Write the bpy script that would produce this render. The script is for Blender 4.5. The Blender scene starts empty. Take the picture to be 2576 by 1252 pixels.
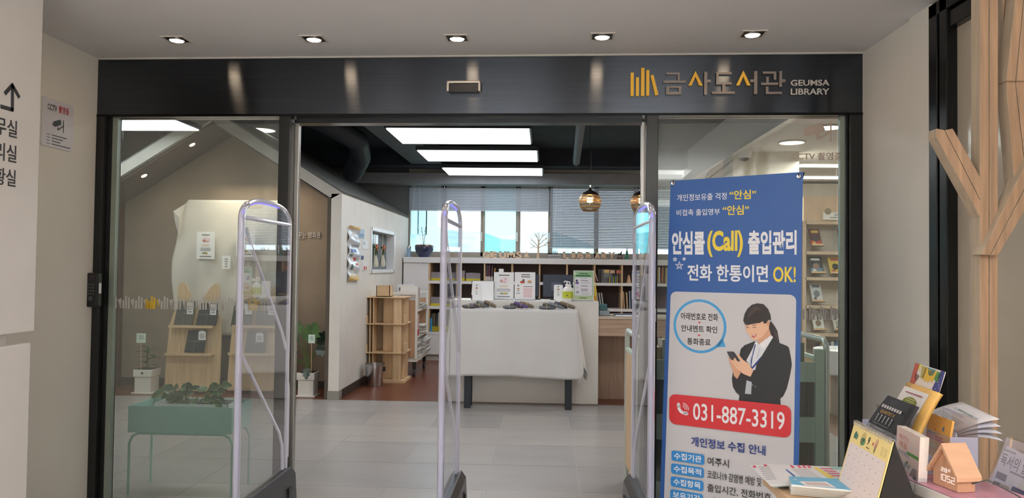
import bpy, math, random
from math import sin, cos, pi, atan, radians as R
from mathutils import Vector as V, Matrix
random.seed(7)
S = bpy.context.scene
COL = S.collection
# ---------------------------------------------------------------- camera
F = 1900.0; YAW = atan(82/F); PIT = atan(48/F); PHI = .012; EYE = V((0, 0, 1.38))
_r0 = V((cos(YAW), sin(YAW), 0)); _fl = V((-sin(YAW), cos(YAW), 0)); _z = V((0, 0, 1))
FW = _fl*cos(PIT)+_z*sin(PIT); _u0 = -_fl*sin(PIT)+_z*cos(PIT)
RT = _r0*cos(PHI)+_u0*sin(PHI); UP = -_r0*sin(PHI)+_u0*cos(PHI)
cd = bpy.data.cameras.new('camera'); cam = bpy.data.objects.new('camera', cd); COL.objects.link(cam)
cd.sensor_width = 36; cd.sensor_fit = 'HORIZONTAL'; cd.lens = F*36/2576; cd.clip_start = .05; cd.clip_end = 300
m3 = Matrix((RT, UP, -FW)).transposed(); cam.matrix_world = Matrix.Translation(EYE) @ m3.to_4x4()
S.camera = cam
def ray(px, py): return FW+RT*((px-1288)/F)-UP*((py-626)/F)
def P(px, py, Y): d = ray(px, py); return EYE+d*(Y/d.y)          # a measured point at depth Y
def PZ(px, py, z): d = ray(px, py); return EYE+d*((z-1.38)/d.z)   # ... at height z
def PX(px, py, X): d = ray(px, py); return EYE+d*(X/d.x)          # ... on the plane X
# ---------------------------------------------------------------- world, lights, exposure
w = bpy.data.worlds.new('sky'); S.world = w; w.use_nodes = True
w.node_tree.nodes['Background'].inputs[0].default_value = (.80, .91, 1, 1)
w.node_tree.nodes['Background'].inputs[1].default_value = 3.0
S.view_settings.view_transform = 'Standard'; S.view_settings.look = 'None'; S.view_settings.gamma = 1
S.view_settings.use_curve_mapping = False; S.view_settings.exposure = 0.0
S.cycles.max_bounces = 10; S.cycles.transparent_max_bounces = 24; S.cycles.sample_clamp_indirect = 6
S.cycles.caustics_reflective = False; S.cycles.caustics_refractive = False
def area(name, loc, sx, sy, power, col, rot=(0, 0, 0)):
    l = bpy.data.lights.new(name, 'AREA'); l.shape = 'RECTANGLE'; l.size = sx; l.size_y = sy; l.energy = power; l.color = col
    o = bpy.data.objects.new(name, l); COL.objects.link(o); o.location = loc; o.rotation_euler = rot; return o
area('foyer_light', (-.9, .6, 2.55), .9, .9, 15, (1, .97, .93))
area('foyer_light', (1.0, -.9, 2.55), .9, .9, 15, (1, .97, .93))
area('added_ceiling_fill', (-1.0, -.7, 1.9), 1.4, .3, 96, (.98, .985, 1), (R(180), 0, 0))  # added fill, no such fixture: brightens the foyer ceiling from behind the viewer
area('added_ceiling_fill', (1.0, -.7, 1.9), 1.2, .3, 126, (.98, .985, 1), (R(180), 0, 0))
area('added_rear_fill', (-.9, -3.15, 1.45), 1.3, 2.0, 26, (.96, .97, .96), (R(90), 0, 0))  # added fill on the solid rear wall, brightens foyer and fascia
area('added_rear_fill', (1.1, -3.15, 1.45), 1.3, 2.0, 26, (.96, .97, .96), (R(90), 0, 0))
for xx in (-3.1, -.8, 1.0): area('library_light', (xx, 5.6, 2.72), 1.1, .7, 22, (.98, .99, 1))
area('library_light', (3.3, 8.4, 2.6), 1.0, 1.6, 85, (1, .98, .93))
area('alcove_light', (-3.3, 8.02, 2.3), .8, .15, 9, (1, .84, .64))
# ---------------------------------------------------------------- materials
def lin(c): return tuple(((v/255)/12.92 if v/255 <= .04045 else ((v/255+.055)/1.055)**2.4) for v in c)+(1,)
MC = {}
def M(name, rgb=(200, 200, 200), rough=.55, metal=0, spec=.5, noise=.04, ns=6, stretch=(1, 1, 1), bump=0, bs=40,
      emit=0, ecol=None, coat=0, aniso=0, trans=0, sub=0):
    if name in MC: return MC[name]
    m = bpy.data.materials.new(name); m.use_nodes = True; nt = m.node_tree; b = nt.nodes['Principled BSDF']; MC[name] = m
    c = lin(rgb); b.inputs['Base Color'].default_value = c; b.inputs['Roughness'].default_value = rough
    b.inputs['Metallic'].default_value = metal; b.inputs['Specular IOR Level'].default_value = spec
    b.inputs['Coat Weight'].default_value = coat; b.inputs['Anisotropic'].default_value = aniso
    b.inputs['Transmission Weight'].default_value = trans
    if noise or bump:
        tc = nt.nodes.new('ShaderNodeTexCoord'); mp = nt.nodes.new('ShaderNodeMapping'); mp.inputs['Scale'].default_value = stretch
        nt.links.new(tc.outputs['Object'], mp.inputs[0])
    if noise:
        n = nt.nodes.new('ShaderNodeTexNoise'); n.inputs['Scale'].default_value = ns; n.inputs['Detail'].default_value = 4
        nt.links.new(mp.outputs[0], n.inputs['Vector'])
        r = nt.nodes.new('ShaderNodeValToRGB'); r.color_ramp.elements[0].position = .3; r.color_ramp.elements[1].position = .7
        r.color_ramp.elements[0].color = tuple(v*(1-noise*2) for v in c[:3])+(1,)
        r.color_ramp.elements[1].color = tuple(min(1, v*(1+noise)) for v in c[:3])+(1,)
        nt.links.new(n.outputs['Fac'], r.inputs[0]); nt.links.new(r.outputs[0], b.inputs['Base Color'])
    if bump:
        n2 = nt.nodes.new('ShaderNodeTexNoise'); n2.inputs['Scale'].default_value = bs; n2.inputs['Detail'].default_value = 3
        nt.links.new(mp.outputs[0], n2.inputs['Vector'])
        bp = nt.nodes.new('ShaderNodeBump'); bp.inputs['Strength'].default_value = bump; bp.inputs['Distance'].default_value = .02
        nt.links.new(n2.outputs['Fac'], bp.inputs['Height']); nt.links.new(bp.outputs[0], b.inputs['Normal'])
    if emit:
        b.inputs['Emission Color'].default_value = lin(ecol or rgb); b.inputs['Emission Strength'].default_value = emit
    return m
def pane_mat(name, tint=(.93, .97, .95), refl=1.0, rough=0.0, haze=0.0, hcol=(.8, .82, .8)):
    m = bpy.data.materials.new(name); m.use_nodes = True; nt = m.node_tree; nt.nodes.clear()
    o = nt.nodes.new('ShaderNodeOutputMaterial'); t = nt.nodes.new('ShaderNodeBsdfTransparent'); g = nt.nodes.new('ShaderNodeBsdfGlossy')
    t.inputs[0].default_value = tint+(1,); g.inputs['Roughness'].default_value = rough; g.inputs[0].default_value = (1, 1, 1, 1)
    fr = nt.nodes.new('ShaderNodeFresnel'); fr.inputs[0].default_value = 1.5
    mu = nt.nodes.new('ShaderNodeMath'); mu.operation = 'MULTIPLY'; mu.inputs[1].default_value = refl
    nt.links.new(fr.outputs[0], mu.inputs[0]); mx = nt.nodes.new('ShaderNodeMixShader'); nt.links.new(mu.outputs[0], mx.inputs[0])
    nt.links.new(t.outputs[0], mx.inputs[1]); nt.links.new(g.outputs[0], mx.inputs[2]); last = mx
    if haze:
        d = nt.nodes.new('ShaderNodeBsdfDiffuse'); d.inputs[0].default_value = hcol+(1,); m2 = nt.nodes.new('ShaderNodeMixShader')
        m2.inputs[0].default_value = haze; nt.links.new(mx.outputs[0], m2.inputs[1]); nt.links.new(d.outputs[0], m2.inputs[2]); last = m2
    nt.links.new(last.outputs[0], o.inputs[0]); MC[name] = m; return m
def wood(name, rgb, ax='z', contrast=.10, rough=.5):
    st = {'x': (1.2, 22, 22), 'y': (22, 1.2, 22), 'z': (22, 22, 1.2)}[ax]
    return M(name, rgb, rough, noise=contrast, ns=2.2, stretch=st)
wall_w = M('warm_white_paint', (232, 222, 205), .7, noise=.02, ns=1.5, bump=.02, bs=90)
wall_n = M('near_wall_paint', (224, 218, 213), .55, noise=.01)
wall_r = M('wall_right_paint', (240, 235, 224), .6, noise=.02, ns=2)
ceil_m = M('ceiling_paint', (230, 228, 228), .75, noise=.02, ns=1)
white = M('white_laminate', (232, 232, 234), .4, noise=.01)
offwhite = M('offwhite_plaster', (226, 222, 216), .6, noise=.03, ns=3, bump=.05, bs=25)
dark_ceil = M('dark_slate_paint', (38, 46, 58), .8, noise=.12, ns=3, bump=.2, bs=9)
beam_m = M('grey_beam_paint', (88, 96, 106), .75, noise=.08, ns=5)
roof_shade = M('shaded_white_roof', (112, 114, 114), .8, noise=.03)  # white roof paint darkened to carry the shade on its slopes
taupe = M('taupe_alcove_plaster', (150, 134, 116), .75, noise=.08, ns=2.5)
brown_kick = M('dark_brown_skirting', (62, 52, 46), .5, noise=.06)
black = M('black_plastic', (22, 23, 24), .35, noise=0)
blacksatin = M('black_satin_metal', (26, 27, 27), .32, metal=.2, noise=.03)
steel = M('stainless_steel', (200, 200, 202), .22, metal=1, noise=.03)
chrome = M('chrome', (225, 225, 225), .12, metal=1, noise=0)
birch = wood('birch_plywood', (222, 190, 150))
birch_x = wood('birch_board', (222, 190, 150), 'x')
oak = wood('oak_veneer', (190, 160, 138), 'x', .12)
fir = wood('fir_lumber', (166, 134, 106), 'z', .16, .6)
fir_p = wood('fir_lumber_side', (186, 168, 144), 'z', .08, .65)
paper = M('white_paper', (240, 240, 242), .6, noise=0)
cloth_m = M('white_table_linen', (214, 212, 211), .85, noise=.02, ns=3, bump=.05, bs=120)
acr = pane_mat('clear_acrylic', (.95, .96, .98), .30, .02, .02)
acr_edge = pane_mat('acrylic_edge', (.86, .86, .94), 1.6, .1, .42, (.74, .74, .92))
glass_front = pane_mat('front_glass', (.93, .95, .94), .5, 0, .04)
glass_win = pane_mat('window_glass', (.95, .99, 1.0), .8)
glass_tint = pane_mat('blue_tinted_glass', (.62, .98, 1.0), .8)
def ink(rgb, rough=.5): return M('ink_%d_%d_%d' % rgb, rgb, rough, noise=0)
# brushed dark steel: fine vertical stretching of highlights comes from real anisotropy
def brushed():
    m = M('brushed_dark_steel', (74, 78, 84), .19, metal=1, noise=.05, ns=3, stretch=(.5, 1, 40), aniso=1); nt = m.node_tree
    b = nt.nodes['Principled BSDF']; t = nt.nodes.new('ShaderNodeTangent'); t.direction_type = 'RADIAL'; t.axis = 'Z'
    nt.links.new(t.outputs[0], b.inputs['Tangent']); b.inputs['Anisotropic Rotation'].default_value = .25
    return m
steel_dark = brushed()
# ---------------------------------------------------------------- mesh helpers
class MB:
    def __init__(s): s.v = []; s.f = []; s.m = []
    def add(s, vs, fs, m=0):
        n = len(s.v); s.v += [V(p) for p in vs]; s.f += [[i+n for i in f] for f in fs]; s.m += [m]*len(fs); return s
    def box(s, x0, x1, y0, y1, z0, z1, m=0, T=None):
        vs = [V((x, y, z)) for z in (z0, z1) for y in (y0, y1) for x in (x0, x1)]
        if T is not None: vs = [T @ p for p in vs]
        return s.add(vs, [(0, 2, 3, 1), (4, 5, 7, 6), (0, 1, 5, 4), (2, 6, 7, 3), (0, 4, 6, 2), (1, 3, 7, 5)], m)
    def prism(s, pts, ex, m=0, m2=None):
        n = len(pts); pts = [V(p) for p in pts]; ex = V(ex); s.add(pts+[p+ex for p in pts], [], m); b = len(s.v)-2*n
        fs = [list(range(n))[::-1], list(range(n, 2*n))]+[(i, (i+1) % n, n+(i+1) % n, n+i) for i in range(n)]
        s.f += [[i+b for i in f] for f in fs]; s.m += [m, m]+[m if m2 is None else m2]*n; return s
    def poly(s, pts, m=0): return s.add(pts, [tuple(range(len(pts)))], m)
    def tube(s, path, r, seg=10, m=0, closed=False, flat=1):
        path = [V(p) for p in path]; n = len(path); rings = []; prev = None
        for i, p in enumerate(path):
            a = path[(i-1) % n] if (i or closed) else p; b = path[(i+1) % n] if (i < n-1 or closed) else p
            t = (b-a).normalized()
            if prev is None: up = V((0, 0, 1)) if abs(t.z) < .9 else V((1, 0, 0))
            else: up = prev
            x = t.cross(up).normalized(); y = x.cross(t).normalized(); prev = y
            rr = r[i] if isinstance(r, (list, tuple)) else r
            rings.append([p+x*rr*cos(2*pi*k/seg)+y*rr*flat*sin(2*pi*k/seg) for k in range(seg)])
        vs = [q for g in rings for q in g]; fs = []
        for i in range(n if closed else n-1):
            j = (i+1) % n
            for k in range(seg): fs.append((i*seg+k, i*seg+(k+1) % seg, j*seg+(k+1) % seg, j*seg+k))
        if not closed: fs += [tuple(range(seg))[::-1], tuple((n-1)*seg+k for k in range(seg))]
        return s.add(vs, fs, m)
    def lathe(s, prof, c=(0, 0, 0), seg=24, m=0, T=None, cap=True):
        c = V(c); vs = []
        for r, z in prof:
            for k in range(seg):
                p = V((r*cos(2*pi*k/seg), r*sin(2*pi*k/seg), z)); vs.append(c+(T @ p if T is not None else p))
        fs = []
        for i in range(len(prof)-1):
            for k in range(seg): fs.append((i*seg+k, i*seg+(k+1) % seg, (i+1)*seg+(k+1) % seg, (i+1)*seg+k))
        if cap and prof[0][0] > 1e-4: fs.append(tuple(range(seg))[::-1])
        if cap and prof[-1][0] > 1e-4: fs.append(tuple((len(prof)-1)*seg+k for k in range(seg)))
        return s.add(vs, fs, m)
    def ball(s, c, r, seg=14, m=0, sz=1):
        return s.lathe([(max(1e-5, r*sin(pi*i/8)), -r*sz*cos(pi*i/8)) for i in range(9)], c, seg, m)
    def grid(s, fn, nu, nv, m=0):
        vs = [fn(i/nu, j/nv) for j in range(nv+1) for i in range(nu+1)]
        return s.add(vs, [(j*(nu+1)+i, j*(nu+1)+i+1, (j+1)*(nu+1)+i+1, (j+1)*(nu+1)+i) for j in range(nv) for i in range(nu)], m)
    def build(s, name, mats, parent=None, loc=None, smooth=False, bevel=0, solid=0, sub=0):
        o0 = origin(parent) if parent else V(loc or (0, 0, 0))
        me = bpy.data.meshes.new(name); me.from_pydata([tuple(p-o0) for p in s.v], [], s.f)
        if not isinstance(mats, (list, tuple)): mats = [mats]
        for k in mats: me.materials.append(k)
        if len(mats) > 1: me.polygons.foreach_set('material_index', s.m)
        if smooth: me.polygons.foreach_set('use_smooth', [True]*len(s.f))
        me.update(); o = bpy.data.objects.new(name, me); COL.objects.link(o)
        if parent: o.parent = parent; o['_o'] = tuple(o0)
        else: o.location = o0
        if solid: q = o.modifiers.new('thickness', 'SOLIDIFY'); q.thickness = solid; q.offset = 0
        if sub: q = o.modifiers.new('smooth', 'SUBSURF'); q.levels = q.render_levels = sub
        if bevel:
            q = o.modifiers.new('bevel', 'BEVEL'); q.width = bevel; q.segments = 2; q.limit_method = 'ANGLE'; q.angle_limit = R(40)
        if smooth and not sub:
            try: me.set_sharp_from_angle(angle=R(40))
            except Exception: pass
        return o
def origin(o):
    if o.parent is None: return V(o.location)
    return V(o['_o'])
def tag(o, label, cat, group=None, kind=None):
    if label: o['label'] = label
    if cat: o['category'] = cat
    if group: o['group'] = group
    if kind: o['kind'] = kind
    return o
def thing(name, label, cat, loc=(0, 0, 0), group=None):
    o = bpy.data.objects.new(name, None); COL.objects.link(o); o.location = loc; o.empty_display_size = .05
    return tag(o, label, cat, group)
def struct(o, label=None):
    o['kind'] = 'structure'
    if label: o['label'] = label
    return o
def copy_tree(o, parent=None):
    c = o.copy(); COL.objects.link(c); c.parent = parent
    for ch in [k for k in o.children]: copy_tree(ch, c)
    return c
def BX(name, mat, x0, x1, y0, y1, z0, z1, parent=None, bevel=0, loc=None):
    return MB().box(x0, x1, y0, y1, z0, z1).build(name, mat, parent, loc or ((x0+x1)/2, (y0+y1)/2, z0), bevel=bevel)
_fonts = {}
def text_mesh(s, bold=0.0):
    key = (s, bold)
    if key in _fonts: return _fonts[key]
    c = bpy.data.curves.new('lettering', 'FONT'); c.body = s; c.size = 1; c.resolution_u = 3; c.offset = bold; c.fill_mode = 'FRONT'
    o = bpy.data.objects.new('lettering', c); COL.objects.link(o); me = o.to_mesh()
    vs = [V(p.co) for p in me.vertices]; fs = [list(p.vertices) for p in me.polygons]
    o.to_mesh_clear(); bpy.data.objects.remove(o); bpy.data.curves.remove(c)
    x0 = min(p.x for p in vs); x1 = max(p.x for p in vs); y0 = min(p.y for p in vs); y1 = max(p.y for p in vs)
    _fonts[key] = (vs, fs, x0, x1, y0, y1); return _fonts[key]
class Plane:
    def __init__(s, O, ax, ay): s.O = V(O); s.ax = V(ax).normalized(); s.ay = V(ay).normalized(); s.n = s.ax.cross(s.ay).normalized()
    def ab(s, px, py):
        d = ray(px, py); t = (s.O-EYE).dot(s.n)/d.dot(s.n); p = EYE+d*t-s.O; return p.dot(s.ax), p.dot(s.ay)
    def pt(s, a, b, off=0): return s.O+s.ax*a+s.ay*b+s.n*off
    def pp(s, px, py, off=0): return s.pt(*s.ab(px, py), off)
class Print(MB):
    """flat print lying on a plane; each layer sits a hair above the last"""
    def __init__(s, plane, base=.0008, step=.0004): super().__init__(); s.p = plane; s.off = base; s.step = step; s.mats = []
    def mi(s, mat):
        if mat not in s.mats: s.mats.append(mat)
        return s.mats.index(mat)
    def up(s): s.off += s.step; return s
    def pab(s, pts, mat): return s.poly([s.p.pt(a, b, s.off) for a, b in pts], s.mi(mat))
    def ppx(s, pts, mat): return s.pab([s.p.ab(*q) for q in pts], mat)
    def rab(s, a0, b0, a1, b1, mat, r=0):
        if r <= 0: return s.pab([(a0, b0), (a1, b0), (a1, b1), (a0, b1)], mat)
        pts = []
        for cx, cy, st in ((a1-r, b0+r, -90), (a1-r, b1-r, 0), (a0+r, b1-r, 90), (a0+r, b0+r, 180)):
            pts += [(cx+r*cos(R(st+k*18)), cy+r*sin(R(st+k*18))) for k in range(6)]
        return s.pab(pts, mat)
    def rpx(s, xl, yt, yb, xr, mat, r=0):
        a0, b0 = s.p.ab(xl, yb); _, b1 = s.p.ab(xl, yt); a1, _ = s.p.ab(xr, (yt+yb)/2); return s.rab(a0, b0, a1, b1, mat, r)
    def ell(s, a, b, ra, rb, mat, n=36): return s.pab([(a+ra*cos(2*pi*k/n), b+rb*sin(2*pi*k/n)) for k in range(n)], mat)
    def text(s, t, a0, b0, a1, b1, mat, bold=0, depth=0):
        vs, fs, x0, x1, y0, y1 = text_mesh(t, bold); sy = (b1-b0)/(y1-y0)
        sx = sy if a1 is None else (a1-a0)/(x1-x0)
        pts = [(a0+(p.x-x0)*sx, b0+(p.y-y0)*sy) for p in vs]
        return s.add([s.p.pt(a, b, s.off) for a, b in pts], fs, s.mi(mat))
    def tpx(s, t, xl, yt, yb, xr, mat, bold=0):
        a0, b0 = s.p.ab(xl, yb); _, b1 = s.p.ab(xl, yt)
        a1 = None if xr is None else s.p.ab(xr, (yt+yb)/2)[0]; return s.text(t, a0, b0, a1, b1, mat, bold)
    def lines(s, a0, b0, a1, b1, n, mat, fill=.45, rag=.25):
        h = (b1-b0)/n
        for i in range(n):
            w = (a1-a0)*(1-rag*random.random()); c = (a0+a1)/2; s.rab(c-w/2, b0+h*i, c+w/2, b0+h*i+h*fill, mat)
        return s
    def done(s, name, parent): return s.build(name, s.mats, parent)
DUMMY = None
# ================================================================ THE SETTING
ZC = 2.572
T1 = V((-2.614, 4.270, 0)); T2 = V((1.714, 4.150, 0)); FA = (T2-T1).normalized(); FN = V((FA.y, -FA.x, 0))   # facade line and its normal toward the viewer
FP = Plane(T1, FA, (0, 0, 1)); FLEN = (T2-T1).length
def fbox(mb, a0, a1, z0, z1, d0, d1, m=0):          # d along the facade normal (positive toward viewer)
    mb.prism([FP.pt(a0, z0, d0), FP.pt(a1, z0, d0), FP.pt(a1, z1, d0), FP.pt(a0, z1, d0)], FN*(d1-d0), m)
def fpx(px, py): return FP.ab(px, py)
# floor with tiles
FX0, FX1 = -5.2, 5.2
flo = BX('floor', M('floor_bed', (176, 172, 166), .6), FX0, FX1, -3.2, 12.0, -.06, -.012); struct(flo, 'floor of grey stone tiles and red brown boards')
tile_m = [M('grey_stone_tile_%d' % k, c, .3, noise=.05, ns=1.6, stretch=(1, 3, 1), bump=.04, bs=14) for k, c in enumerate(((158, 154, 152), (152, 149, 148), (163, 158, 155)))]
tx0 = -2.175-.603*4; ty0 = 7.745-.605*7
for i in range(8+5-5+8):
    x0 = tx0+.603*i
    if x0 > 2.3: break
    for j in range(7):
        y0 = ty0+.605*j
        MB().box(x0+.002, x0+.601, y0+.002, y0+.603, -.012, random.uniform(-.0006, .0004)).build('tile', tile_m[(i*3+j*5+(i*j) % 2) % 3], flo)
grout = BX('grout', M('pale_grout', (190, 188, 184), .7), tx0, 2.46, ty0, 7.745, -.012, -.0025, flo)
wf = M('red_brown_floorboards', (112, 62, 44), .32, noise=.16, ns=2.5, stretch=(.8, 12, 1))
BX('wood_floor', wf, FX0+.1, 2.46, 7.75, 11.9, -.012, .001, flo)
BX('wood_floor', M('pale_brown_floorboards', (140, 112, 92), .3, noise=.1, ns=2.5, stretch=(12, .8, 1)), 2.47, FX1-.1, 4.3, 11.9, -.012, .001, flo)
BX('metal_joint_strip', steel, FX0+.1, 2.46, 7.742, 7.752, -.01, .002, flo)
# foyer ceiling, walls
XN = PX(91, 675, -2.15)  # near left wall plane
struct(BX('ceiling', ceil_m, -3.4, 3.4, -3.2, 4.32, ZC, ZC+.1), 'low warm grey ceiling over the entrance')
gap = MB(); fbox(gap, 0, FLEN, ZC-.008, ZC, 0, .012); struct(gap.build('trim_1', M('sealant', (190, 186, 178), .8), None, (0, 4.2, ZC)), 'thin pale sealant line above the dark fascia')
wl = MB().box(-2.75, -2.614, 3.0, 4.30, 0, ZC).build('wall_left', wall_r, None, (-2.68, 3.7, 0)); struct(wl, 'warm white side wall carrying the camera notice')
YE = PX(96, 500, -2.15).y
nw = struct(MB().box(-2.45, -2.20, -3.2, YE-.10, 0, 3.0).build('wall_left', wall_n, None, (-2.3, 1, 0)), 'recess behind the clad near wall')
struct(BX('wall_left', wall_r, -2.75, -2.40, 2.85, 3.02, 0, 2.6), 'added wall piece blocking light behind the near wall')  # added unseen piece, stops sky light leaking in past the near wall
zg = PX(80, 833, -2.15).z; zg2 = PX(76, 862, -2.15).z
BX('cladding_panel', wall_n, -2.20, -2.15, -3.2, YE, zg, 3.0, nw, .004)
BX('cladding_panel', wall_n, -2.20, -2.15, -3.2, YE-.02, 0, zg2, nw, .004)
wr = MB().box(1.714, 1.86, 3.40, 4.30, 0, ZC).build('wall_right', wall_r, None, (1.8, 3.8, 0)); struct(wr, 'warm white wall right of the banner')
BX('wall_right', wall_r, 1.70, 1.86, 3.40, 3.60, 0, ZC).name = 'wall_right'; bpy.data.objects['wall_right.001']['kind'] = 'structure'
struct(BX('wall_back', wall_w, -3.4, 3.4, -3.3, -3.2, 0, 3.0), 'entrance wall behind the viewer')
struct(BX('wall_right', wall_r, 1.80, 1.95, -3.2, 3.44, 0, 3.0), 'pale backing wall behind the timber tree')
# glazed screen on the right wall
ws = thing('window_3', None, None, (1.72, 3.2, 0)); struct(ws, 'dark framed tall pale glass screen behind the timber tree')
mb = MB(); mb.box(1.69, 1.80, 3.33, 3.40, 0, 2.56).box(1.69, 1.80, 3.25, 3.31, 0, 2.56).box(1.71, 1.8, 3.31, 3.33, 0, 2.56)
mb.box(1.69, 1.80, -1.0, 3.40, 2.50, 2.56).box(1.70, 1.80, -1, 3.33, 2.42, 2.49)
mb.build('window_frame', M('black_frame_metal', (24, 25, 25), .25, metal=.5, noise=.03), ws, bevel=.003)
MB().box(1.735, 1.75, -1.0, 3.25, .62, 2.42).build('pane', M('beige_reflection_glass', (196, 184, 166), .12, spec=.6, noise=.01, coat=.3), ws)  # beige base colour stands in for the wall reflected in this glass
MB().box(1.73, 1.75, -1.0, 3.25, 0.0, .615).build('pane', M('pale_lower_glass', (214, 204, 190), .2, noise=.01), ws)
# ---------------- facade
a_l = fpx(238, 600)[0]; zt = ZC-.006; zh = 2.243
hd = MB(); fbox(hd, .0, FLEN, zh, zt, 0, -.12); tr = struct(hd.build('trim_2', steel_dark, None, (0, 4.2, zh), bevel=.002), 'broad brushed dark steel fascia over the glass doors')
lip = MB(); fbox(lip, 0, FLEN, zh-.012, zh+.002, .004, -.1); struct(lip.build('trim_3', M('dark_lip', (30, 31, 32), .2, metal=.8), None, (0, 4.2, zh)), 'dark lip under the fascia')
a0 = fpx(272, 700)[0]; a1 = fpx(694, 700)[0]; a2 = fpx(722, 700)[0]; a3 = fpx(733, 700)[0]
b0 = fpx(1614, 700)[0]; b1 = fpx(1623, 700)[0]; b2 = fpx(1654, 700)[0]; b3 = fpx(2124, 700)[0]; b4 = fpx(2139, 700)[0]
mb = MB(); fbox(mb, 0, a0-.045, 0, zh, .003, -.12); fbox(mb, a0-.045, a0-.012, 0, zh, -.03, -.12); struct(mb.build('trim_4', blacksatin, None, (-2.6, 4.2, 0), bevel=.003), 'black steel left jamb of the entrance')
mb = MB(); fbox(mb, b4-.004, FLEN, 0, zh, .003, -.12); fbox(mb, b3+.012, b4-.004, 0, zh, -.02, -.12); struct(mb.build('trim_5', blacksatin, None, (1.7, 4.2, 0), bevel=.003), 'black steel right jamb of the entrance')
def glazed(name, label, g0, g1, s0, s1, p0, p1):
    w_ = thing(name, None, None, FP.pt((g0+g1)/2, 0)); struct(w_, label)
    m_ = MB(); fbox(m_, min(s0, s1), max(s0, s1), 0, zh-.012, -.03, -.06);  fbox(m_, g0, g1, 0, .02, -.035, -.06)
    m_.build('edge_profile', M('green_grey_aluminium', (150, 160, 150), .3, metal=.6), w_)
    m_ = MB(); fbox(m_, g0, g1, .02, zh-.012, -.042, -.054); m_.build('pane', glass_front, w_)
    m_ = MB(); fbox(m_, p0, p1, 0, zh-.004, .0, -.075); m_.build('post', blacksatin, w_, bevel=.003)
    return w_
w1 = glazed('window_1', 'left fixed glass panel with a strip of book stickers', a0, a1, a0-.014, a0+.016, a1, a2)
w2 = glazed('window_2', 'right fixed glass panel behind the blue banner', b2, b3, b3-.012, b3+.014, b1, b2)
def slider(name, label, e0, e1, g0, g1):
    w_ = thing(name, None, None, FP.pt((g0+g1)/2, 0)); struct(w_, label)
    m_ = MB(); fbox(m_, e0, e1, .01, zh-.03, -.08, -.115); m_.build('door_stile', M('brushed_aluminium', (165, 163, 158), .3, metal=.8), w_, bevel=.003)
    m_ = MB(); fbox(m_, g0, g1, .03, zh-.04, -.09, -.10); m_.build('pane', glass_front, w_)
slider('door_1', 'left sliding glass door leaf pushed open', a2-.004, a3, a0+.01, a2-.004)
slider('door_2', 'right sliding glass door leaf pushed open', b0, b1+.004, b1+.004, b3-.01)
mb = MB(); fbox(mb, a3, b0, zh-.045, zh-.012, -.03, -.115); struct(mb.build('trim_6', M('track_metal', (52, 54, 56), .2, metal=.9), None, (0, 4.2, zh)), 'sliding door track under the fascia')
# book stickers on the glass, one decal per motif
GP = Plane(T1+FN*(-.0415), FA, (0, 0, 1))
stk_w = M('frosted_white_film', (176, 174, 168), .6, noise=0); stk_y = M('yellow_film', (205, 170, 50), .6, noise=0)
def motif(par, px, mat, tr_=0):
    p = Print(GP, .0004); a, _ = GP.ab(px, 775); zb = 1.118
    bw = .0108
    for k, (dx, h) in enumerate(((0, .058), (.0165, .048), (.0335, .074), (.050, .066))): p.rab(a+dx-.006, zb, a+dx+bw-.006, zb+h, mat)
    p.pab([(a+.060, zb+.052), (a+.069, zb+.055), (a+.085, zb+.002), (a+.075, zb)], mat)
    if mat is stk_y: p.rab(a-.006, zb, a+.055, zb+.04, mat)
    p.done('book_sticker', par)
for k in range(13): motif(w1, 271+k*32.3, stk_y if k in (3, 11) else stk_w)
for k in range(4): motif(w2, 2022+k*27, stk_w)
# camera notice decal on the right glass (icon over lettering)
p = Print(GP, .0006); dec = M('pale_taupe_film', (176, 160, 148), .6, noise=0)
p.ppx([(2020, 328), (2028, 320), (2066, 308), (2074, 322), (2076, 330), (2032, 343), (2024, 342)], dec)
p.ppx([(2052, 337), (2060, 335), (2064, 344), (2088, 328), (2088, 336), (2060, 352), (2054, 350)], dec)
p.ppx([(2088, 306), (2092, 306), (2092, 356), (2088, 356)], dec)
p.tpx('CCTV 촬영중', 1990, 383, 402, 2119, dec, .02); p.done('notice_sticker', w2)
# card reader on the left jamb
cr = thing('door_access_keypad', 'black access keypad with small screen on the left door jamb', 'keypad', FP.pt(.01, 1.2, .03))
kp = Plane(FP.pt(0, 0, .05), FA, (0, 0, 1)); ka, kz = kp.ab(214, 772); kb, kz1 = kp.ab(246, 686)
mb = MB(); fbox(mb, ka, kb, kz, kz1, .004, .05); mb.build('body', M('gloss_black', (20, 21, 23), .25, noise=0), cr, bevel=.008)
p = Print(kp, .001); aw = kb-ka; hh = kz1-kz
p.rab(ka+aw*.2, kz+hh*.76, kb-aw*.25, kz+hh*.93, M('keypad_screen', (44, 34, 40), .1, noise=0)); p.done('screen', cr)
p = Print(kp, .001)
for r_ in range(4):
    for c_ in range(3): p.rab(ka+aw*(.2+.2*c_), kz+hh*(.36+.09*r_), ka+aw*(.33+.2*c_), kz+hh*(.41+.09*r_), ink((70, 72, 76)))
p.ell(ka+aw*.45, kz+hh*.25, aw*.2, aw*.2, ink((58, 60, 64))); p.done('buttons', cr)
mb = MB(); mb.prism([kp.pt(kb+.002, kz+hh*.4, -.03), kp.pt(kb+.002, kz+hh*.7, -.03), kp.pt(kb+.002, kz+hh*.7, -.01), kp.pt(kb+.002, kz+hh*.4, -.01)], FA*.003); mb.build('side_light', paper, cr)
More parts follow.
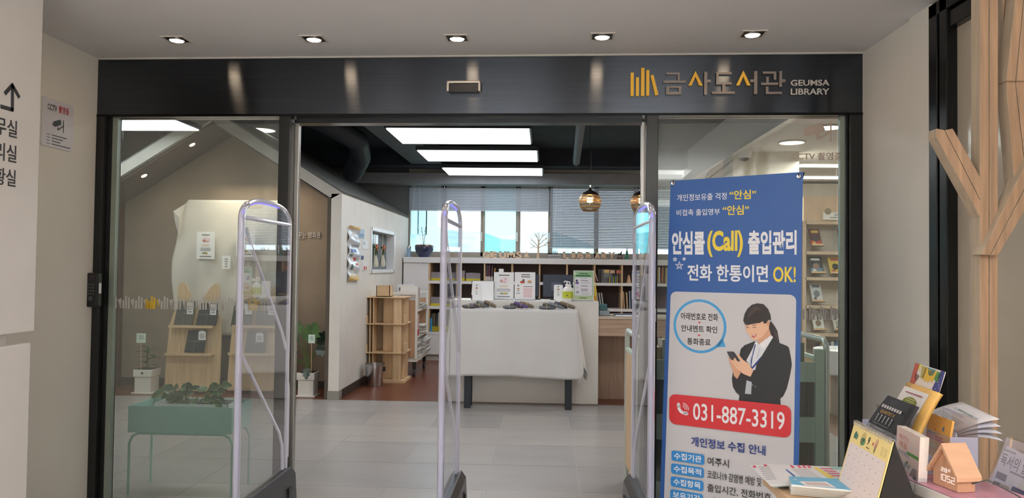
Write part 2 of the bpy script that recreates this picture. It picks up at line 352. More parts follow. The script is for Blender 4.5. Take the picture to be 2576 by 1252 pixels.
# door sensor on fascia
se = thing('door_sensor', 'silver rimmed black motion sensor in the middle of the fascia', 'sensor', FP.pt(fpx(1168, 220)[0], 2.3, .02))
sa, sz = fpx(1126, 234); sb, sz1 = fpx(1211, 207)
mb = MB(); fbox(mb, sa+.012, sb-.012, sz-.004, sz1-.012, .0, .035); mb.build('lens_body', black, se, bevel=.004)
mb = MB(); fbox(mb, sa, sb, sz1-.014, sz1, 0, .045); fbox(mb, sa, sa+.014, sz, sz1, 0, .045); fbox(mb, sb-.014, sb, sz, sz1, 0, .045)
mb.build('silver_cover', M('satin_silver', (196, 190, 182), .35, metal=.5, noise=0), se, bevel=.005)
# ---------------- sign on the fascia
sg = thing('library_sign', 'raised library name letters with a yellow book emblem on the dark fascia', 'sign', FP.pt(fpx(1830, 220)[0], 2.33, .01))
brz = M('bronze_grey_letter', (128, 118, 112), .45, metal=.2, noise=0); yel = M('yellow_letter', (222, 172, 44), .45, noise=0)
def cz(x, y): return fpx(1100+x/2.385, 130+y/2.385)
def sbar(name, mat, rects=(), polys=()):
    m_ = MB()
    for x0, y0, x1, y1 in rects:
        p0 = cz(x0, y1); p1 = cz(x0, y0); p2 = cz(x1, (y0+y1)/2); fbox(m_, p0[0], p2[0], p0[1], p1[1], .002, .018)
    for q in polys: m_.prism([FP.pt(*cz(*k), .002) for k in q][::-1], FN*.016)
    return m_.build(name, mat, sg)
for r_ in ((1158, 130, 1177, 270), (1190, 158, 1208, 269), (1220, 102, 1241, 270), (1251, 115, 1270, 268)): sbar('book_bar', yel, [r_])
sbar('book_bar', yel, [], [[(1277, 147), (1295, 143), (1325, 262), (1306, 267)]])
sbar('letter', brz, [(1372, 130, 1452, 142), (1439, 142, 1452, 178), (1353, 178, 1488, 192), (1370, 210, 1462, 222), (1370, 244, 1462, 261), (1370, 222, 1389, 244), (1445, 222, 1462, 244)])
def siot(cx, y0, y1, hw, t): return [[(cx, y0), (cx-hw, y1), (cx-hw+t, y1), (cx, y0+34), (cx+hw-t, y1), (cx+hw, y1)]]
sbar('letter', yel, [], siot(1546, 120, 207, 43, 20)); sbar('letter', brz, [(1598, 125, 1616, 262), (1616, 173, 1638, 189)])
sbar('letter', brz, [(1670, 128, 1762, 141), (1670, 141, 1685, 188), (1670, 188, 1762, 201), (1706, 201, 1724, 243), (1645, 243, 1782, 257)])
sbar('letter', yel, [], siot(1832, 118, 206, 43, 20)); sbar('letter', brz, [(1897, 121, 1915, 258), (1874, 171, 1897, 187)])
sbar('letter', brz, [(1950, 124, 2028, 137), (2015, 137, 2028, 172), (1970, 155, 1984, 190), (1940, 190, 2040, 204), (2047, 121, 2063, 215), (2063, 170, 2084, 186), (1967, 213, 1982, 246), (1967, 245, 2063, 258)])
for wd, y0, y1 in (('GEUMSA', 172, 207), ('LIBRARY', 224, 260)):
    pr = Print(Plane(FP.O, FP.ax, FP.ay), .012); pr.text(wd, *cz(2118, y1), cz(2348, y0)[0], cz(2118, y0)[1], ink((188, 184, 178)), .012)
    o = pr.build('word', pr.mats, sg, solid=0); q = o.modifiers.new('thickness', 'SOLIDIFY'); q.thickness = .01; q.offset = -1 
# ---------------- entrance downlights
lamp_w = M('warm_lamp', (255, 232, 200), .5, noise=0, emit=50, ecol=(255, 218, 176))
housing = M('dark_reflector', (52, 44, 38), .3, metal=.6, noise=0)
dl = None
for k, (px, py, nm) in enumerate(((445, 99, 'leftmost of the five square ceiling downlights'), (790, 97, 'second square ceiling downlight from the left'), (1150, 95, 'middle one of the five square ceiling downlights'),
                                  (1515, 91, 'square ceiling downlight over the raised yellow book emblem'), (1893, 85, 'rightmost square ceiling downlight above the library sign'))):
    c = PZ(px, py, ZC)
    if dl is None:
        dl = thing('square_downlight', nm, 'ceiling light', (0, 0, 0), 'square downlights over the entrance')
        m_ = MB()
        for a, b, c_, d in ((-.062, .062, -.062, -.052), (-.062, .062, .052, .062), (-.062, -.052, -.052, .052), (.052, .062, -.052, .052)): m_.box(a, b, c_, d, -.004, 0)
        m_.build('bezel', M('white_bezel', (216, 208, 198), .4, noise=0), dl); MB().box(-.052, .052, -.052, .052, -.002, 0).build('reflector', housing, dl)
        MB().lathe([(.034, -.009), (.036, -.002)], (0, 0, 0), 24).build('lamp', lamp_w, dl); o = dl
        MB().lathe([(.035, -.004), (.040, -.009), (.040, -.002)], (0, 0, 0), 24, cap=False).build('lamp_ring', chrome, dl)
    else: o = copy_tree(dl)
    o.location = (c.x, c.y, ZC-.0005); o['label'] = nm; o.rotation_euler.z = -R(1.6)
# ================================================================ LIBRARY SHELL
YB = 11.6; YH = 7.75
struct(BX('ceiling', dark_ceil, -5.2, 2.06, 4.33, 11.9, 3.1, 3.2), 'dark slate ceiling of the library')
struct(BX('ceiling', ceil_m, 2.10, 5.2, 4.33, 11.9, 2.70, 2.8), 'lower white ceiling at the right')
zf = PX(1835, 390, 2.08).z; ztp = PX(1835, 353, 2.08).z
struct(BX('trim_7', white, 2.04, 2.10, 4.33, 11.2, 2.66, 3.1), 'white fascia stepping down from the dark ceiling')
struct(BX('wall_left', wall_w, -5.2, -5.1, 4.3, 11.9, 0, 3.1)); struct(BX('wall_right', wall_w, 5.1, 5.2, 4.3, 11.9, 0, 3.1)); struct(BX('wall_right', wall_w, 1.86, 5.2, 4.16, 4.28, 0, 3.1)); struct(BX('wall_left', wall_w, -5.2, -2.62, 4.30, 4.40, 0, 3.1))
struct(BX('wall_front', dark_ceil, -5.2, 5.2, 4.29, 4.33, 2.57, 3.1), 'bulkhead above the entrance')
zs = 1.53; zhd = PX(1028, 462, -2.11).z
BWL, BWR = -2.11, 1.95
struct(BX('wall_back', M('dark_grey_back_paint', (120, 124, 124), .7), -5.2, BWL, YB, YB+.15, 0, 3.1)); bw_ = MB().box(BWR, 5.2, YB, YB+.15, 0, 3.1).box(BWL, BWR, YB, YB+.15, 0, 1.50).box(BWL, BWR, YB, YB+.15, 2.70, 3.1)
struct(bw_.build('wall_back', wall_w, None, (0, YB, 0)), 'back wall of the library with a band of windows')
struct(BX('trim_8', M('window_beam_paint', (150, 156, 164), .7), -3.3, 2.04, YB-.30, YB, 2.64, 2.80), 'grey boxed beam above the window blinds')
struct(BX('trim_9', beam_m, -1.95, -1.50, 4.4, 11.3, 2.88, 3.1), 'grey ceiling beam left of the light panels')
struct(BX('trim_10', dark_ceil, -5.1, 2.04, 10.9, 11.3, 2.86, 3.1), 'dark ceiling beam along the back wall')
# pipes and duct
p0 = P(1462, 300, 6.9); p1 = P(1450, 408, 9.6)
tag(MB().tube([p0, p0.lerp(p1, .5), p1, p1+V((0, 0, .3))], .045, 12).build('ceiling_pipe', M('slate_pipe', (92, 100, 112), .6), None, p0, smooth=True), 'grey blue pipe running under the dark ceiling right of the panels', 'pipe')
pts = [P(735, 268, 8.3), P(800, 300, 8.6), P(860, 330, 8.9), P(900, 355, 9.2), P(908, 395, 9.6), P(885, 440, 10.0)]
fine = []
for i in range(len(pts)-1):
    for k in range(12): fine.append(pts[i].lerp(pts[i+1], k/12))
tag(MB().tube(fine, [.125+(.007 if k % 2 else 0) for k in range(len(fine))], 16).build('flexible_duct', M('slate_duct', (62, 70, 80), .55, noise=.1), None, pts[0], smooth=True), 'dark ribbed flexible air duct curving below the ceiling', 'duct')
for k in range(3):
    p0 = P(760+60*k, 300+16*k, 9+.5*k)
# LED panels
led = M('led_diffuser', (255, 255, 255), .5, noise=0, emit=4.2, ecol=(248, 252, 255))
lf = M('panel_frame', (30, 34, 42), .5, noise=0)
for k, (tl, tr_, bl, br, nm) in enumerate((((972, 325), (1333, 326), (1019, 364), (1335, 363), 'nearest bright ceiling panel of the middle row'), ((1050, 380), (1350, 381), (1083, 406), (1352, 407), 'middle bright ceiling panel of the three in a row'),
                                           ((1113, 424), (1363, 425), (1130, 443), (1364, 442), 'smallest bright ceiling panel nearest the window wall'))):
    z = 2.74; A = PZ(*tl, z); B = PZ(*br, z)
    x0, x1, y0, y1 = A.x, B.x, A.y, B.y
    t = thing('light_panel', nm, 'ceiling light', ((x0+x1)/2, (y0+y1)/2, z), 'rectangular light panels under the dark ceiling')
    MB().box(x0, x1, y0, y1, z, z+.012).build('diffuser', led, t); MB().box(x0-.02, x1+.02, y0-.02, y1+.02, z+.012, z+.06).build('housing', lf, t)
    for xx in (x0+.1, x1-.1): MB().tube([(xx, (y0+y1)/2, z+.06), (xx, (y0+y1)/2, 3.1)], .006, 6).build('hanger', lf, t)
z = 2.74; B = PZ(500, 329, z)
t = thing('light_panel', 'bright ceiling panel seen through the left glass', 'ceiling light', (B.x-.8, B.y-.6, z), 'rectangular light panels under the dark ceiling')
MB().box(B.x-1.4, B.x, B.y-1.0, B.y, z, z+.012).build('diffuser', led, t); MB().box(B.x-1.42, B.x+.02, B.y-1.02, B.y+.02, z+.012, z+.06).build('housing', lf, t)
MB().tube([(B.x-.7, B.y-.5, z+.06), (B.x-.7, B.y-.5, 3.1)], .006, 6).build('hanger', lf, t)
rl = M('round_lamp_face', (255, 255, 250), .5, noise=0, emit=5, ecol=(255, 250, 235))
def roundlamp(px, py, z, r, nm):
    c = PZ(px, py, z); t = thing('round_ceiling_lamp', nm, 'ceiling light', c, 'round ceiling lamps')
    MB().lathe([(r, -.012), (r+.001, 0)], c, 28).build('diffuser', rl, t); MB().lathe([(r+.001, -.016), (r+.014, -.014), (r+.016, 0)], c, 28, cap=False).build('rim', M('white_bezel', (216, 208, 198)), t)
roundlamp(658, 325, 3.1, .165, 'glowing disc imitating a lamp reflection above the right roof slope of the gabled alcove')  # first disc is added to imitate a lamp reflected in the left glass
roundlamp(1992, 356, 2.70, .12, 'round ceiling lamp directly above the dome camera right side'); roundlamp(1932, 387, 2.70, .12, 'round ceiling lamp just above the white pillar'); roundlamp(2084, 318, 2.70, .11, 'round ceiling lamp nearest the camera decal on the right glass')
for y_, nm in ((414, 'upper thin linear light over the newspaper shelves'), (444, 'lower thin linear light over the newspaper shelves')):
    c = PZ(2012, y_, 2.70); tag(MB().box(c.x, c.x+1.4, c.y-.03, c.y+.03, 2.672, 2.70).build('linear_light', rl, None, c), nm, 'ceiling light', 'linear lights')
# gabled alcove room
ax_, iz, oz = -3.52, 2.89, 3.02
poly = [(-2.11, 2.14), (ax_, oz), (-4.93, 2.14), (-4.82, 2.08), (ax_, iz), (-2.22, 2.08)]
hs = struct(MB().prism([(x, YH, z_) for x, z_ in poly], (0, YB-YH, 0)).build('wall_left', M('pale_grey_gable', (196, 194, 188), .6), None, (ax_, YH, 2)), 'white gable roof edge of the little cinema room')
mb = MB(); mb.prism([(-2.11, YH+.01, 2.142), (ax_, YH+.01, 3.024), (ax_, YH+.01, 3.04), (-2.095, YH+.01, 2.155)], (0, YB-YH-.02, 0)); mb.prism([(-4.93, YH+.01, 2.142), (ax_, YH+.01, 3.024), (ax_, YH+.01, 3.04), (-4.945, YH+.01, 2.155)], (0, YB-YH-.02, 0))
mb.build('roof_shade_sheet', roof_shade, hs)  # thin sheet whose grey paints shade onto the white roof
NX = -2.11
n0 = PX(932, 630, NX).y; n1 = PX(990, 640, NX).y; nz0 = PX(927, 683, NX).z+.015; nz1 = PX(932, 577, NX).z
wl2 = MB().box(-2.22, NX, YH, n0, 0, 2.13).box(-2.22, NX, n1, YB, 0, 2.13).box(-2.22, NX, n0, n1, 0, nz0).box(-2.22, NX, n0, n1, nz1, 2.13)
wl2 = struct(wl2.build('wall_left', offwhite, None, (-2.16, 9, 0)), 'white plaster side wall of the gabled room')
struct(BX('wall_left', offwhite, -4.93, -4.82, YH, YB, 0, 2.13))
struct(BX('baseboard_left', brown_kick, NX, NX+.012, YH+.12, YB, 0, .09), 'dark brown skirting along the white side wall'); struct(BX('trim_11', M('grey_plinth', (150, 146, 138), .5), -2.225, NX+.004, YH-.006, YH+.12, 0, .09), 'grey plinth at the foot of the pillar')
YA = 8.40
struct(MB().prism([(-4.82, YA, 0), (-2.22, YA, 0), (-2.22, YA, 2.05), (ax_, YA, 2.86), (-4.82, YA, 2.05)], (0, .08, 0)).build('wall_back', taupe, None, (ax_, YA, 0)), 'brown grey plaster back of the alcove')
struct(BX('baseboard_back', brown_kick, -4.82, -2.22, YA-.012, YA, 0, .09), 'dark skirting at the back of the alcove')
struct(BX('trim_12', wood('red_brown_jamb', (92, 66, 52)), -4.82, -4.78, YH+.1, YA, 0, 2.08), 'red brown wooden jamb at the left of the alcove')
struct(BX('trim_13', M('dark_jamb', (88, 80, 72), .6), -2.26, -2.22, YH, YA, 0, 2.095), 'dark inner jamb of the alcove')
sf = MB().prism([(-4.80, YH+.06, 2.075), (ax_, YH+.06, 2.885), (-2.24, YH+.06, 2.075), (-2.24, YH+.06, 2.055), (ax_, YH+.06, 2.865), (-4.80, YH+.06, 2.055)], (0, YA-YH-.06, 0)); struct(sf.build('ceiling', M('brown_soffit', (112, 98, 92), .7), None, (ax_, 8, 2.4)), 'brown sloping soffit inside the gable')
sl = math.atan2(iz-2.08, 1.3)
for px, py, nm in ((483, 363, 'small downlight in the sloping soffit, upper one'), (362, 441, 'small downlight in the sloping soffit, lower one')):
    xx = PZ(px, py, 2.6).x; best = None
    d = ray(px, py)   # meet the left soffit plane z = 2.055+(x+4.80)*slope
    k_ = (2.865-2.055)/(ax_+4.80); t_ = (2.055+4.80*k_-1.38)/(d.z-k_*d.x); c = EYE+d*t_
    T = Matrix.Rotation(-sl, 3, 'Y'); t = thing('soffit_spotlight', nm, 'spotlight', c, 'soffit spotlights in the gable')
    MB().lathe([(.028, -.008), (.03, 0)], c, 18, T=T).build('lamp', lamp_w, t); MB().lathe([(.03, -.004), (.045, -.01), (.048, 0)], c, 18, T=T, cap=False).build('trim_ring', M('bronze_ring', (120, 100, 84), .3, metal=.6), t)
# alcove lettering
ap = Plane((0, YA, 0), (1, 0, 0), (0, 0, 1)); pr = Print(ap, .012)
pr.tpx('꿈꾸는 영화관', 740, 583, 598, 807, ink((214, 206, 196)), .01)
o = tag(pr.build('alcove_lettering', pr.mats, None, P(775, 590, YA)), 'pale raised letters on the brown alcove wall', 'lettering'); q = o.modifiers.new('thickness', 'SOLIDIFY'); q.thickness = .01; q.offset = -1
pr = Print(ap, .002); pr.lines(ap.ab(742, 604)[0], ap.ab(742, 604)[1], ap.ab(768, 600)[0], ap.ab(742, 599)[1], 1, ink((120, 104, 90))); tag(pr.build('alcove_caption', pr.mats, None, P(755, 600, YA)), 'tiny dark caption under the alcove letters', 'lettering')
# wall niche with glass
nf = thing('window_7', None, None, (NX, (n0+n1)/2, nz0)); struct(nf, 'white framed glass opening in the plaster side wall')
mb = MB(); e = .035
mb.box(NX-.1, NX+.015, n0-.02, n0+e, nz0-e, nz1+e).box(NX-.1, NX+.015, n1-e, n1+.05, nz0-e, nz1+e).box(NX-.1, NX+.015, n0, n1, nz0-e, nz0+.01).box(NX-.1, NX+.015, n0, n1, nz1-.01, nz1+e)
mb.build('window_frame', white, nf, bevel=.003); MB().box(NX-.105, NX-.10, n0, n1, nz0, nz1).build('pane', M('teal_dark_glass', (70, 96, 104), .05, spec=.8, noise=.2, ns=2), nf)
# ================================================================ WINDOWS OUTSIDE
beige = M('beige_window_frame', (158, 150, 140), .45, noise=.02)
def win(name, label, pxs, tint=()):
    xs = [P(p_, 600, YB+.04).x for p_ in pxs]; w_ = thing(name, None, None, ((xs[0]+xs[-1])/2, YB, zs)); struct(w_, label)
    MB().box(xs[0], xs[-1], YB+.01, YB+.12, 1.50, 1.555).box(xs[0], xs[-1], YB+.01, YB+.12, 2.64, 2.70).build('window_frame', beige, w_)
    for i in range(len(xs)-1):
        x0, x1 = xs[i], xs[i+1]; f_ = .035; y0, y1 = YB+.03+(i % 2)*.035, YB+.06+(i % 2)*.035
        s_ = MB().box(x0, x0+f_, y0, y1, 1.555, 2.64).box(x1-f_, x1, y0, y1, 1.555, 2.64).box(x0, x1, y0, y1, 1.555, 1.62).box(x0, x1, y0, y1, 2.6, 2.64).build('sash', beige, w_, bevel=.003)
        MB().box(x0+f_, x1-f_, (y0+y1)/2-.003, (y0+y1)/2+.003, 1.62, 2.6).build('pane', glass_tint if i in tint else glass_win, s_)
        zz = 1.86
        if pxs[i+1] not in (1296, 1500): MB().tube([(x1-.015, y0-.012, zz-.07), (x1-.015, y0-.012, zz+.07)], .013, 8).build('handle', paper, s_)
win('window_4', 'left window with an orchid pot on its sill', (1026, 1116, 1214)); win('window_5', 'middle window behind the wooden letters and tree cut out', (1214, 1303, 1384), (0,)); win('window_6', 'right window covered by the lowered blind', (1384, 1500, 1600, 1700))
# blinds
slat_m = M('silver_blind_slat', (178, 186, 198), .5, metal=.1, noise=.02)
def blind(label, px0, px1, ztop, zbot, ang):
    x0 = P(px0, 560, YB-.05).x+.005; x1 = P(px1, 560, YB-.05).x-.005; y = YB-.05
    t = thing('venetian_blind', label, 'blind', ((x0+x1)/2, y, ztop), 'venetian blinds at the back windows')
    MB().box(x0, x1, y-.02, y+.02, ztop-.03, ztop).build('head_rail', M('pale_rail', (150, 160, 172), .4), t)
    MB().box(x0, x1, y-.012, y+.012, zbot-.012, zbot).build('bottom_rail', slat_m, t, bevel=.003)
    n = int((ztop-.035-zbot)/.0245); me = None
    for k in range(n):
        z_ = zbot+.014+k*.0245
        if me is None:
            T = Matrix.Rotation(-ang, 3, 'X'); m_ = MB(); L = x1-x0
            m_.prism([V((-L/2, *(T @ V((0, a, .003*(1-(a/.0125)**2))))[1:])) for a in (-.0125, -.006, 0, .006, .0125)]+[V((-L/2, *(T @ V((0, a, .003*(1-(a/.0125)**2)-.0008)))[1:])) for a in (.0125, .006, 0, -.006, -.0125)], (L, 0, 0))
            o = m_.build('slat', slat_m); me = o.data; o.parent = t; o['_o'] = (0, 0, 0)
        else: o = bpy.data.objects.new('slat', me); COL.objects.link(o); o.parent = t
        o.location = (0, 0, z_-ztop)
    for xx in (x0+.16, x1-.16): MB().tube([(xx, y-.016, ztop-.03), (xx, y-.016, zbot)], .0018, 5).build('ladder_cord', paper, t)
    MB().tube([(x0+.09, y-.03, ztop-.02), (x0+.06, y-.03, zbot-.08)], .0022, 5).build('pull_cord', paper, t)
blind('half raised grey venetian blind over the left and middle windows', 1028, 1382, 2.66, P(1200, 529, YB-.05).z, R(66)); blind('long lowered grey venetian blind behind the pendant lamps', 1384, 1690, 2.66, P(1500, 623, YB-.05).z, R(58))
# outside world
def hillf(u, v):
    x = -60+120*u; h = 8.0+.9*sin(x*.09+2.2)+.7*sin(x*.33)+.3*sin(x*.9+v*4)-3.6*min(1, max(0, (x-2)/7))
    return V((x, 75+30*v, -3+h*math.sin(min(1, v*1.6)*pi/2)))
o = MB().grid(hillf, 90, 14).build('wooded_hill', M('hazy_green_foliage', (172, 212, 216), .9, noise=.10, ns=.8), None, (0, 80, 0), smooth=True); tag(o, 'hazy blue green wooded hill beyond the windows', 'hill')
o = MB().box(-60, 60, 14, 110, -4.2, -4).build('ground_outside', M('grass_outside', (140, 170, 130), .9), None, (0, 40, -4)); tag(o, 'far ground outside the windows', 'ground', kind='structure')
t = thing('neighbouring_building', 'pale building with ribbed metal cladding outside the left window', 'building', (-3.0, 17, -4))
bl0 = P(1000, 600, 16.5); bl1 = P(1084, 535, 16.5)
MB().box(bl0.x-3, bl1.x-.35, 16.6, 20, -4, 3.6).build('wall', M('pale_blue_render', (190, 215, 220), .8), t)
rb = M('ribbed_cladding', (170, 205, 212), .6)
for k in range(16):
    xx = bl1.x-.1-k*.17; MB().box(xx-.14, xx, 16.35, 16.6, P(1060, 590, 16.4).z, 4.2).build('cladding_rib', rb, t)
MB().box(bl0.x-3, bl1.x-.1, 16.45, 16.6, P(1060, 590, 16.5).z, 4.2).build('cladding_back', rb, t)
bpy.context.view_layer.update()

# ================================================================ SECURITY GATES
def make_gate():
    t = thing('security_gate', '', 'security gate', (0, 0, 0), 'clear anti theft gates in the entrance'); L = .66
    zsh, zpk = 1.585, 1.695
    def arch(y0, y1, zs_, zp, n=18): return [((y0+y1)/2-(y1-y0)/2*math.copysign(abs(cos(pi*k/n))**.75, cos(pi*k/n)), zs_+(zp-zs_)*(sin(pi*k/n)**.8 if 0 < k < n else 0)) for k in range(n+1)]
    out = arch(0, L, zsh, zpk)
    pan = [(0, .27)]+out+[(L, .27)]
    MB().prism([(-.006, y, z) for y, z in pan], (.012, 0, 0)).build('acrylic_panel', acr, t)
    tubew = pane_mat('frosted_tube', (.88, .88, .96), 1.4, .15, .62, (.76, .77, .92)) if 'frosted_tube' not in MC else MC['frosted_tube']
    path = [(0, 0, .27)]+[(0, y, z) for y, z in out[:5]]
    MB().tube(path, .016, 10).build('near_edge', acr_edge, t, smooth=True)
    MB().tube([(0, y, z) for y, z in out[4:]]+[(0, L, .27)], .011, 8).build('far_edge', tubew, t, smooth=True)
    MB().tube([(0, .02, 1.60), (0, L, 1.60)], .010, 8).build('cross_bar', tubew, t, smooth=True)
    MB().tube([(0, .06, 1.55), (0, .09, 1.50), (0, .57, 1.02), (0, .63, .93)], .008, 8).build('diagonal_bar', tubew, t, smooth=True)
    MB().tube([(0, .02, 1.04), (0, .03, .97), (0, .55, .50), (0, .60, .42), (0, .61, .29)], .008, 8).build('diagonal_bar', tubew, t, smooth=True)
    MB().tube([(0, L+.005, .76), (0, L+.02, .73), (0, L+.025, .68), (0, L+.025, .34)], .008, 8).build('side_loop', tubew, t, smooth=True)
    MB().tube([(0, y, z-.012) for y, z in out[2:12]], .004, 6).build('led_strip', M('violet_led', (150, 140, 255), .5, noise=0, emit=1.6, ecol=(120, 110, 255)), t, smooth=True)
    b = MB(); b.prism([(-.06, -.03, 0), (.06, -.03, 0), (.045, -.03, .25), (.02, -.03, .285), (-.02, -.03, .285), (-.045, -.03, .25)], (0, L+.07, 0)); b.build('base', M('dark_grey_base', (64, 64, 68), .3, metal=.4, noise=.02), t, bevel=.004)
    MB().box(-.03, .03, L+.038, L+.042, .10, .2).build('cable_slot', black, t); MB().box(-.058, -.049, L-.1, L-.05, .1, .2).build('side_slot', black, t)
    MB().box(.050, .058, L-.1, L-.05, .1, .2).build('side_slot', black, t)
    return t
g0 = make_gate()
for k, (px, lab) in enumerate(((608, 'clear rounded gate with white zigzag bars before the left glass'), (1117, 'clear rounded gate standing edge on in the middle of the entrance'), (1640, 'clear rounded gate beside the blue banner'))):
    g = g0 if k == 0 else copy_tree(g0); g['label'] = lab; g.location = (P(px, 640, 3.41).x, 3.40, 0)
# ================================================================ BANNER
A = P(1687, 455, 3.55); B = P(2020, 432, 3.27); ax = V((B.x-A.x, B.y-A.y, 0)).normalized(); bp_ = Plane((A.x, A.y, 0), ax, (0, 0, 1))
bn = thing('banner_stand', 'tall blue and white call check in banner in front of the right glass', 'banner', (1.0, 3.45, 0))
tlp, trp, blp, brp = bp_.ab(1687, 455), bp_.ab(2020, 432), bp_.ab(1660, 1252), bp_.ab(2008, 1252)
k_ = (tlp[1]-.10)/(tlp[1]-blp[1]); BL = (tlp[0]+(blp[0]-tlp[0])*k_, .10); BR = (trp[0]+(brp[0]-trp[0])*k_, .10)
blue = M('banner_blue', (34, 84, 152), .45, noise=.01); bwht = M('banner_white', (202, 200, 203), .5, noise=0)
MB().prism([bp_.pt(*q) for q in (BL, BR, trp, tlp)], -bp_.n*.0015).build('banner_sheet', blue, bn)
p = Print(bp_); yl = ink((232, 204, 62)); wh = ink((236, 236, 240)); navy = ink((30, 52, 122)); bk = ink((18, 18, 22)); red = ink((196, 40, 48)); lb = ink((40, 128, 196))
p.tpx('개인정보유출 걱정', 1703, 489, 506, 1828, wh, .005); p.tpx('“안심”', 1835, 479, 502, 1902, yl, .02)
p.tpx('비접촉 출입명부', 1702, 527, 543, 1811, wh, .005); p.tpx('“안심”', 1818, 517, 541, 1884, yl, .02)
p.tpx('안심콜', 1690, 582, 640, 1773, wh, .035); p.tpx('(Call)', 1779, 580, 646, 1869, yl, .035); p.tpx('출입관리', 1882, 580, 640, 2004, wh, .035)
p.tpx('전화 한통이면', 1729, 665, 706, 1932, wh, .02); p.tpx('OK!', 1945, 670, 709, 2002, yl, .02)
def star(cx, cy, r_):
    a, b = bp_.ab(cx, cy); rr = r_*.0018; q = [(a+rr*cos(R(90+144*k)), b+rr*sin(R(90+144*k))) for k in range(5)]
    for i in range(5):
        (x0, y0), (x1, y1) = q[i], q[(i+1) % 5]; d = math.hypot(x1-x0, y1-y0); nx, ny = -(y1-y0)/d*.0011, (x1-x0)/d*.0011
        p.pab([(x0+nx, y0+ny), (x0-nx, y0-ny), (x1-nx, y1-ny), (x1+nx, y1+ny)], wh)
star(1709, 668, 11); star(1698, 652, 6); star(1721, 651, 5)
wa0 = bp_.ab(1687, 760)[0]; wa1 = bp_.ab(2003, 760)[0]; wb = bp_.ab(1700, 733)[1]
p.up(); pts = []
for cx, cy, st in ((wa1-.028, wb-.028, 0), (wa0+.028, wb-.028, 90)):
    pts += [(cx+.028*cos(R(st+k*15)), cy+.028*sin(R(st+k*15))) for k in range(7)]
p.pab(pts+[(BL[0]+.022+(.0), .14), (BR[0]-.022, .14)], bwht)
p.up(); ca, cb = bp_.ab(1760, 820); rr = bp_.ab(1828, 820)[0]-ca
p.ell(ca, cb, rr, rr, ink((66, 150, 204))); p.ppx([(1800, 873), (1826, 872), (1818, 850)], ink((66, 150, 204)))
p.up(); p.ell(ca, cb, rr*.90, rr*.90, ink((205, 203, 203))); p.up(); p.ell(ca, cb, rr*.87, rr*.87, bwht); p.up()
p.tpx('아래번호로 전화', 1713, 785, 803, 1807, bk, .02); p.tpx('안내멘트 확인', 1714, 816, 833, 1805, bk, .02); p.tpx('통화종료', 1729, 849, 866, 1788, bk, .02)
p.ppx([(1756, 809), (1763.5, 809), (1760, 814)], red); p.ppx([(1755, 841), (1763, 841), (1759, 846)], red)
# printed figure of a woman in a black suit looking at a phone
def W(*pts): return [(1680+x/4.473, 740+y/4.473) for x, y in pts]
suit = ink((30, 32, 36)); skin = ink((226, 180, 150)); skin2 = ink((206, 156, 126)); hair = ink((36, 30, 30)); hair2 = ink((64, 50, 46)); shirt = ink((220, 222, 228)); fold = ink((196, 200, 208))
p.ppx(W((1160, 300), (1200, 350), (1235, 410), (1258, 545), (1190, 500), (1140, 440), (1130, 350)), hair)
p.up(); p.ppx(W((1195, 380), (1225, 430), (1240, 520), (1215, 470)), hair2)
p.up(); p.ppx(W((1000, 495), (1030, 560), (1165, 462), (1140, 380), (1060, 420)), skin2)
p.up(); p.ppx(W((990, 522), (868, 570), (824, 612), (806, 700), (840, 760), (760, 850), (735, 870), (723, 950), (735, 1040), (770, 1100), (808, 1135), (800, 1200), (1272, 1245), (1268, 1170), (1300, 1145), (1340, 1060), (1370, 940), (1398, 790), (1385, 700), (1365, 600), (1345, 580), (1258, 545), (1190, 480), (1165, 460), (1035, 555)), suit)
p.up(); p.ppx(W((990, 522), (960, 600), (925, 670), (885, 742), (925, 800), (945, 850), (985, 850), (1000, 790), (1060, 690), (1187, 482), (1165, 458), (1032, 558)), shirt)
p.up(); p.ppx(W((1032, 558), (1078, 612), (1125, 560), (1187, 482), (1165, 458)), wh); p.ppx(W((990, 522), (985, 590), (1018, 560)), wh)
p.ppx(W((1030, 600), (1045, 620), (1010, 720), (1000, 720)), fold); p.ppx(W((935, 690), (950, 690), (930, 790), (915, 780)), fold)
p.up(); p.ppx(W((982, 560), (994, 562), (958, 700), (945, 800), (952, 835), (935, 815), (938, 740)), navy); p.ppx(W((1050, 700), (1056, 706), (1000, 790), (955, 838), (945, 822), (990, 770)), navy)
p.ppx(W((890, 965), (948, 985), (940, 1122), (870, 1115)), ink((180, 184, 192)))
p.up(); p.ppx(W((872, 318), (880, 380), (892, 425), (920, 455), (948, 500), (975, 517), (1005, 512), (1060, 480), (1110, 420), (1140, 380), (1150, 320), (1110, 280), (1000, 290)), skin)
p.up(); p.ell(*bp_.ab(*W((1132, 328))[0]), .0062, .013, skin2)
p.ppx(W((1010, 100), (1080, 110), (1132, 165), (1160, 235), (1165, 292), (1135, 285), (1112, 325), (1085, 328), (1070, 300), (1040, 322), (1000, 325), (945, 335), (905, 345), (872, 338), (852, 292), (868, 220), (900, 160), (950, 116)), hair)
p.up(); p.ppx(W((960, 150), (1010, 140), (1060, 170), (1000, 185), (930, 240), (900, 290), (910, 220)), hair2)
p.ppx(W((885, 362), (905, 372), (918, 368), (915, 377), (892, 376)), hair); p.ppx(W((955, 362), (975, 370), (1000, 362), (990, 374), (962, 373)), hair)
p.ppx(W((880, 348), (908, 350), (908, 355), (882, 353)), hair2); p.ppx(W((950, 345), (1000, 335), (1003, 341), (952, 351)), hair2)
p.ppx(W((925, 425), (935, 438), (955, 440), (968, 430), (955, 434), (938, 432)), skin2)
p.ppx(W((944, 464), (965, 458), (1008, 442), (995, 470), (972, 488), (955, 480)), ink((176, 62, 66))); p.ppx(W((955, 466), (1000, 450), (985, 468), (965, 472)), wh)
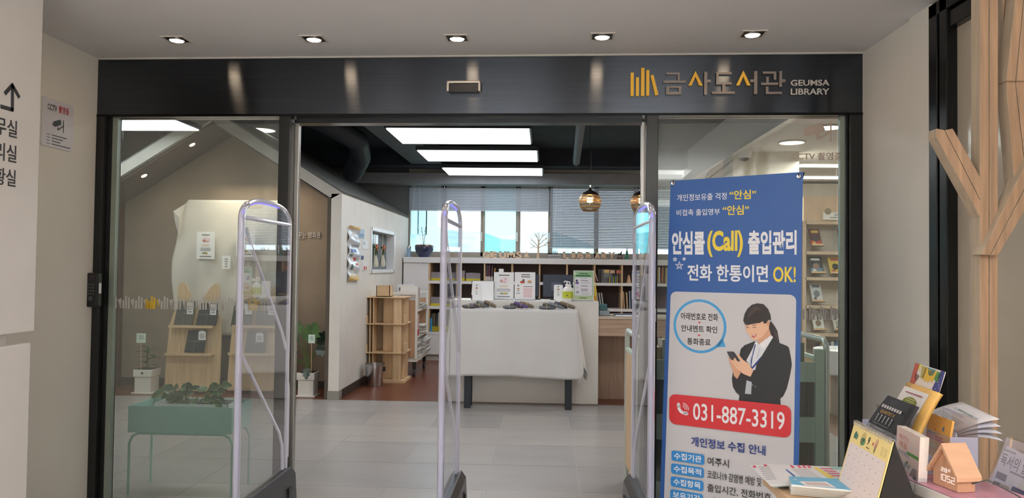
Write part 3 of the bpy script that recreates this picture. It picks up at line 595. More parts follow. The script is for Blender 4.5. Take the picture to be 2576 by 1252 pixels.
p.up(); p.ppx(W((685, 703), (700, 770), (735, 860), (748, 915), (785, 950), (825, 880), (780, 830), (715, 745), (720, 720)), skin2)
p.up(); p.ppx(W((668, 642), (745, 642), (762, 662), (815, 748), (795, 757), (722, 732), (704, 715)), ink((44, 42, 48))); p.up(); p.ppx(W((680, 650), (740, 650), (800, 742), (725, 725)), ink((58, 56, 64)))
p.up(); p.ppx(W((782, 665), (800, 670), (852, 735), (905, 770), (968, 855), (935, 925), (850, 890), (800, 852), (752, 800), (712, 748), (716, 735), (760, 742), (740, 725), (765, 712), (780, 742), (812, 762), (824, 745), (790, 700)), skin)
p.up()
for q in (((716, 745), (790, 780), (792, 785), (716, 750)), ((748, 790), (805, 805), (805, 810), (750, 797))): p.ppx(W(*q), skin2)
p.ppx(W((950, 1010), (965, 1018), (963, 1024), (950, 1017)), fold); p.ppx(W((985, 1028), (998, 1034), (996, 1040), (984, 1034)), fold)
# red phone number bar and the lower text
p.up(); ra0, rb0 = bp_.ab(1685, 1064); ra1 = bp_.ab(1991, 1030)[0]; rb1 = bp_.ab(1685, 989)[1]; p.rab(ra0, rb0, ra1, rb1, red, .03); p.up()
hh_ = rb1-rb0
p.text('031-887-3319', bp_.ab(1745, 1036)[0], rb0+hh_*.22, bp_.ab(1975, 1060)[0], rb0+hh_*.78, wh, .012)
ha, hb = bp_.ab(1717, 1030); q = []
for k in range(9): t_ = R(165+k*17); q.append((ha+.034*cos(t_)+.012, hb+.034*sin(t_)+.014))
for k in range(8, -1, -1): t_ = R(165+k*17); q.append((ha+.020*cos(t_)+.012, hb+.020*sin(t_)+.014))
p.pab(q, wh); p.ell(ha-.016, hb+.02, .008, .012, wh, 14); p.ell(ha+.018, hb-.014, .012, .008, wh, 14)
for rr in (.012, .020, .028):
    q = [(ha+.004+rr*cos(R(-10+k*20)), hb+.006+rr*sin(R(-10+k*20))) for k in range(6)]; q += [(ha+.004+(rr-.003)*cos(R(-10+k*20)), hb+.006+(rr-.003)*sin(R(-10+k*20))) for k in range(5, -1, -1)]; p.pab(q, wh)
p.tpx('개인정보 수집 안내', 1740, 1096, 1120, 1927, navy, .02)
for k, (t_, s_) in enumerate((('수집기관', '여주시'), ('수집목적', '코로나19 감염병 예방 및 확산'), ('수집항목', '출입시간, 전화번호'), ('보유기간', '4주'))):
    y = 1131+32*k+k*.3; pa, pb = bp_.ab(1691-k, y+25); pa1 = bp_.ab(1773-k, y+20)[0]; pt_ = bp_.ab(1691-k, y)[1]; p.rab(pa, pb, pa1, pt_, lb, .010); p.up()
    ph = pt_-pb; p.text(t_, pa+.012, pb+ph*.18, pa1-.012, pb+ph*.84, wh, .02)
    xr = {0: 1835, 1: 1947, 2: 1941, 3: 1815}[k]; p.text(s_, bp_.ab(1781, y+16)[0], pb+ph*.04, bp_.ab(xr, y+40)[0], pb+ph*.86, bk, .008)
p.done('printed_artwork', bn)
for k, (gx, gy) in enumerate(((1694, 461), (2010, 444))):
    a, b = bp_.ab(gx, gy); c = bp_.pt(a, b, .002); T = Matrix((bp_.ax, bp_.ay, bp_.n)).transposed()
    MB().lathe([(.0045, 0), (.0045, .003), (.0085, .004), (.011, .001), (.011, 0)], c, 20, T=T).build('grommet', chrome, bn, smooth=True)
    MB().tube([c+bp_.n*.005, c+bp_.n*.006+V((0, 0, .012)), c-bp_.n*.008+V((0, 0, .016)), c-bp_.n*.012], .0018, 6).build('hook', black, bn)
mid = bp_.pt(tlp[0]+.3, .75, -.10)
for c in (tlp, trp, BL, BR): MB().tube([mid, bp_.pt(c[0], c[1], -.012)], .006, 8).build('support_rod', black, bn)
for sx in (-1, 1): MB().tube([mid, V((mid.x+sx*.1, mid.y+.10, .01))], .007, 8).build('support_leg', black, bn)
# ================================================================ NEAR WALL LETTERING AND NOTICE
np_ = Plane((-2.15, 0, 0), (0, 1, 0), (0, 0, 1)); p = Print(np_, .0015); dk = ink((52, 54, 58))
def stroke(pr_, pts, w_, mat):
    for (x0, y0), (x1, y1) in zip(pts[:-1], pts[1:]):
        a0, b0 = pr_.p.ab(x0, y0); a1, b1 = pr_.p.ab(x1, y1); d = math.hypot(a1-a0, b1-b0); ux, uy = (a1-a0)/d, (b1-b0)/d; nx, ny = -uy*w_/2, ux*w_/2
        e_ = w_*.3; a0 -= ux*e_; b0 -= uy*e_; a1 += ux*e_; b1 += uy*e_
        pr_.pab([(a0+nx, b0+ny), (a0-nx, b0-ny), (a1-nx, b1-ny), (a1+nx, b1+ny)], mat)
stroke(p, [(31, 217), (30.5, 276), (3, 268)], .016, dk); stroke(p, [(13, 234), (30.5, 214), (47, 243)], .016, dk)
o = tag(p.build('wayfinding_arrow', p.mats, None, np_.pp(25, 245)), 'dark bent arrow pointing up on the near white wall', 'arrow'); q = o.modifiers.new('thickness', 'SOLIDIFY'); q.thickness = .003
for k, (t_, xr, yt, yb) in enumerate((('사무실', 43, 304, 349), ('관리실', 41.5, 366, 411), ('상황실', 39.5, 427, 471))):
    p = Print(np_, .0015); a1, b1 = np_.ab(xr, yt+1); _, b0 = np_.ab(xr, yb); vs_, _, x0, x1, y0, y1 = text_mesh(t_, .01)
    p.text(t_, a1-(b1-b0)/(y1-y0)*(x1-x0)*.92, b0, a1, b1, dk, .01)
    o = tag(p.build('room_name', p.mats, None, np_.pp(25, yt+20)), ('top', 'middle', 'bottom')[k]+' line of dark room names on the near white wall', 'lettering', 'room names on the near wall'); q = o.modifiers.new('thickness', 'SOLIDIFY'); q.thickness = .003
cp = Plane((-2.614, 0, 0), (0, 1, 0), (0, 0, 1)); a0, b0 = cp.ab(101, 363); a1, b1 = cp.ab(183, 267)
ct = thing('camera_notice', 'white rounded camera recording notice on the left wall', 'sign', cp.pt((a0+a1)/2, b0))
pts = []
for cx, cy, st in ((a1-.012, b0+.012, -90), (a1-.012, b1-.012, 0), (a0+.012, b1-.012, 90), (a0+.012, b0+.012, 180)): pts += [(cx+.012*cos(R(st+k*22.5)), cy+.012*sin(R(st+k*22.5))) for k in range(5)]
MB().prism([cp.pt(a, b, .001) for a, b in pts], cp.n*.006).build('plate', M('notice_plate', (226, 222, 226), .3, noise=0), ct)
p = Print(cp, .0085); p.tpx('CCTV', 116, 259, 274, 140, ink((62, 62, 66)), .01); p.tpx('촬영중', 144, 265, 283, 170, ink((190, 52, 66)), .02)
p.ppx([(131, 305), (147, 301), (150, 303), (150, 314), (135, 319), (132, 317)], ink((70, 76, 82))); p.ppx([(128, 309), (130, 309), (131, 316), (129, 316)], ink((70, 76, 82)))
p.ppx([(155, 303), (157, 303), (157, 334), (155, 334)], ink((70, 76, 82))); p.ppx([(142, 318), (144, 324), (156, 315), (156, 318), (144, 328), (140, 326)], ink((70, 76, 82)))
W_ = a1-a0; H_ = b1-b0
for k in range(4):
    yb = b0+H_*(.05+.062*(3-k)); p.rab(a0+W_*.14, yb, a0+W_*.25, yb+.005, ink((150, 146, 150))); p.rab(a0+W_*.30, yb, a0+W_*(.78, .66, .58, .90)[k], yb+.006, ink((110, 106, 110)))
p.done('printed_text', ct)
# ================================================================ MINT PLANTER BEHIND THE LEFT GLASS
mint = M('mint_green_metal', (166, 204, 194), .45, noise=.02)
zt_ = .565; c0 = PZ(325, 1012, .60); YP0 = 4.44
pl = thing('planter_stand', 'mint green metal box planter on thin legs behind the left glass', 'planter', (-2.1, 4.6, 0))
x0 = P(322, 1050, YP0).x; x1 = P(583, 1050, YP0).x; zt_ = P(322, 1020, YP0).z; zb_ = P(322, 1085, YP0).z; YP1 = YP0+.30; e = .004
MB().box(x0, x1, YP0, YP0+e, zb_, zt_).box(x0, x1, YP1-e, YP1, zb_, zt_).box(x0, x0+e, YP0+e, YP1-e, zb_, zt_).box(x1-e, x1, YP0+e, YP1-e, zb_, zt_).box(x0, x1, YP0, YP1, zb_-e, zb_).build('box', mint, pl)
for yy in (YP0+.02, YP1-.02):
    l_ = [(x0-.0, yy, 0), (x0, yy, zb_-.07), (x0+.02, yy, zb_-.028), (x0+.06, yy, zb_-.012), (x1-.06, yy, zb_-.012), (x1-.02, yy, zb_-.028), (x1, yy, zb_-.07), (x1, yy, 0)]
    MB().tube(l_, .008, 10).build('leg_frame', mint, pl, smooth=True)
def rim_box(mb, x0, x1, y0, y1, z0, z1, e=.004): mb.box(x0, x1, y0, y0+e, z0, z1).box(x0, x1, y1-e, y1, z0, z1).box(x0, x0+e, y0, y1, z0, z1).box(x1-e, x1, y0, y1, z0, z1).box(x0, x1, y0, y1, z0, z0+e); return mb
lin_ = thing('trough_pot', 'white rectangular trough pot sitting inside the mint planter', 'pot', (-2.05, 4.6, zb_)); rim_box(MB(), x0+.12, x1-.05, YP0+.06, YP1-.06, zb_, zt_+.006).build('trough', white, lin_)
MB().box(x0+.125, x1-.055, YP0+.065, YP1-.065, zb_+.01, zt_-.02).build('soil', M('dark_soil', (48, 38, 30), .9, noise=.2), lin_)
def leaf(mb, base, d, L, W_, up=V((0, 0, 1)), m=0, droop=.3, fold=.15, cuts=0, rim=None):
    d = V(d).normalized(); s = d.cross(up); s = (s if s.length > .01 else V((1, 0, 0))).normalized(); n = s.cross(d).normalized(); N = 9
    prof = [0, .55, .85, .98, 1, .93, .80, .60, .34, 0]
    mid_ = [V(base)+d*L*i/N-V((0, 0, 1))*droop*L*(i/N)**2 for i in range(N+1)]
    for sg_ in (-1, 1):
        edge = []
        for i in range(N+1):
            wv = prof[i]*W_/2
            if cuts and i in (3, 5, 7): wv *= .55
            edge.append(mid_[i]+s*sg_*wv+n*fold*wv)
        vs = mid_+edge; fs = [(i, i+1, N+2+i, N+1+i) for i in range(N)] if sg_ > 0 else [(i+1, i, N+1+i, N+2+i) for i in range(N)]
        mb.add(vs, fs, m)
        if rim is not None:
            e2 = [mid_[i]+(edge[i]-mid_[i])*1.12+n*.001 for i in range(N+1)]; mb.add(edge+e2, [(i, i+1, N+2+i, N+1+i) for i in range(N)], rim)
    return mb
gl = M('dark_green_leaf', (52, 78, 46), .4, noise=.18, ns=14); gl2 = M('mid_green_leaf', (78, 112, 62), .4, noise=.2, ns=14); gl3 = M('deep_green_leaf', (34, 56, 40), .35, noise=.15, ns=12)
vr = M('cream_leaf_edge', (206, 214, 160), .5, noise=.1); stem_m = M('green_stem', (92, 112, 60), .5)
fo = thing('variegated_trailing_plant', 'trailing plant with cream edged green leaves in the mint planter', 'plant', (x0+.3, 4.57, zt_-.02))
rnd = random.Random(3)
for k in range(34):
    a = rnd.uniform(0, 2*pi); bx = rnd.uniform(x0+.2, x1-.16); b_ = V((bx, YP0+.13+rnd.uniform(-.03, .05), zt_-.01)); tip = b_+V((cos(a)*.05, sin(a)*.04-.01, rnd.uniform(.015, .12)))
    m_ = MB(); m_.tube([b_, b_.lerp(tip, .5)+V((0, 0, .012)), tip], .0018, 5, 0); leaf(m_, tip, V((cos(a), sin(a)*.7-.2, rnd.uniform(-.25, .35))), rnd.uniform(.055, .08), rnd.uniform(.036, .052), up=V((.1, -1, .5)), m=1+(k % 3 == 0), droop=.25, rim=3)
    m_.build('leaf_stem', [stem_m, gl2, gl, vr], fo)
hp = P(468, 992, 4.58)
m_ = MB(); m_.tube([(hp.x, 4.58, zt_-.02), (hp.x-.004, 4.58, zt_+.09)], .002, 5)
for k in range(26): a = k*2.4; leaf(m_, V((hp.x, 4.58, zt_+.03+.0028*k)), V((cos(a), sin(a), .5)), .035, .014, m=1, droop=.3)
m_.build('bushy_sprig', [stem_m, gl2], fo)
# ================================================================ ALCOVE CONTENT
def square_pot(name, label, px, pyb, pyt, wpx, Y):
    c = P(px, pyb, Y); wv = (P(px+wpx/2, pyb, Y).x-P(px-wpx/2, pyb, Y).x)/2; zt2 = P(px, pyt, Y).z; t = thing(name, label, 'plant pot', (c.x, Y+wv, 0)); cx, cy = c.x, Y+wv
    def fr(a, b, z0, z1, m_): return m_.prism([(cx-a, cy-a, z0), (cx+a, cy-a, z0), (cx+a, cy+a, z0), (cx-a, cy+a, z0)], (0, 0, z1-z0))
    wp = M('white_ceramic', (226, 224, 218), .35, noise=.01)
    m_ = MB(); fr(wv*.86, 0, .012, zt2*.70, m_); m_.build('body', wp, t, bevel=.006); m_ = MB(); fr(wv*.97, 0, zt2*.70, zt2, m_); m_.build('collar', wp, t, bevel=.006)
    m_ = MB(); fr(wv*1.08, 0, 0.001, .014, m_); m_.build('saucer', wp, t, bevel=.003); m_ = MB(); fr(wv*.85, 0, zt2-.006, zt2+.002, m_); m_.build('soil', MC['dark_soil'], t)
    m_ = MB().lathe([(.012, -.002), (.012, .002)], (cx, cy-wv*.98, zt2*.86), 16, T=Matrix.Rotation(R(90), 3, 'X')); m_.build('badge', black, t)
    return V((cx, cy, zt2))
top = square_pot('monstera_pot', 'white square pot holding the monstera in the alcove', 767, 996, 938, 46, 7.86)
mo = thing('monstera_plant', 'large leaved monstera in a white pot beside the pillar', 'plant', top)
for k, (px, py, tx, ty, L, W_, mt, dy) in enumerate(((773, 860, 796, 806, .26, .25, 1, 0), (748, 842, 722, 870, .20, .17, 0, .05), (800, 868, 826, 818, .20, .17, 2, .1), (792, 880, 828, 880, .19, .15, 2, -.05),
                                                    (742, 900, 716, 858, .20, .16, 2, -.1), (745, 905, 726, 900, .12, .09, 1, -.1), (772, 925, 776, 936, .12, .11, 2, -.15), (760, 838, 745, 826, .22, .2, 1, .08))):
    b_ = P(px, py, 7.95+dy); e_ = P(tx, ty, 7.95+dy); m_ = MB(); m_.tube([top, top.lerp(b_, .5)+V((0, 0, .04)), b_], .006, 7)
    d = (e_-b_).normalized() if k != 6 else V((.1, -.4, -.6)); leaf(m_, b_, d, L, W_, up=V((0, -1, .35)), m=1, droop=.12, fold=.12, cuts=1); m_.build('leaf_stem', [stem_m, (gl, gl2, gl3)[mt]], mo)
def tagc(px, py, Y, lab, wv=.07, hv=.09, base=None):
    c = P(px, py, Y); t = thing('plant_tag', lab, 'tag', (c.x, Y, base.z if base else c.z-.2)); MB().tube([(c.x-.005, Y+.02, (base.z if base else c.z-.3)), (c.x, Y+.002, c.z-hv/2)], .003, 6).build('stick', birch, t)
    MB().box(c.x-wv/2, c.x+wv/2, Y, Y+.002, c.z-hv/2, c.z+hv/2).build('card', M('mint_card', (206, 226, 214), .6, noise=0), t); q = Print(Plane((0, Y, 0), (1, 0, 0), (0, 0, 1)), .001); q.lines(c.x-wv*.3, c.z-hv*.1, c.x+wv*.3, c.z+hv*.35, 3, ink((130, 150, 140))); q.done('printed_text', t)
tagc(784, 852, 7.84, 'pale tag on a stick among the monstera leaves', base=top)
top = square_pot('rubber_plant_pot', 'white square pot at the far left of the alcove', 356, 985, 930, 48, 7.86)
ru = thing('rubber_plant', 'small dark leaved rubber plant at the far left of the alcove', 'plant', top)
m_ = MB(); m_.tube([top, top+V((0, 0, .24))], .007, 7); m_.build('trunk', stem_m, ru)
for k in range(11):
    a = k*2.4; m_ = MB(); b_ = top+V((0, 0, .03+.021*k)); leaf(m_, b_, V((cos(a), sin(a)*.6-.2, .35)), .15, .07, m=0, droop=.35, fold=.2); m_.build('leaf', gl if k % 2 else gl2, ru)
tagc(355, 850, 7.84, 'pale square tag above the rubber plant', .10, .10, base=top)
# white sheet over a panel
sb_ = thing('projector_panel', 'white sheet draped over a board at the back of the alcove', 'covered board', (-3.5, 8.38, .5))
zt2 = P(560, 503, 8.3).z; xl = P(467, 505, 8.3).x; xr = P(706, 505, 8.3).x
MB().box(xl+.02, xr-.02, 8.31, 8.39, .55, zt2-.01).build('board', M('grey_board', (120, 118, 112), .6), sb_)
lx = [(0, 467), (.06, 452), (.15, 447), (.3, 440), (.45, 430), (.6, 432), (.8, 439), (1, 445)]
def sheet(u, v):
    zz = zt2-(zt2-.60)*v; i = max(j for j in range(len(lx)) if lx[j][0] <= v); j = min(i+1, len(lx)-1)
    f_ = 0 if i == j else (v-lx[i][0])/(lx[j][0]-lx[i][0]); pxl = lx[i][1]+(lx[j][1]-lx[i][1])*f_; xl_ = P(pxl, 640, 8.25).x; x = xl_+(xr-xl_+.02*sin(v*9))*u
    y = 8.295-.03*v-.022*sin(u*17+v*5)*v-.015*sin(u*31+v*11)*v-.012*sin(v*14+u*6)*(v*(1-v))*3-.02*max(0, 1-abs(u-.22-v*.15)*9)*v-.018*abs(sin(u*7+2))*v
    return V((x, y, zz))
MB().grid(sheet, 60, 46).build('sheet', M('white_sheet', (214, 210, 202), .85, noise=.02), sb_, smooth=True, solid=.002)
m_ = MB().add([P(467, 512, 8.28), P(436, 531, 8.24), P(441, 560, 8.22), P(449, 592, 8.24), P(455, 590, 8.27), P(462, 540, 8.28), P(451, 548, 8.19)], [(0, 1, 6), (1, 2, 6), (2, 3, 6), (3, 4, 6), (4, 5, 6), (5, 0, 6)]); m_.build('sheet_corner', MC['white_sheet'], sb_, solid=.002)
def notice(name, label, px0, py0, px1, py1, Y, rows=6, art=True, cat='notice', col=None):
    pln = Plane((0, Y, 0), (1, 0, 0), (0, 0, 1)); a0, b0 = pln.ab(px0, py1); a1, b1 = pln.ab(px1, py0); t = thing(name, label, cat, (a0, Y, b0)); w_, h_ = a1-a0, b1-b0
    MB().prism([(a0, Y, b0), (a1, Y, b0), (a1, Y, b1), (a0, Y, b1)], (0, .002, 0)).build('sheet', col or paper, t); q = Print(pln, .001, .0004)
    if art:
        q.rab(a0+w_*.28, b1-h_*.13, a1-w_*.28, b1-h_*.10, ink((70, 70, 76))); q.ell(a0+w_*.52, b1-h_*.30, w_*.22, h_*.11, ink((238, 214, 218))); q.up(); q.ell(a0+w_*.42, b1-h_*.33, w_*.10, h_*.05, ink((196, 130, 120))); q.ell(a0+w_*.60, b1-h_*.35, w_*.07, h_*.025, ink((214, 160, 160)))
        q.rab(a0+w_*.30, b1-h_*.52, a1-w_*.30, b1-h_*.47, ink((222, 208, 184))); q.lines(a0+w_*.14, b1-h_*.70, a1-w_*.14, b1-h_*.56, 3, ink((150, 150, 156)))
        q.ell(a0+w_*.42, b1-h_*.78, w_*.12, h_*.04, ink((150, 160, 120))); q.ell(a0+w_*.56, b1-h_*.79, w_*.06, h_*.045, ink((214, 180, 90))); q.rab(a0+w_*.18, b1-h_*.92, a1-w_*.18, b1-h_*.885, ink((120, 120, 126)))
    else: q.lines(a0+w_*.3, b0+h_*.15, a1-w_*.3, b1-h_*.1, rows, ink((140, 134, 130)), .4)
    q.done('print', t); return t
notice('pinned_notice', 'white notice with a pink palette picture pinned on the left of the sheet', 494, 583, 541, 651, 8.225); notice('pinned_notice', 'white notice pinned on the draped sheet behind the left gate', 594, 579, 642, 646, 8.225, rows=5); notice('pinned_note', 'small white card pinned in the middle of the sheet', 558, 643, 580, 676, 8.225, 4, False)
# rabbit display stands
def rabbit(label, dx):
    Y = 8.06
    def Q(px, py, dy=0): q = P(px+dx, py, Y+dy); return q
    t = thing('rabbit_display_stand', label, 'display stand', (Q(483, 983).x, Y, 0), 'rabbit shaped plywood display stands')
    body = [(413, 981), (416, 930), (421, 870), (427, 815), (437, 785), (450, 772), (530, 772), (548, 785), (557, 808), (556, 870), (554, 930), (551, 983)]
    MB().prism([Q(x, y) for x, y in body], (0, .018, 0)).build('back_board', birch, t)
    for e_ in (((452, 780), (446, 745), (449, 720), (457, 709), (466, 712), (478, 735), (485, 765), (482, 785)), ((500, 780), (512, 748), (530, 722), (544, 711), (551, 718), (553, 740), (545, 770), (538, 790))):
        MB().prism([Q(x, y, -.001) for x, y in e_], (0, .016, 0)).build('ear', birch, t)
    for y, xa, xb in ((820, 434, 545), (889, 424, 540), (976, 424, 536)):
        a = Q(xa, y); b = Q(xb, y); MB().box(a.x, b.x, Y-.09, Y, a.z-.008, a.z+.006).box(a.x, b.x, Y-.095, Y-.088, a.z-.008, a.z+.02).build('shelf', birch_x, t, bevel=.001)
    return t
rabbit('plywood rabbit display stand with two tall ears, fully in view', 0); rabbit('plywood rabbit display stand partly behind the gate and door post', 158)
def wrapped(label, quad, Y, rgb, tagpx=None):
    t = thing('wrapped_book', label, 'wrapped book', P(*quad[3], Y), 'paper wrapped books on the rabbit stands'); q = [P(x, y, Y) for x, y in quad]
    MB().prism(q, (0, .022, 0)).build('wrapped_block', M('wrap_%d_%d_%d' % rgb, rgb, .7, noise=.05), t, bevel=.002); tl, tr_, br, bl = q; tw = M('twine', (150, 140, 124), .8)
    off = V((0, -.003, 0)); m_ = MB(); m_.tube([(tl+tr_)/2+off, (bl+br)/2+off], .0018, 5).tube([(tl+bl)/2+off, (tr_+br)/2+off], .0018, 5); c = (tl+br)/2+off
    m_.tube([c, c+V((-.02, -.006, .012)), c+V((-.03, 0, -.004)), c], .0016, 5).tube([c, c+V((.02, -.006, .012)), c+V((.03, 0, -.004)), c], .0016, 5); m_.build('twine', tw, t)
    if tagpx:
        ta, tb = P(tagpx[0], tagpx[2], Y), P(tagpx[1], tagpx[3], Y); pts = [(ta.x, Y-.005, tb.z), (tb.x, Y-.005, tb.z), (tb.x, Y-.005, ta.z-.02)]+[((ta.x+tb.x)/2+(tb.x-ta.x)/2*cos(R(k*20)), Y-.005, ta.z-.02+.02*sin(R(k*20))) for k in range(10)]
        MB().prism(pts, (0, .001, 0)).build('paper_tag', paper, t)
        q = Print(Plane((0, Y-.0055, 0), (1, 0, 0), (0, 0, 1)), .0005); q.lines(ta.x+.012, tb.z+.02, tb.x-.012, ta.z-.03, 3, ink((120, 124, 126))); q.done('printed_text', t)
Yw = 8.0
wrapped('grey wrapped book upper left on the first rabbit stand', [(449, 757), (491, 757), (482, 818), (436, 818)], Yw, (86, 88, 86), (471, 486, 759, 790)); wrapped('navy wrapped book upper right on the first rabbit stand', [(505, 762), (550, 762), (542, 819), (491, 819)], Yw, (36, 44, 56), (529, 544, 764, 792))
wrapped('navy wrapped book on the middle shelf of the first rabbit stand', [(474, 830), (519, 830), (511, 886), (463, 886)], Yw, (34, 42, 54), (500, 518, 831, 855)); wrapped('green wrapped book on the second rabbit stand behind the gate', [(591, 758), (636, 758), (630, 820), (580, 820)], Yw, (44, 58, 48), (618, 634, 760, 790))
wrapped('grey wrapped book on the middle shelf of the second rabbit stand', [(622, 833), (668, 833), (664, 891), (614, 891)], Yw, (92, 90, 90), (644, 663, 836, 860)); wrapped('grey wrapped book upper right on the second rabbit stand', [(646, 760), (692, 760), (690, 820), (640, 820)], Yw, (100, 98, 98), (676, 692, 764, 792))

# ================================================================ BACK BOOKCASE
YF = 11.13; YK = YB-.06
def Z(py, px=1100, Y=YF): return P(px, py, Y).z
def Xf(px, Y=YF): return P(px, 700, Y).x
ztop = Z(647); zs_ = [Z(661), Z(706), Z(770), Z(835)]; z2 = [Z(713), Z(777), Z(841)]
bc = thing('low_bookcase', 'long white topped bookcase with wooden dividers under the windows', 'bookcase', (0, YF, 0))
XR_ = 1.98; X0 = BWL+.02
MB().box(X0, XR_, YF-.02, YB-.005, zs_[0], ztop).build('top_board', white, bc, bevel=.004)
dark_back = M('umber_back_panel', (92, 78, 76), .7, noise=.06)
MB().box(X0, XR_, YK-.01, YK, .06, zs_[0]).build('back_panel', dark_back, bc)
xs = [1080+69.3*k for k in range(9)]
for i, px in enumerate(xs): x = Xf(px); MB().box(x-.011, x+.011, YF+.004, YK-.01, z2[2], zs_[0]).build('divider', birch, bc)
for i, (za, zb2) in enumerate(((z2[0], zs_[1]), (z2[1], zs_[2]), (z2[2], zs_[3]))): MB().box(Xf(1080)-.011, XR_, YF, YK-.01, za, zb2).build('shelf', white, bc, bevel=.002)
xd = Xf(1080)-.013
MB().box(X0, xd, YF, YF+.02, Z(779)+.012, zs_[0]-.004).build('cabinet_door', white, bc, bevel=.003); MB().box(X0, xd, YF, YF+.02, .09, Z(779)).build('cabinet_door', white, bc, bevel=.003)
MB().box(Xf(1030), xd-.02, YF-.012, YF+.001, Z(783), Z(780)).build('handle', M('grey_handle_strip', (170, 168, 170), .5), bc)  # thin grey strip at the top of the lower cabinet door
for i in range(0, 8, 2):
    MB().box(Xf(xs[i])-.009, Xf(xs[i+2])-.013 if i < 6 else XR_, YF, YF+.02, .09, z2[2]-.004).build('base_door', white, bc, bevel=.003)
MB().box(X0, XR_, YF+.04, YF+.06, 0, .09).build('plinth', M('plinth_grey', (190, 186, 182), .5), bc)
# books: one shared shape per colour pair, scaled per book
_bk = {}
def book(label, group, x, y, z, w_, d_, h_, rgb, lean=0, rz=0, band=None, name='book', flat=False):
    key = (rgb, band)
    if key not in _bk:
        m_ = MB(); m_.box(0, .08, 0, 1, 0, 1, 0).box(.92, 1, 0, 1, 0, 1, 0).box(.08, .92, 0, .06, 0, 1, 0).box(.08, .92, .06, .96, .03, .97, 1)
        if band: m_.box(-.004, 1.004, -.004, .3, .02, .30 if len(band) == 3 else .2, 2)
        o = m_.build(name, [M('cover_%d_%d_%d' % rgb, rgb, .5, noise=0), M('page_block', (226, 220, 206), .8, noise=0)]+([M('band_%d_%d_%d' % band, band, .5, noise=0)] if band else [])); _bk[key] = o.data
    else: o = bpy.data.objects.new(name, _bk[key]); COL.objects.link(o)
    o.scale = (w_, d_, h_); o.location = (x, y, z); o.rotation_euler = (0, lean, rz)
    if flat: o.rotation_euler = (R(0), R(90), rz); 
    return tag(o, label, 'book', group)
rb_ = random.Random(11)
rows = {0: zs_[1], 1: zs_[2], 2: zs_[3]}
def ybooks(c, r, pxa, pxb, hpx, g, band=True):
    xa, xb = Xf(pxa), Xf(pxb); h_ = hpx*YF/F; n = int((xb-xa)/.0215)
    for k in range(n): book('grey yellow footed book '+g, 'yellow footed books '+g, xa+.0215*k, YF+.05, rows[r]+.001, .0205, .16, h_*(.97+.05*rb_.random()), (150, 142, 150), band=(206, 188, 40))
ybooks(0, 0, 1083, 1145, 22, 'on the top shelf beside the white door'); ybooks(0, 1, 1083, 1145, 23, 'on the second shelf beside the white door'); ybooks(1, 0, 1171, 1211, 21, 'on the top shelf right of the middle gate')
ybooks(1, 0, 1150, 1169, 26, 'on the top shelf seen through the middle gate')
pal = [(70, 66, 70), (96, 82, 78), (60, 78, 104), (150, 60, 50), (196, 190, 180), (64, 96, 92), (120, 104, 70), (180, 150, 60), (210, 210, 214), (84, 64, 84)]
def mixed(g, px0, px1, Y, z, h0, h1, w0=.012, w1=.024, lean=.08, pals=pal, band=None, dep=.18):
    x = Xf(px0, Y); xe = Xf(px1, Y)
    while x < xe-.012:
        w_ = rb_.uniform(w0, w1); book('slim book '+g, 'books '+g, x, Y, z+.002, w_, dep, rb_.uniform(h0, h1), rb_.choice(pals), lean=lean*rb_.random(), band=band); x += w_+.006
mixed('on the bottom shelf beside the trolley', 1084, 1144, YF+.04, zs_[3], .26, .31, pals=pal[:1]+[(90, 86, 80), (120, 96, 74), (70, 92, 74), (186, 182, 176)], band=(196, 176, 50))
mixed('with dark striped spines on the top shelf', 1217, 1240, YF+.04, zs_[1], .22, .25, pals=[(74, 62, 64), (62, 54, 58), (98, 52, 70)], band=(214, 208, 204))
book('sky blue book at the left end of the bottom shelf', None, Xf(1080)+.016, YF+.03, zs_[3]+.001, .03, .2, .2, (64, 150, 206))
book('orange book behind the dark striped books', None, Xf(1241), YF+.05, zs_[1]+.001, .016, .16, .2, (206, 150, 84), lean=.05)
for px in (1563, 1570, 1578): book('tan folder on the bookcase middle shelf at the right', 'tan folders on the middle shelf', Xf(px), YF+.05, z2[1]+.001+(zs_[2]-z2[1]), .022, .16, .24+.01*(px % 3), (186, 160, 132), lean=-.06)
for px in (1585, 1591, 1597): book('grey blue slim file on the middle shelf at the right', 'grey blue files', Xf(px), YF+.05, zs_[2]+.001, .018, .16, .26, (150, 164, 184), lean=-.03)
for px in (1506, 1512, 1518): book('pale grey file leaning on the middle shelf', 'pale grey files', Xf(px), YF+.05, zs_[2]+.001, .018, .16, .23, (176, 178, 176), lean=-.14)
mixed('behind the green notice', 1424, 1488, YF+.05, zs_[2], .2, .28, pals=[(196, 196, 200), (120, 130, 140), (90, 96, 90)])
mixed('on the far right shelf seen beyond the right gate', 1640, 1690, YF+.05, zs_[1], .2, .28)
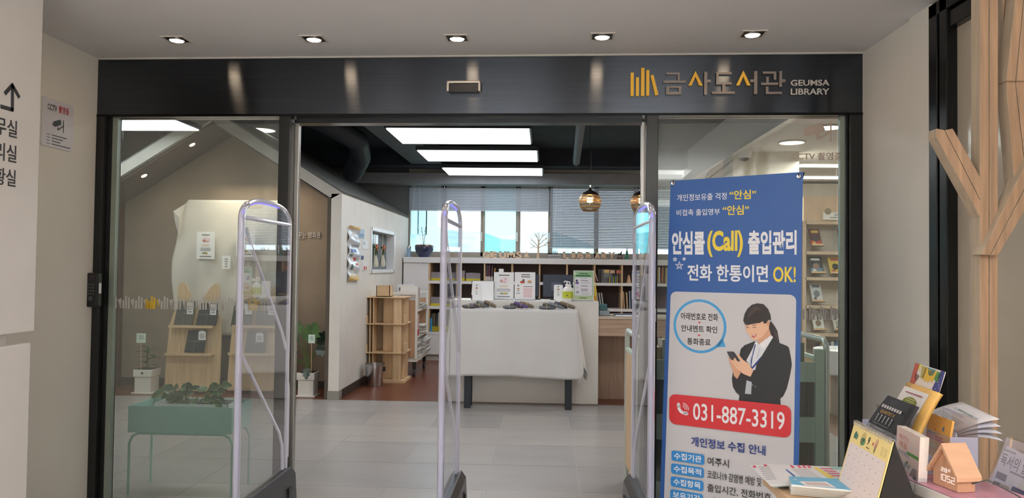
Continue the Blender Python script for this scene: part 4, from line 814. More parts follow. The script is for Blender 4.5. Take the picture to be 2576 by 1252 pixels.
# card stand on the top shelf at the right
cs = thing('card_display', 'clear acrylic card display with three small bookmarks', 'display', (Xf(1525), YF+.03, zs_[1]))
MB().box(Xf(1506), Xf(1556), YF+.06, YF+.065, zs_[1]+.002, Z(677, 1525)).build('acrylic_back', acr, cs)
for (xa, xb, ya, yb), c_ in zip(((1520, 1533, 678, 686), (1535, 1547, 679, 687), (1552, 1563, 679, 687)), ((232, 196, 120), (214, 180, 150), (222, 128, 100))):
    MB().box(Xf(xa), Xf(xb), YF+.045, YF+.05, Z(yb, 1525), Z(ya, 1525)).build('card', ink(c_), cs); MB().box(Xf(xa), Xf(xb), YF+.05, YF+.054, Z(705, 1525), Z(yb, 1525)).build('sleeve', acr, cs)
pen_m = M('yellow_pen', (216, 186, 60), .4, noise=0)
for k, px in enumerate((1534, 1540, 1544, 1549, 1553)):
    MB().tube([(Xf(px), YF+.03, zs_[1]+.002), (Xf(px)+.004, YF+.035, zs_[1]+.09+.02*(k % 2))], .005, 7).build('highlighter', pen_m if k % 2 == 0 else M('blue_pen', (120, 170, 196), .4, noise=0), cs)
for px0, y0, px1, y1, rgb, lab, r_ in ((1495, 679, 1503, 707, (220, 190, 186), 'pink tipped stick leaning on the top shelf right of the green notice', .008),):
    a = P(px0, y0, YF+.03); b = P(px1, y1, YF+.03); tag(MB().tube([b, a], r_, 8).build('rolled_stick', M('pink_stick', rgb, .5), None, b), lab, 'stick')
a = Xf(1583); tag(MB().lathe([(.035, 0), (.012, .11), (.006, .12)], (a, YF+.06, zs_[1]), 4).build('wooden_wedge', birch, None, (a, YF+.06, zs_[1])), 'small tan pyramid on the top shelf at the right', 'ornament')
# ---------------- things on top of the bookcase
YT = 11.30
def Q(px, py, Y=YT): return P(px, py, Y)
vz = ztop; c = Q(1067, 640); c.z = vz; r_ = .141
op = thing('orchid_bowl', 'round dark blue glazed bowl on the bookcase by the left window', 'plant pot', c)
MB().lathe([(.078, 0), (.085, .012), (.115, .06), (.138, .12), (.141, .155), (.128, .185), (.118, .178), (.115, .17), (.001, .165)], c, 32).build('bowl', M('dark_blue_glaze', (46, 52, 84), .18, noise=.1, coat=.4), op, smooth=True)
MB().lathe([(.137, .150), (.143, .165), (.130, .188), (.122, .19), (.118, .18)], c, 32, cap=False).build('rim', M('copper_glaze', (110, 84, 84), .2, metal=.3), op, smooth=True)
oc = thing('orchid', 'orchid with two bare stems in the blue bowl', 'plant', c+V((0, 0, .17)))
for px, py in ((1060, 572), (1071, 570)):
    t_ = Q(px, py); m_ = MB(); m_.tube([c+V((-.01, 0, .17)), c.lerp(t_, .6)+V((.0, 0, .08)), t_], .004, 6)
    for k in range(3): q = (c+V((-.01, 0, .17))).lerp(t_, .55+.2*k); m_.tube([q, q+V((.02*(-1)**k, 0, .012))], .003, 5)
    m_.build('flower_stem', M('dark_stem', (66, 56, 50), .6), oc)
MB().tube([c+V((-.03, 0, .17)), Q(1050, 562)], .003, 5).build('support_cane', paper, oc)
for a_, L in ((.2, .13), (2.9, .13), (1.2, .09), (-.6, .11), (3.6, .10)): leaf(MB(), c+V((0, -.02, .175)), V((cos(a_), -.4, .25)), L, .05, droop=.25).build('leaf', gl, oc)
def tin(px0, px1, pyt, rgb, lab, cat='jar'):
    a = Q(px0, 640); b = Q(px1, 640); cx = (a.x+b.x)/2; r_ = (b.x-a.x)/2; h_ = Q(px0, pyt).z-vz
    t = thing('glass_tin', lab, cat, (cx, YT, vz)); MB().lathe([(r_, 0), (r_, h_*.8)], (cx, YT, vz), 20).build('body', M('tin_%d' % px0, rgb, .25), t, smooth=True); MB().lathe([(r_*1.03, h_*.8), (r_*1.03, h_*.95), (r_*.9, h_)], (cx, YT, vz), 20).build('lid', steel, t, smooth=True)
tin(1023, 1034, 618, (150, 180, 205), 'small bluish tin in the left corner of the bookcase top')
let_m = M('pale_wood_letter', (214, 182, 152), .6, noise=.05)
def letters(wd, pxs, yt, yb, serif=True):
    for ch, (xa, xb) in zip(wd, pxs):
        pln = Plane((0, YT-.03, 0), (1, 0, 0), (0, 0, 1)); q = Print(pln, 0, 0); a0 = pln.ab(xa, yb)[0]; a1 = pln.ab(xb, yb)[0]; h_ = pln.ab(xa, yt)[1]-pln.ab(xa, yb)[1]
        q.text(ch, a0, vz+.001, a1, vz+h_, let_m, .045)
        if serif:      # slab serifs as on the cut letters
            sw, sh = .022, .011
            feet = {'E': [0], 'U': [0, 1], 'M': [0, 1], 'A': [0, 1], 'L': [0], 'I': [.5], 'B': [0], 'R': [0, 1], 'Y': [.5]}.get(ch, [])
            tops = {'E': [0], 'U': [0, 1], 'M': [0, 1], 'L': [0], 'I': [.5], 'B': [0], 'R': [0], 'Y': [0, 1]}.get(ch, [])
            for f_, zz in [(f_, vz+.001) for f_ in feet if not (ch == 'U')]+[(f_, vz+h_-sh) for f_ in tops]:
                cx = a0+.012+(a1-a0-.024)*f_; q.rab(cx-sw, zz, cx+sw, zz+sh, let_m)
        o = q.build('wooden_letter', q.mats, None, (a0, YT-.03, vz)); md = o.modifiers.new('thickness', 'SOLIDIFY'); md.thickness = .022; md.offset = -1
        _lc[ch] = _lc.get(ch, 0)+1
        nth = {('A', 1): 'letter A ending the word GEUMSA', ('A', 2): 'letter A inside the word LIBRARY', ('R', 1): 'first letter R of the word LIBRARY', ('R', 2): 'second letter R next to the final Y', }.get((ch, _lc[ch]), 'letter '+ch+' of the word '+wd)
        tag(o, 'pale wooden '+nth+' on the bookcase', 'letter', 'wooden letters on the bookcase top')
_lc = {}
letters('GEUMSA', ((1214, 1231), (1233, 1249), (1256, 1273), (1276, 1295), (1298, 1313), (1317, 1332)), 626, 643)
letters('LIBRARY', ((1417, 1431), (1438, 1447), (1453, 1468), (1474, 1490), (1495, 1510), (1513, 1528), (1531, 1547)), 628, 646)
# tree cut-out
tc_ = thing('tree_cutout', 'flat wooden tree cut out standing between the wooden words', 'ornament', (Q(1355, 643).x, YT-.05, vz))
def br(pts, w0, w1): 
    q = [Q(x, y, YT-.05) for x, y in pts]; return MB().tube(q, [w0+(w1-w0)*i/(len(q)-1) for i in range(len(q))], 6, flat=1).build('branch', let_m, tc_)
MB().tube([(Q(1354, 643, YT-.05).x, YT-.05, vz+.002), Q(1354, 630, YT-.05), Q(1355, 605, YT-.05)], [.024, .013, .010], 8).build('trunk', let_m, tc_)
for b_ in (((1355, 622), (1345, 610), (1334, 597)), ((1355, 612), (1352, 598), (1343, 586)), ((1355, 606), (1356, 590), (1352, 582)), ((1355, 608), (1364, 594), (1366, 585)), ((1355, 616), (1368, 604), (1376, 596)), ((1355, 624), (1345, 620), (1333, 624)),
           ((1345, 620), (1338, 614), (1332, 611)), ((1356, 622), (1368, 617), (1380, 616)), ((1368, 617), (1376, 610), (1381, 605)), ((1345, 610), (1340, 604), (1333, 605)), ((1352, 598), (1349, 591), (1347, 583)), ((1364, 594), (1370, 590), (1374, 587))): br(b_, .008, .004)
for x_, y_ in ((1382, 603), (1378, 612), (1374, 600), (1383, 615)): q = Q(x_, y_, YT-.05); MB().ball(q, .012, 8).build('bud', let_m, tc_)
# planter box with succulents, trophy, cone
def smallbox(pxa, pxb, lab, rgb=(168, 166, 162)):
    a = Q(pxa, 643).x; b = Q(pxb, 643).x; t = thing('succulent_box', lab, 'plant pot', ((a+b)/2, YT, vz)); z1 = vz+.065
    rim_box(MB(), a, b, YT-.05, YT+.05, vz+.001, z1).build('box', M('concrete_box', rgb, .6), t); MB().box(a+.02, b-.02, YT-.053, YT-.05, vz+.02, vz+.04).build('label_plate', ink((120, 120, 122)), t); MB().box(a+.006, b-.006, YT-.044, YT+.044, vz+.01, z1-.01).build('soil', MC['dark_soil'], t)
    for k in range(14):
        x = a+(b-a)*(.35+.045*k) if k < 10 else a+(b-a)*.15; MB().tube([(x, YT, z1-.01), (x+.012*sin(k*2), YT-.01*cos(k), z1+.03+.04*abs(sin(k*1.7)))], [.006, .001], 5).build('spike', gl3, t)
smallbox(1377, 1411, 'grey box of spiky succulents between the tree and the letter L'); smallbox(1606, 1640, 'grey box of spiky succulents behind the right gate')
c = Q(1559, 643); c.z = vz; t = thing('horse_trophy', 'small dark horse figure on a brown block', 'figurine', c)
MB().box(c.x-.045, c.x+.045, YT-.03, YT+.03, vz+.001, vz+.028).build('plinth', M('brown_plinth', (96, 58, 50), .4), t, bevel=.003)
br_ = M('dark_bronze', (60, 54, 44), .35, metal=.5); m_ = MB(); z0_ = vz+.028
m_.tube([(c.x-.025, YT, z0_+.055), (c.x, YT, z0_+.05), (c.x+.018, YT, z0_+.062), (c.x+.028, YT, z0_+.092), (c.x+.042, YT, z0_+.088)], [.010, .014, .012, .008, .004], 8)
for dx, ex in ((-.02, -.03), (-.014, -.01), (.012, .02), (.018, .038)): m_.tube([(c.x+dx, YT, z0_+.05), (c.x+ex, YT, z0_+.028), (c.x+ex-.004, YT, z0_)], [.006, .004, .003], 6)
m_.tube([(c.x-.028, YT, z0_+.06), (c.x-.042, YT, z0_+.05), (c.x-.046, YT, z0_+.03)], [.004, .003, .001], 5); m_.build('horse', br_, t, smooth=True)
c = Q(1577, 643); c.z = vz; t = thing('green_cone', 'small green glass cone ornament right of the horse figure', 'ornament', c); MB().lathe([(.038, .001), (.036, .012), (.012, .13), (.004, .15)], c, 20).build('cone', M('green_glass', (34, 110, 80), .15), t, smooth=True); MB().lathe([(.005, .15), (.007, .158), (.001, .175)], c, 8).build('tip', M('dark_tip', (40, 44, 40), .4), t)
# ================================================================ SIDE WALL PAPERS, HANGING BOTTLES
xp = NX+.002; wp_ = Plane((NX, 0, 0), (0, 1, 0), (0, 0, 1))
def wpaper(lab, px0, px1, yt, yb, rgb=(236, 236, 238), marks=()):
    a0 = wp_.ab(px0, (yt+yb)/2)[0]; a1 = wp_.ab(px1, (yt+yb)/2)[0]; b0 = wp_.ab(px0, yb)[1]; b1 = wp_.ab(px0, yt)[1]; t = thing('wall_paper_note', lab, 'paper', wp_.pt(a0, b0)); MB().box(NX+.001, NX+.004, a0, a1, b0, b1).build('sheet', ink(rgb), t)
    q = Print(wp_, .0045, .0003)
    for u0, v0, u1, v1, c_ in marks: q.rab(a0+(a1-a0)*u0, b0+(b1-b0)*v0, a0+(a1-a0)*u1, b0+(b1-b0)*v1, ink(c_))
    if marks: q.done('print', t)
    return t
t = thing('hanging_pocket_board', 'long wavy hanging pocket of leaflets on the white side wall', 'leaflet holder', wp_.pp(888, 708)); a0 = wp_.ab(873, 640)[0]; a1 = wp_.ab(900, 640)[0]; b0 = wp_.ab(875, 706)[1]; b1 = wp_.ab(875, 566)[1]
def wav(u, v): return V((NX+.012+.012*sin(v*26+u*2)+.006*sin(u*9), a0+(a1-a0)*u+.01*sin(v*14), b0+(b1-b0)*v))
MB().grid(wav, 8, 40).build('plastic_pocket', M('glossy_clear_white', (216, 220, 226), .2, noise=.05), t, smooth=True, solid=.002)
for v0, v1, c_ in ((.0, .10, (206, 168, 96)), (.94, 1, (206, 170, 110))):
    MB().grid(lambda u, v: wav(u, v0+(v1-v0)*v)+V((.003, 0, 0)), 6, 4).build('tan_strip', ink(c_), t)
for k, (u0, v0, u1, v1, c_) in enumerate(((.1, .52, .38, .58, (60, 90, 150)), (.45, .52, .7, .58, (90, 120, 180)), (.5, .36, .75, .42, (190, 70, 70)), (.2, .20, .45, .3, (80, 110, 90)), (.1, .62, .9, .66, (150, 150, 160)), (.7, .28, .95, .32, (200, 80, 70)), (.1, .44, .4, .48, (110, 130, 120)))):
    MB().grid(lambda u, v: wav(u0+(u1-u0)*u, v0+(v1-v0)*v)+V((.003, 0, 0)), 3, 3).build('leaflet_print', ink(c_), t)
wpaper('small blue grey card at the top right of the hanging pocket', 901, 916, 574, 598, (168, 186, 206), ((.1, .1, .9, .5, (120, 140, 170)),)); wpaper('small pale card right of the hanging pocket', 911, 925, 604, 626, (226, 228, 232), ((.1, .5, .5, .9, (180, 190, 200)),))
wpaper('small card with a dark blue picture beside the hanging pocket', 901, 914, 630, 652, (220, 222, 228), ((.45, 0, 1, .45, (60, 70, 110)),)); wpaper('small card with red pictures beside the niche', 910, 924, 656, 680, (232, 228, 228), ((.3, .05, .5, .45, (196, 60, 50)), (.6, .1, .85, .4, (200, 90, 70))))
for k, (px, lab) in enumerate(((944, 'left hanging glass bottle with a sprouting plant in the niche'), (962, 'right hanging glass bottle with a sprouting plant in the niche'))):
    c = PX(px, 652, NX-.04); t = thing('hanging_bottle_plant', lab, 'plant', c+V((0, 0, -.06)), 'hanging bottle plants in the niche')
    MB().lathe([(.001, -.10), (.035, -.095), (.045, -.06), (.03, 0), (.022, .04), (.026, .05)], c, 18).build('bottle', M('pale_bottle', (206, 200, 186), .15, noise=.03), t, smooth=True)
    MB().tube([c+V((0, -.045, -.05)), c+V((0, -.05, .08)), c+V((0, 0, .22)), c+V((0, .05, .08)), c+V((0, .045, -.05))], .005, 6).build('cord_loop', M('cream_cord', (226, 216, 190), .8), t); MB().tube([c+V((0, 0, .21)), (c.x, c.y, nz1)], .003, 5).build('cord', M('cream_cord'), t)
    m_ = MB()
    for j in range(8): leaf(m_, c+V((0, 0, .06+.02*(j % 4))), V((.3*sin(j*2.4)+.2, cos(j*2.4), .6)), .08, .035, droop=.2)
    m_.build('leaf_tuft', gl2, t); q = MB()
    for j in range(6): q.ball(c+V((.02, .03*sin(j*2), .12+.012*j)), .014, 7)
    q.build('bloom', M('salmon_bloom', (214, 130, 96), .6), t)
# ================================================================ REVOLVING WOODEN BOOK STAND, BIN, TROLLEY
c0 = PZ(972, 962, 0); xa = P(926, 760, 9.0).x; xb = P(1022, 760, 9.0).x; yv = 8.95; w_ = (xb-xa)/2; cx = (xa+xb)/2; cy = yv+w_*.9; zt3 = P(975, 747, 8.9).z
rs = thing('revolving_bookstand', 'birch plywood revolving book stand with empty shelves by the white wall', 'book stand', (cx, cy, 0))
for zz in (.015, P(975, 890, 8.9).z, P(975, 817, 8.9).z, zt3-.012): MB().box(cx-w_, cx+w_, cy-w_, cy+w_, zz, zz+.012).build('shelf', birch_x, rs, bevel=.001)
pw = w_*.86
for (x0, x1, y0, y1) in ((cx-pw, cx-pw+.012, cy-w_*.9, cy+.02), (cx+w_*.38, cx+w_*.80, cy-pw, cy-pw+.012), (cx+pw-.012, cx+pw, cy-.02, cy+w_*.9), (cx-w_*.9, cx+.02, cy+pw-.012, cy+pw), (cx-w_*.7, cx-w_*.7+.012, cy-pw, cy), (cx-w_*.3, cx+w_*.9, cy-.03, cy-.018)):
    MB().box(x0, x1, y0, y1, .03, zt3-.012).build('upright_panel', birch, rs)
for zz in (P(975, 890, 8.9).z, P(975, 817, 8.9).z):
    m_ = MB(); m_.prism([(cx-w_, cy-w_+.01, zz+.012), (cx-w_+.012, cy-w_+.01, zz+.012), (cx-w_+.012, cy-w_+.01, zz+.09), (cx-w_, cy-w_+.01, zz+.12)], (0, .2, 0)); m_.build('end_stop', birch, rs); MB().box(cx+w_-.012, cx+w_, cy-w_+.01, cy-w_+.2, zz+.012, zz+.12).build('end_stop', birch, rs)
MB().box(cx-w_*1.02, cx+w_*1.02, cy-w_*1.02, cy+w_*1.02, .001, .012).build('base_board', birch_x, rs)
a = P(951, 742, cy-.1); b = P(985, 742, cy-.1); zt4 = zt3+.135
t = thing('open_wooden_box', 'small open birch box on top of the revolving book stand', 'box', ((a.x+b.x)/2, cy-.1, zt3)); rim_box(MB(), a.x, b.x, cy-.2, cy-.02, zt3+.001, zt4, .008).build('box_walls', birch, t); MB().box(a.x+.02, b.x-.02, cy-.203, cy-.2, zt3+.02, zt4-.02).build('front_groove', birch_x, t)
c = P(943, 900, 8.72); c.z = 0; t = thing('waste_bin', 'round stainless steel waste bin beside the book stand', 'bin', c); hb_ = P(943, 915, 8.72).z
MB().lathe([(.095, .001), (.098, .01), (.112, hb_), (.108, hb_), (.094, .012), (.001, .012)], c, 32).build('shell', steel, t, smooth=True); MB().lathe([(.110, hb_-.008), (.117, hb_-.004), (.117, hb_+.004), (.108, hb_+.004)], c, 32, cap=False).build('rim', steel, t, smooth=True); MB().box(c.x+.108, c.x+.125, c.y-.015, c.y+.015, hb_-.08, hb_-.03).build('lid_hinge', black, t)
# trolley
tx1 = P(1044, 800, 9.25).x; ty0_ = 9.42; ty1_ = 10.32; tx0_ = tx1-.34; zt5 = P(1044, 735, ty0_).z; sh = [P(1044, 900, ty0_).z, P(1044, 847, ty0_).z, P(1044, 780, ty0_).z]
tr_ = thing('book_trolley', 'white book trolley on castors loaded with newspapers and magazines', 'trolley', ((tx0_+tx1)/2, 9.8, 0)); cream = M('cream_powder_coat', (232, 230, 224), .4, noise=0)
for yy in (ty0_, ty1_-.03):
    for xx in (tx0_, tx1-.03): MB().box(xx, xx+.03, yy, yy+.03, sh[0]-.03, zt5).build('post', cream, tr_, bevel=.004)
    MB().box(tx0_+.03, tx1-.03, yy, yy+.03, zt5-.03, zt5).build('top_rail', cream, tr_); MB().box(tx0_+.03, tx1-.03, yy+.008, yy+.022, sh[0], zt5-.10).build('end_panel', M('tan_panel', (196, 156, 122), .6, noise=.04), tr_)
for zz in sh: MB().box(tx0_+.005, tx1-.005, ty0_+.03, ty1_-.03, zz-.02, zz).build('shelf', cream, tr_)
MB().box(tx0_, tx1, ty0_, ty1_, sh[0]-.05, sh[0]-.02).build('base_frame', cream, tr_)
for xx in (tx0_+.04, tx1-.04):
    for yy in (ty0_+.06, ty1_-.06):
        wv = MB(); wv.lathe([(.001, -.014), (.045, -.014), (.05, -.008), (.05, .008), (.045, .014), (.001, .014)], (xx, yy, .051), 18, T=Matrix.Rotation(R(90), 3, 'Y')); o = wv.build('castor', M('rubber_castor', (56, 56, 60), .5), tr_, smooth=True); MB().box(xx-.022, xx+.022, yy-.02, yy+.02, .10, sh[0]-.05).build('castor_fork', black, o)
# papers on the trolley
def newspapers(n, x0, x1, y0, y1, z, lab, thick=.016, jit=.02):
    for k in range(n):
        jx, jy = rb_.uniform(-jit, jit), rb_.uniform(-jit, jit); m_ = MB(); zz = z+.001+k*thick; X1 = x1+jx
        pts = [(x0+jx, zz+.001), (X1-.015, zz+.001), (X1-.004, zz+.003), (X1, zz+thick*.5), (X1-.004, zz+thick*.9), (X1-.015, zz+thick*.96), (x0+jx, zz+thick*.96)]
        m_.prism([(x, y0+jy, z_) for x, z_ in pts], (0, y1-y0, 0)); o = m_.build('folded_newspaper', M('newsprint_%d' % (k % 3), ((206, 204, 200), (186, 184, 182), (222, 218, 210))[k % 3], .9, noise=.15, ns=40), None, (x0, y0, zz)); tag(o, 'newspaper '+lab, 'newspaper', 'folded newspapers '+lab)
newspapers(14, tx0_+.05, tx1+.0, ty0_+.06, ty0_+.36, sh[0], 'in the near bottom trolley pile', jit=.012); newspapers(13, tx0_+.06, tx1+.05, ty0_+.42, ty0_+.80, sh[0], 'in the far bottom trolley pile', jit=.018)
newspapers(9, tx0_+.08, tx1+.02, ty0_+.30, ty0_+.62, sh[1], 'stacked on the trolley middle shelf', .014); newspapers(5, tx0_+.08, tx1+.0, ty0_+.40, ty0_+.70, sh[2], 'stacked on the trolley upper shelf', .014)
for k, c_ in enumerate(((206, 40, 46), (232, 224, 224), (200, 44, 50), (236, 232, 230))): book('red and white magazine standing on the trolley middle shelf', 'red and white magazines on the trolley', tx1-.22, ty0_+.06+.035*k, sh[1]+.001, .03, .2, .27, c_, rz=0, band=(190, 30, 40) if k % 2 else None).rotation_euler.z = R(90); 
for o in [o for o in bpy.data.objects if o.get('group') == 'red and white magazines on the trolley']: o.location.x = tx1-.01
for k in range(5):
    o = book('tall pale folder upright on the trolley upper shelf', 'pale folders on the trolley top', tx1-.01, ty0_+.05+.04*k, sh[2]+.001, .032, .22, .30-.008*k, ((232, 230, 228), (206, 200, 196), (228, 224, 220), (160, 120, 110), (216, 208, 196))[k]); o.rotation_euler.z = R(90)
a = P(1003, 730, 9.5); t = thing('white_file_box', 'white open file box on the trolley top beside the wooden box', 'box', (a.x+.08, 9.5, zt5)); bz = sh[2]
rim_box(MB(), tx0_+.005, tx1-.10, ty0_+.36, ty0_+.52, bz+.001, zt5+.085, .005).build('box_walls', white, t, bevel=.002); MB().box(tx0_+.04, tx0_+.07, ty0_+.354, ty0_+.36, zt5+.01, zt5+.05).build('finger_pull', black, t)
# ================================================================ COUNTER, DESK, TABLE
CF = 7.72; cxL = P(1130, 900, CF).x; cxR = P(1505, 900, CF).x; cz_ = P(1450, 758, CF).z
co = thing('service_counter', 'white high front block of the service counter', 'counter', ((cxL+cxR)/2, CF, 0))
MB().box(cxL, cxR, CF, CF+.50, .012, cz_).build('body', offwhite, co, bevel=.003); MB().box(cxL, cxR, CF-.002, CF+.5, 0.0015, .012).build('base_strip', M('brown_base_strip', (140, 122, 108), .6), co)
dk_ = thing('service_desk', 'oak veneer desk wing of the counter with a drawer panel', 'desk', (1.1, 7.8, 0)); dz = P(1550, 797, 7.76).z; dzl = P(1550, 845, 7.76).z; dxr = 2.05
MB().box(cxR+.002, dxr, CF+.02, CF+.62, dz-.02, dz).build('desk_top', M('pale_oak_top', (206, 190, 172), .45, noise=.05), dk_); MB().box(cxR+.002, dxr, CF+.03, CF+.05, dzl, dz-.02).build('apron_panel', oak, dk_); MB().box(cxR+.002, dxr, 8.10, 8.12, 0.002, dz-.02).build('modesty_panel', wood('oak_recess', (166, 138, 118), 'z', .1), dk_); MB().box(dxr-.03, dxr, CF+.05, CF+.62, .002, dz-.02).build('side_panel', oak, dk_)
# display table with cloth
TF = 7.38; TB = 7.66; tzt = P(1300, 779, TF).z; tl_ = P(1133, 850, TF).x; tr2 = P(1452, 850, TF).x
tb = thing('display_table', 'dark legged narrow display table under a white cloth', 'table', ((tl_+tr2)/2, 7.5, 0))
MB().box(tl_+.01, tr2-.01, TF+.01, TB, tzt-.035, tzt-.006).build('table_top', M('dark_table_top', (50, 52, 56), .5), tb)
lgm = M('blue_black_steel', (34, 40, 48), .35, metal=.3)
for px in (1176, 1430): x = P(px, 980, 7.46).x; MB().box(x-.032, x+.032, TF+.06, TF+.11, 0.001, tzt-.035).build('leg', lgm, tb, bevel=.003); MB().box(x-.032, x+.032, TB-.07, TB-.02, 0.001, tzt-.035).build('leg', lgm, tb, bevel=.003)
cl = MB(); hem = .012
def front(u, v):
    x = tl_+(tr2-tl_)*u; z0 = P(1300, 949, TF).z; zz = tzt-(tzt-z0-.01*sin(u*5))*v
    y = TF-.004-.012*sin(u*21+1)*v-.008*sin(u*9)*v-.003*max(0, 1-abs(v-.48)*40)
    x += (.03*v if u > .97 else 0)
    return V((x, y, zz))
cl.grid(front, 64, 24)
cl.grid(lambda u, v: V((tl_+(tr2-tl_)*u, TF-.004+(TB-TF+.006)*v, tzt+.002*0)), 20, 2)
def sidef(u, v):   # gathered right side with a pointed corner
    zb = .30+.18*abs(sin(u*4.2+.3))-.10*(1-u); zz = tzt-(tzt-zb)*v; x = tr2+.002+(.09*sin(u*pi*.9+.1)+.022*sin(u*13))*v; y = TF+(TB-TF)*u-.01*sin(v*3)
    return V((x, y, zz))
cl.grid(sidef, 24, 16); cl.grid(lambda u, v: V((2*tl_-sidef(u, v).x+(tr2-tl_), sidef(u, v).y, sidef(u, v).z)), 24, 16)
o = cl.build('white_tablecloth', cloth_m, None, ((tl_+tr2)/2, TF, .3), smooth=True, solid=.003); tag(o, 'white cloth draped over the narrow display table', 'tablecloth')
pc = {'g': (96, 98, 102), 'b': (112, 98, 82), 'p': (92, 78, 122), 'o': (100, 96, 82), 'n': (60, 66, 84), 's': (112, 120, 126), 'd': (84, 78, 74)}
cn = {'g': 'grey', 'b': 'brown', 'p': 'purple', 'o': 'olive', 'n': 'navy', 's': 'slate', 'd': 'dark brown'}
def pouch(px0, y0, px1, y1, ck, pos, nm, dep):
    a = P(1150+px0/6.96, 670+y0/6.96, TF+.10+dep); b = P(1150+px1/6.96, 670+y1/6.96, TF+.10+dep); b.z = max(b.z, tzt+.022); a.z = max(a.z, tzt+.022)
    d = (b-a); n_ = 9; prof = [.70, .92, 1, 1, 1, 1, 1, .92, .70]; pts = [a+d*(i/(n_-1)) for i in range(n_)]
    t = thing('wrapped_pouch', '%s tied pouch, %s in the %s pile on the table' % (cn[ck], pos, nm), 'pouch', (a+b)/2, 'string tied pouches on the display table')
    MB().tube(pts, [.036*k_ for k_ in prof], 14, flat=.52).build('pouch_body', M('pouch_'+ck, pc[ck], .6, noise=.04), t, smooth=True)
    c = a+d*.5; u = d.normalized(); s = V((0, 1, 0)); n2 = u.cross(s).normalized(); ring = [c+s*.044*cos(2*pi*k/14)+n2*.0215*sin(2*pi*k/14) for k in range(14)]
    tw = M('twine_tie', (200, 180, 150), .8); MB().tube(ring, .002, 5, closed=True).build('twine', tw, t); k0 = c+V((0, -.012, .022)); k0 = c+(n2 if n2.z > 0 else -n2)*.022+V((0, -.015, 0))
    MB().tube([k0, k0+V((-.014, 0, .010)), k0+V((-.004, 0, .002)), k0, k0+V((.014, 0, .012)), k0+V((.004, 0, .002)), k0], .0014, 5).build('bow', tw, t)
ords = ['lowest on the left', 'second', 'third', 'fourth', 'top right']
for nm, lst in (('left', ((90, 715, 330, 735, 'd'), (205, 668, 400, 725, 'p'), (295, 655, 490, 722, 'o'), (345, 608, 560, 715, 's'), (480, 608, 680, 715, 'b'))), ('middle', ((805, 712, 1030, 730, 'g'), (928, 662, 1160, 728, 'd'), (1000, 628, 1240, 722, 'p'), (1096, 625, 1340, 722, 'b'))),
                ('right', ((1430, 725, 1710, 742, 'g'), (1500, 655, 1730, 740, 'o'), (1595, 645, 1870, 738, 's'), (1705, 630, 1930, 738, 'n'), (1800, 630, 2062, 742, 'b')))):
    for i, q in enumerate(lst): pouch(*q, ords[i], nm, .02*(i % 2))
# ---------------- things on the counter
KY = CF+.10
def K(px, py, Y=None): return P(px, py, Y or KY)
def desk_thing(name, lab, cat, px, Y=None): c = K(px, 757, Y); c.z = cz_; return thing(name, lab, cat, c)
# desk calendar
t = desk_thing('desk_calendar', 'blank white spiral desk calendar left on the counter', 'calendar', 1215); a = K(1186, 754).x; b = K(1242, 754).x; zt6 = K(1215, 706).z
MB().prism([(a, KY-.04, cz_+.001), (b, KY-.04, cz_+.001), (b-.004, KY, zt6), (a+.008, KY, zt6)], (0, .004, 0)).build('page', paper, t); MB().prism([(a, KY+.06, cz_+.001), (b, KY+.06, cz_+.001), (b, KY+.006, zt6), (a, KY+.006, zt6)], (0, .004, 0)).build('back_board', M('calendar_board', (40, 40, 44), .6), t); MB().box(a, a+.012, KY-.045, KY+.06, cz_+.001, cz_+.05).build('base_corner', black, t)
for k in range(24): x = a+.012+(b-a-.02)*k/23; MB().tube([(x, KY-.003, zt6-.006), (x, KY-.005, zt6+.004), (x, KY+.006, zt6+.006), (x, KY+.010, zt6-.006)], .0012, 4).build('wire_loop', black, t)
pp_ = Plane((0, KY-.046, 0), (1, 0, 0), (0, 0, 1)); q = Print(pp_, .001)
tcard = thing('name_card', 'small printed card leaning on the blank desk calendar', 'card', (a+.02, KY-.05, cz_)); ca_, cb_ = K(1188, 750, KY-.05), K(1210, 712, KY-.05); MB().box(ca_.x, cb_.x, KY-.052, KY-.050, cz_+.001, cb_.z).build('card', paper, tcard)
def cardart(px0, px1, yt, yb, Y, par, sign=True):
    pln = Plane((0, Y, 0), (1, 0, 0), (0, 0, 1)); q = Print(pln, .001, .0003); a0, b0 = pln.ab(px0, yb); a1, b1 = pln.ab(px1, yt); w_, h_ = a1-a0, b1-b0; m_ = a0+w_*.5
    q.ell(m_, b0+h_*.86, w_*.07, h_*.045, ink((90, 86, 86))); q.ell(m_, b0+h_*.66, w_*.13, h_*.05, ink((206, 140, 120))); q.rab(m_-w_*.08, b0+h_*.70, m_+w_*.08, b0+h_*.73, ink((80, 76, 80))); q.ell(m_, b0+h_*.47, w_*.08, h_*.035, ink((140, 160, 160))); q.lines(m_-w_*.14, b0+h_*.26, m_+w_*.14, b0+h_*.38, 2, ink((150, 150, 150))); q.done('print', par)
cardart(1188, 1210, 712, 750, KY-.0525, tcard)
def poster(lab, px0, px1, yt, yb, draw, Y=None, frame=None):
    Y = Y or KY+.03; pln = Plane((0, Y, 0), (1, 0, 0), (0, 0, 1)); a0 = pln.ab(px0, yb)[0]; a1 = pln.ab(px1, yb)[0]; b1 = pln.ab(px0, yt)[1]; b0 = cz_+.012; t = thing('counter_notice', lab, 'notice', ((a0+a1)/2, Y, cz_))
    MB().box(a0, a1, Y, Y+.003, b0, b1).build('sheet', paper, t); MB().box(a0, a1, Y-.03, Y+.05, cz_+.001, cz_+.008).build('stand_base', M('acrylic_grey', (150, 154, 160), .2), t); MB().box(a0, a1, Y+.004, Y+.006, cz_+.008, b1-.01).build('acrylic_back', acr, t)
    q = Print(pln, .001, .0003); draw(q, a0, b0, a1-a0, b1-b0); q.done('print', t); return t
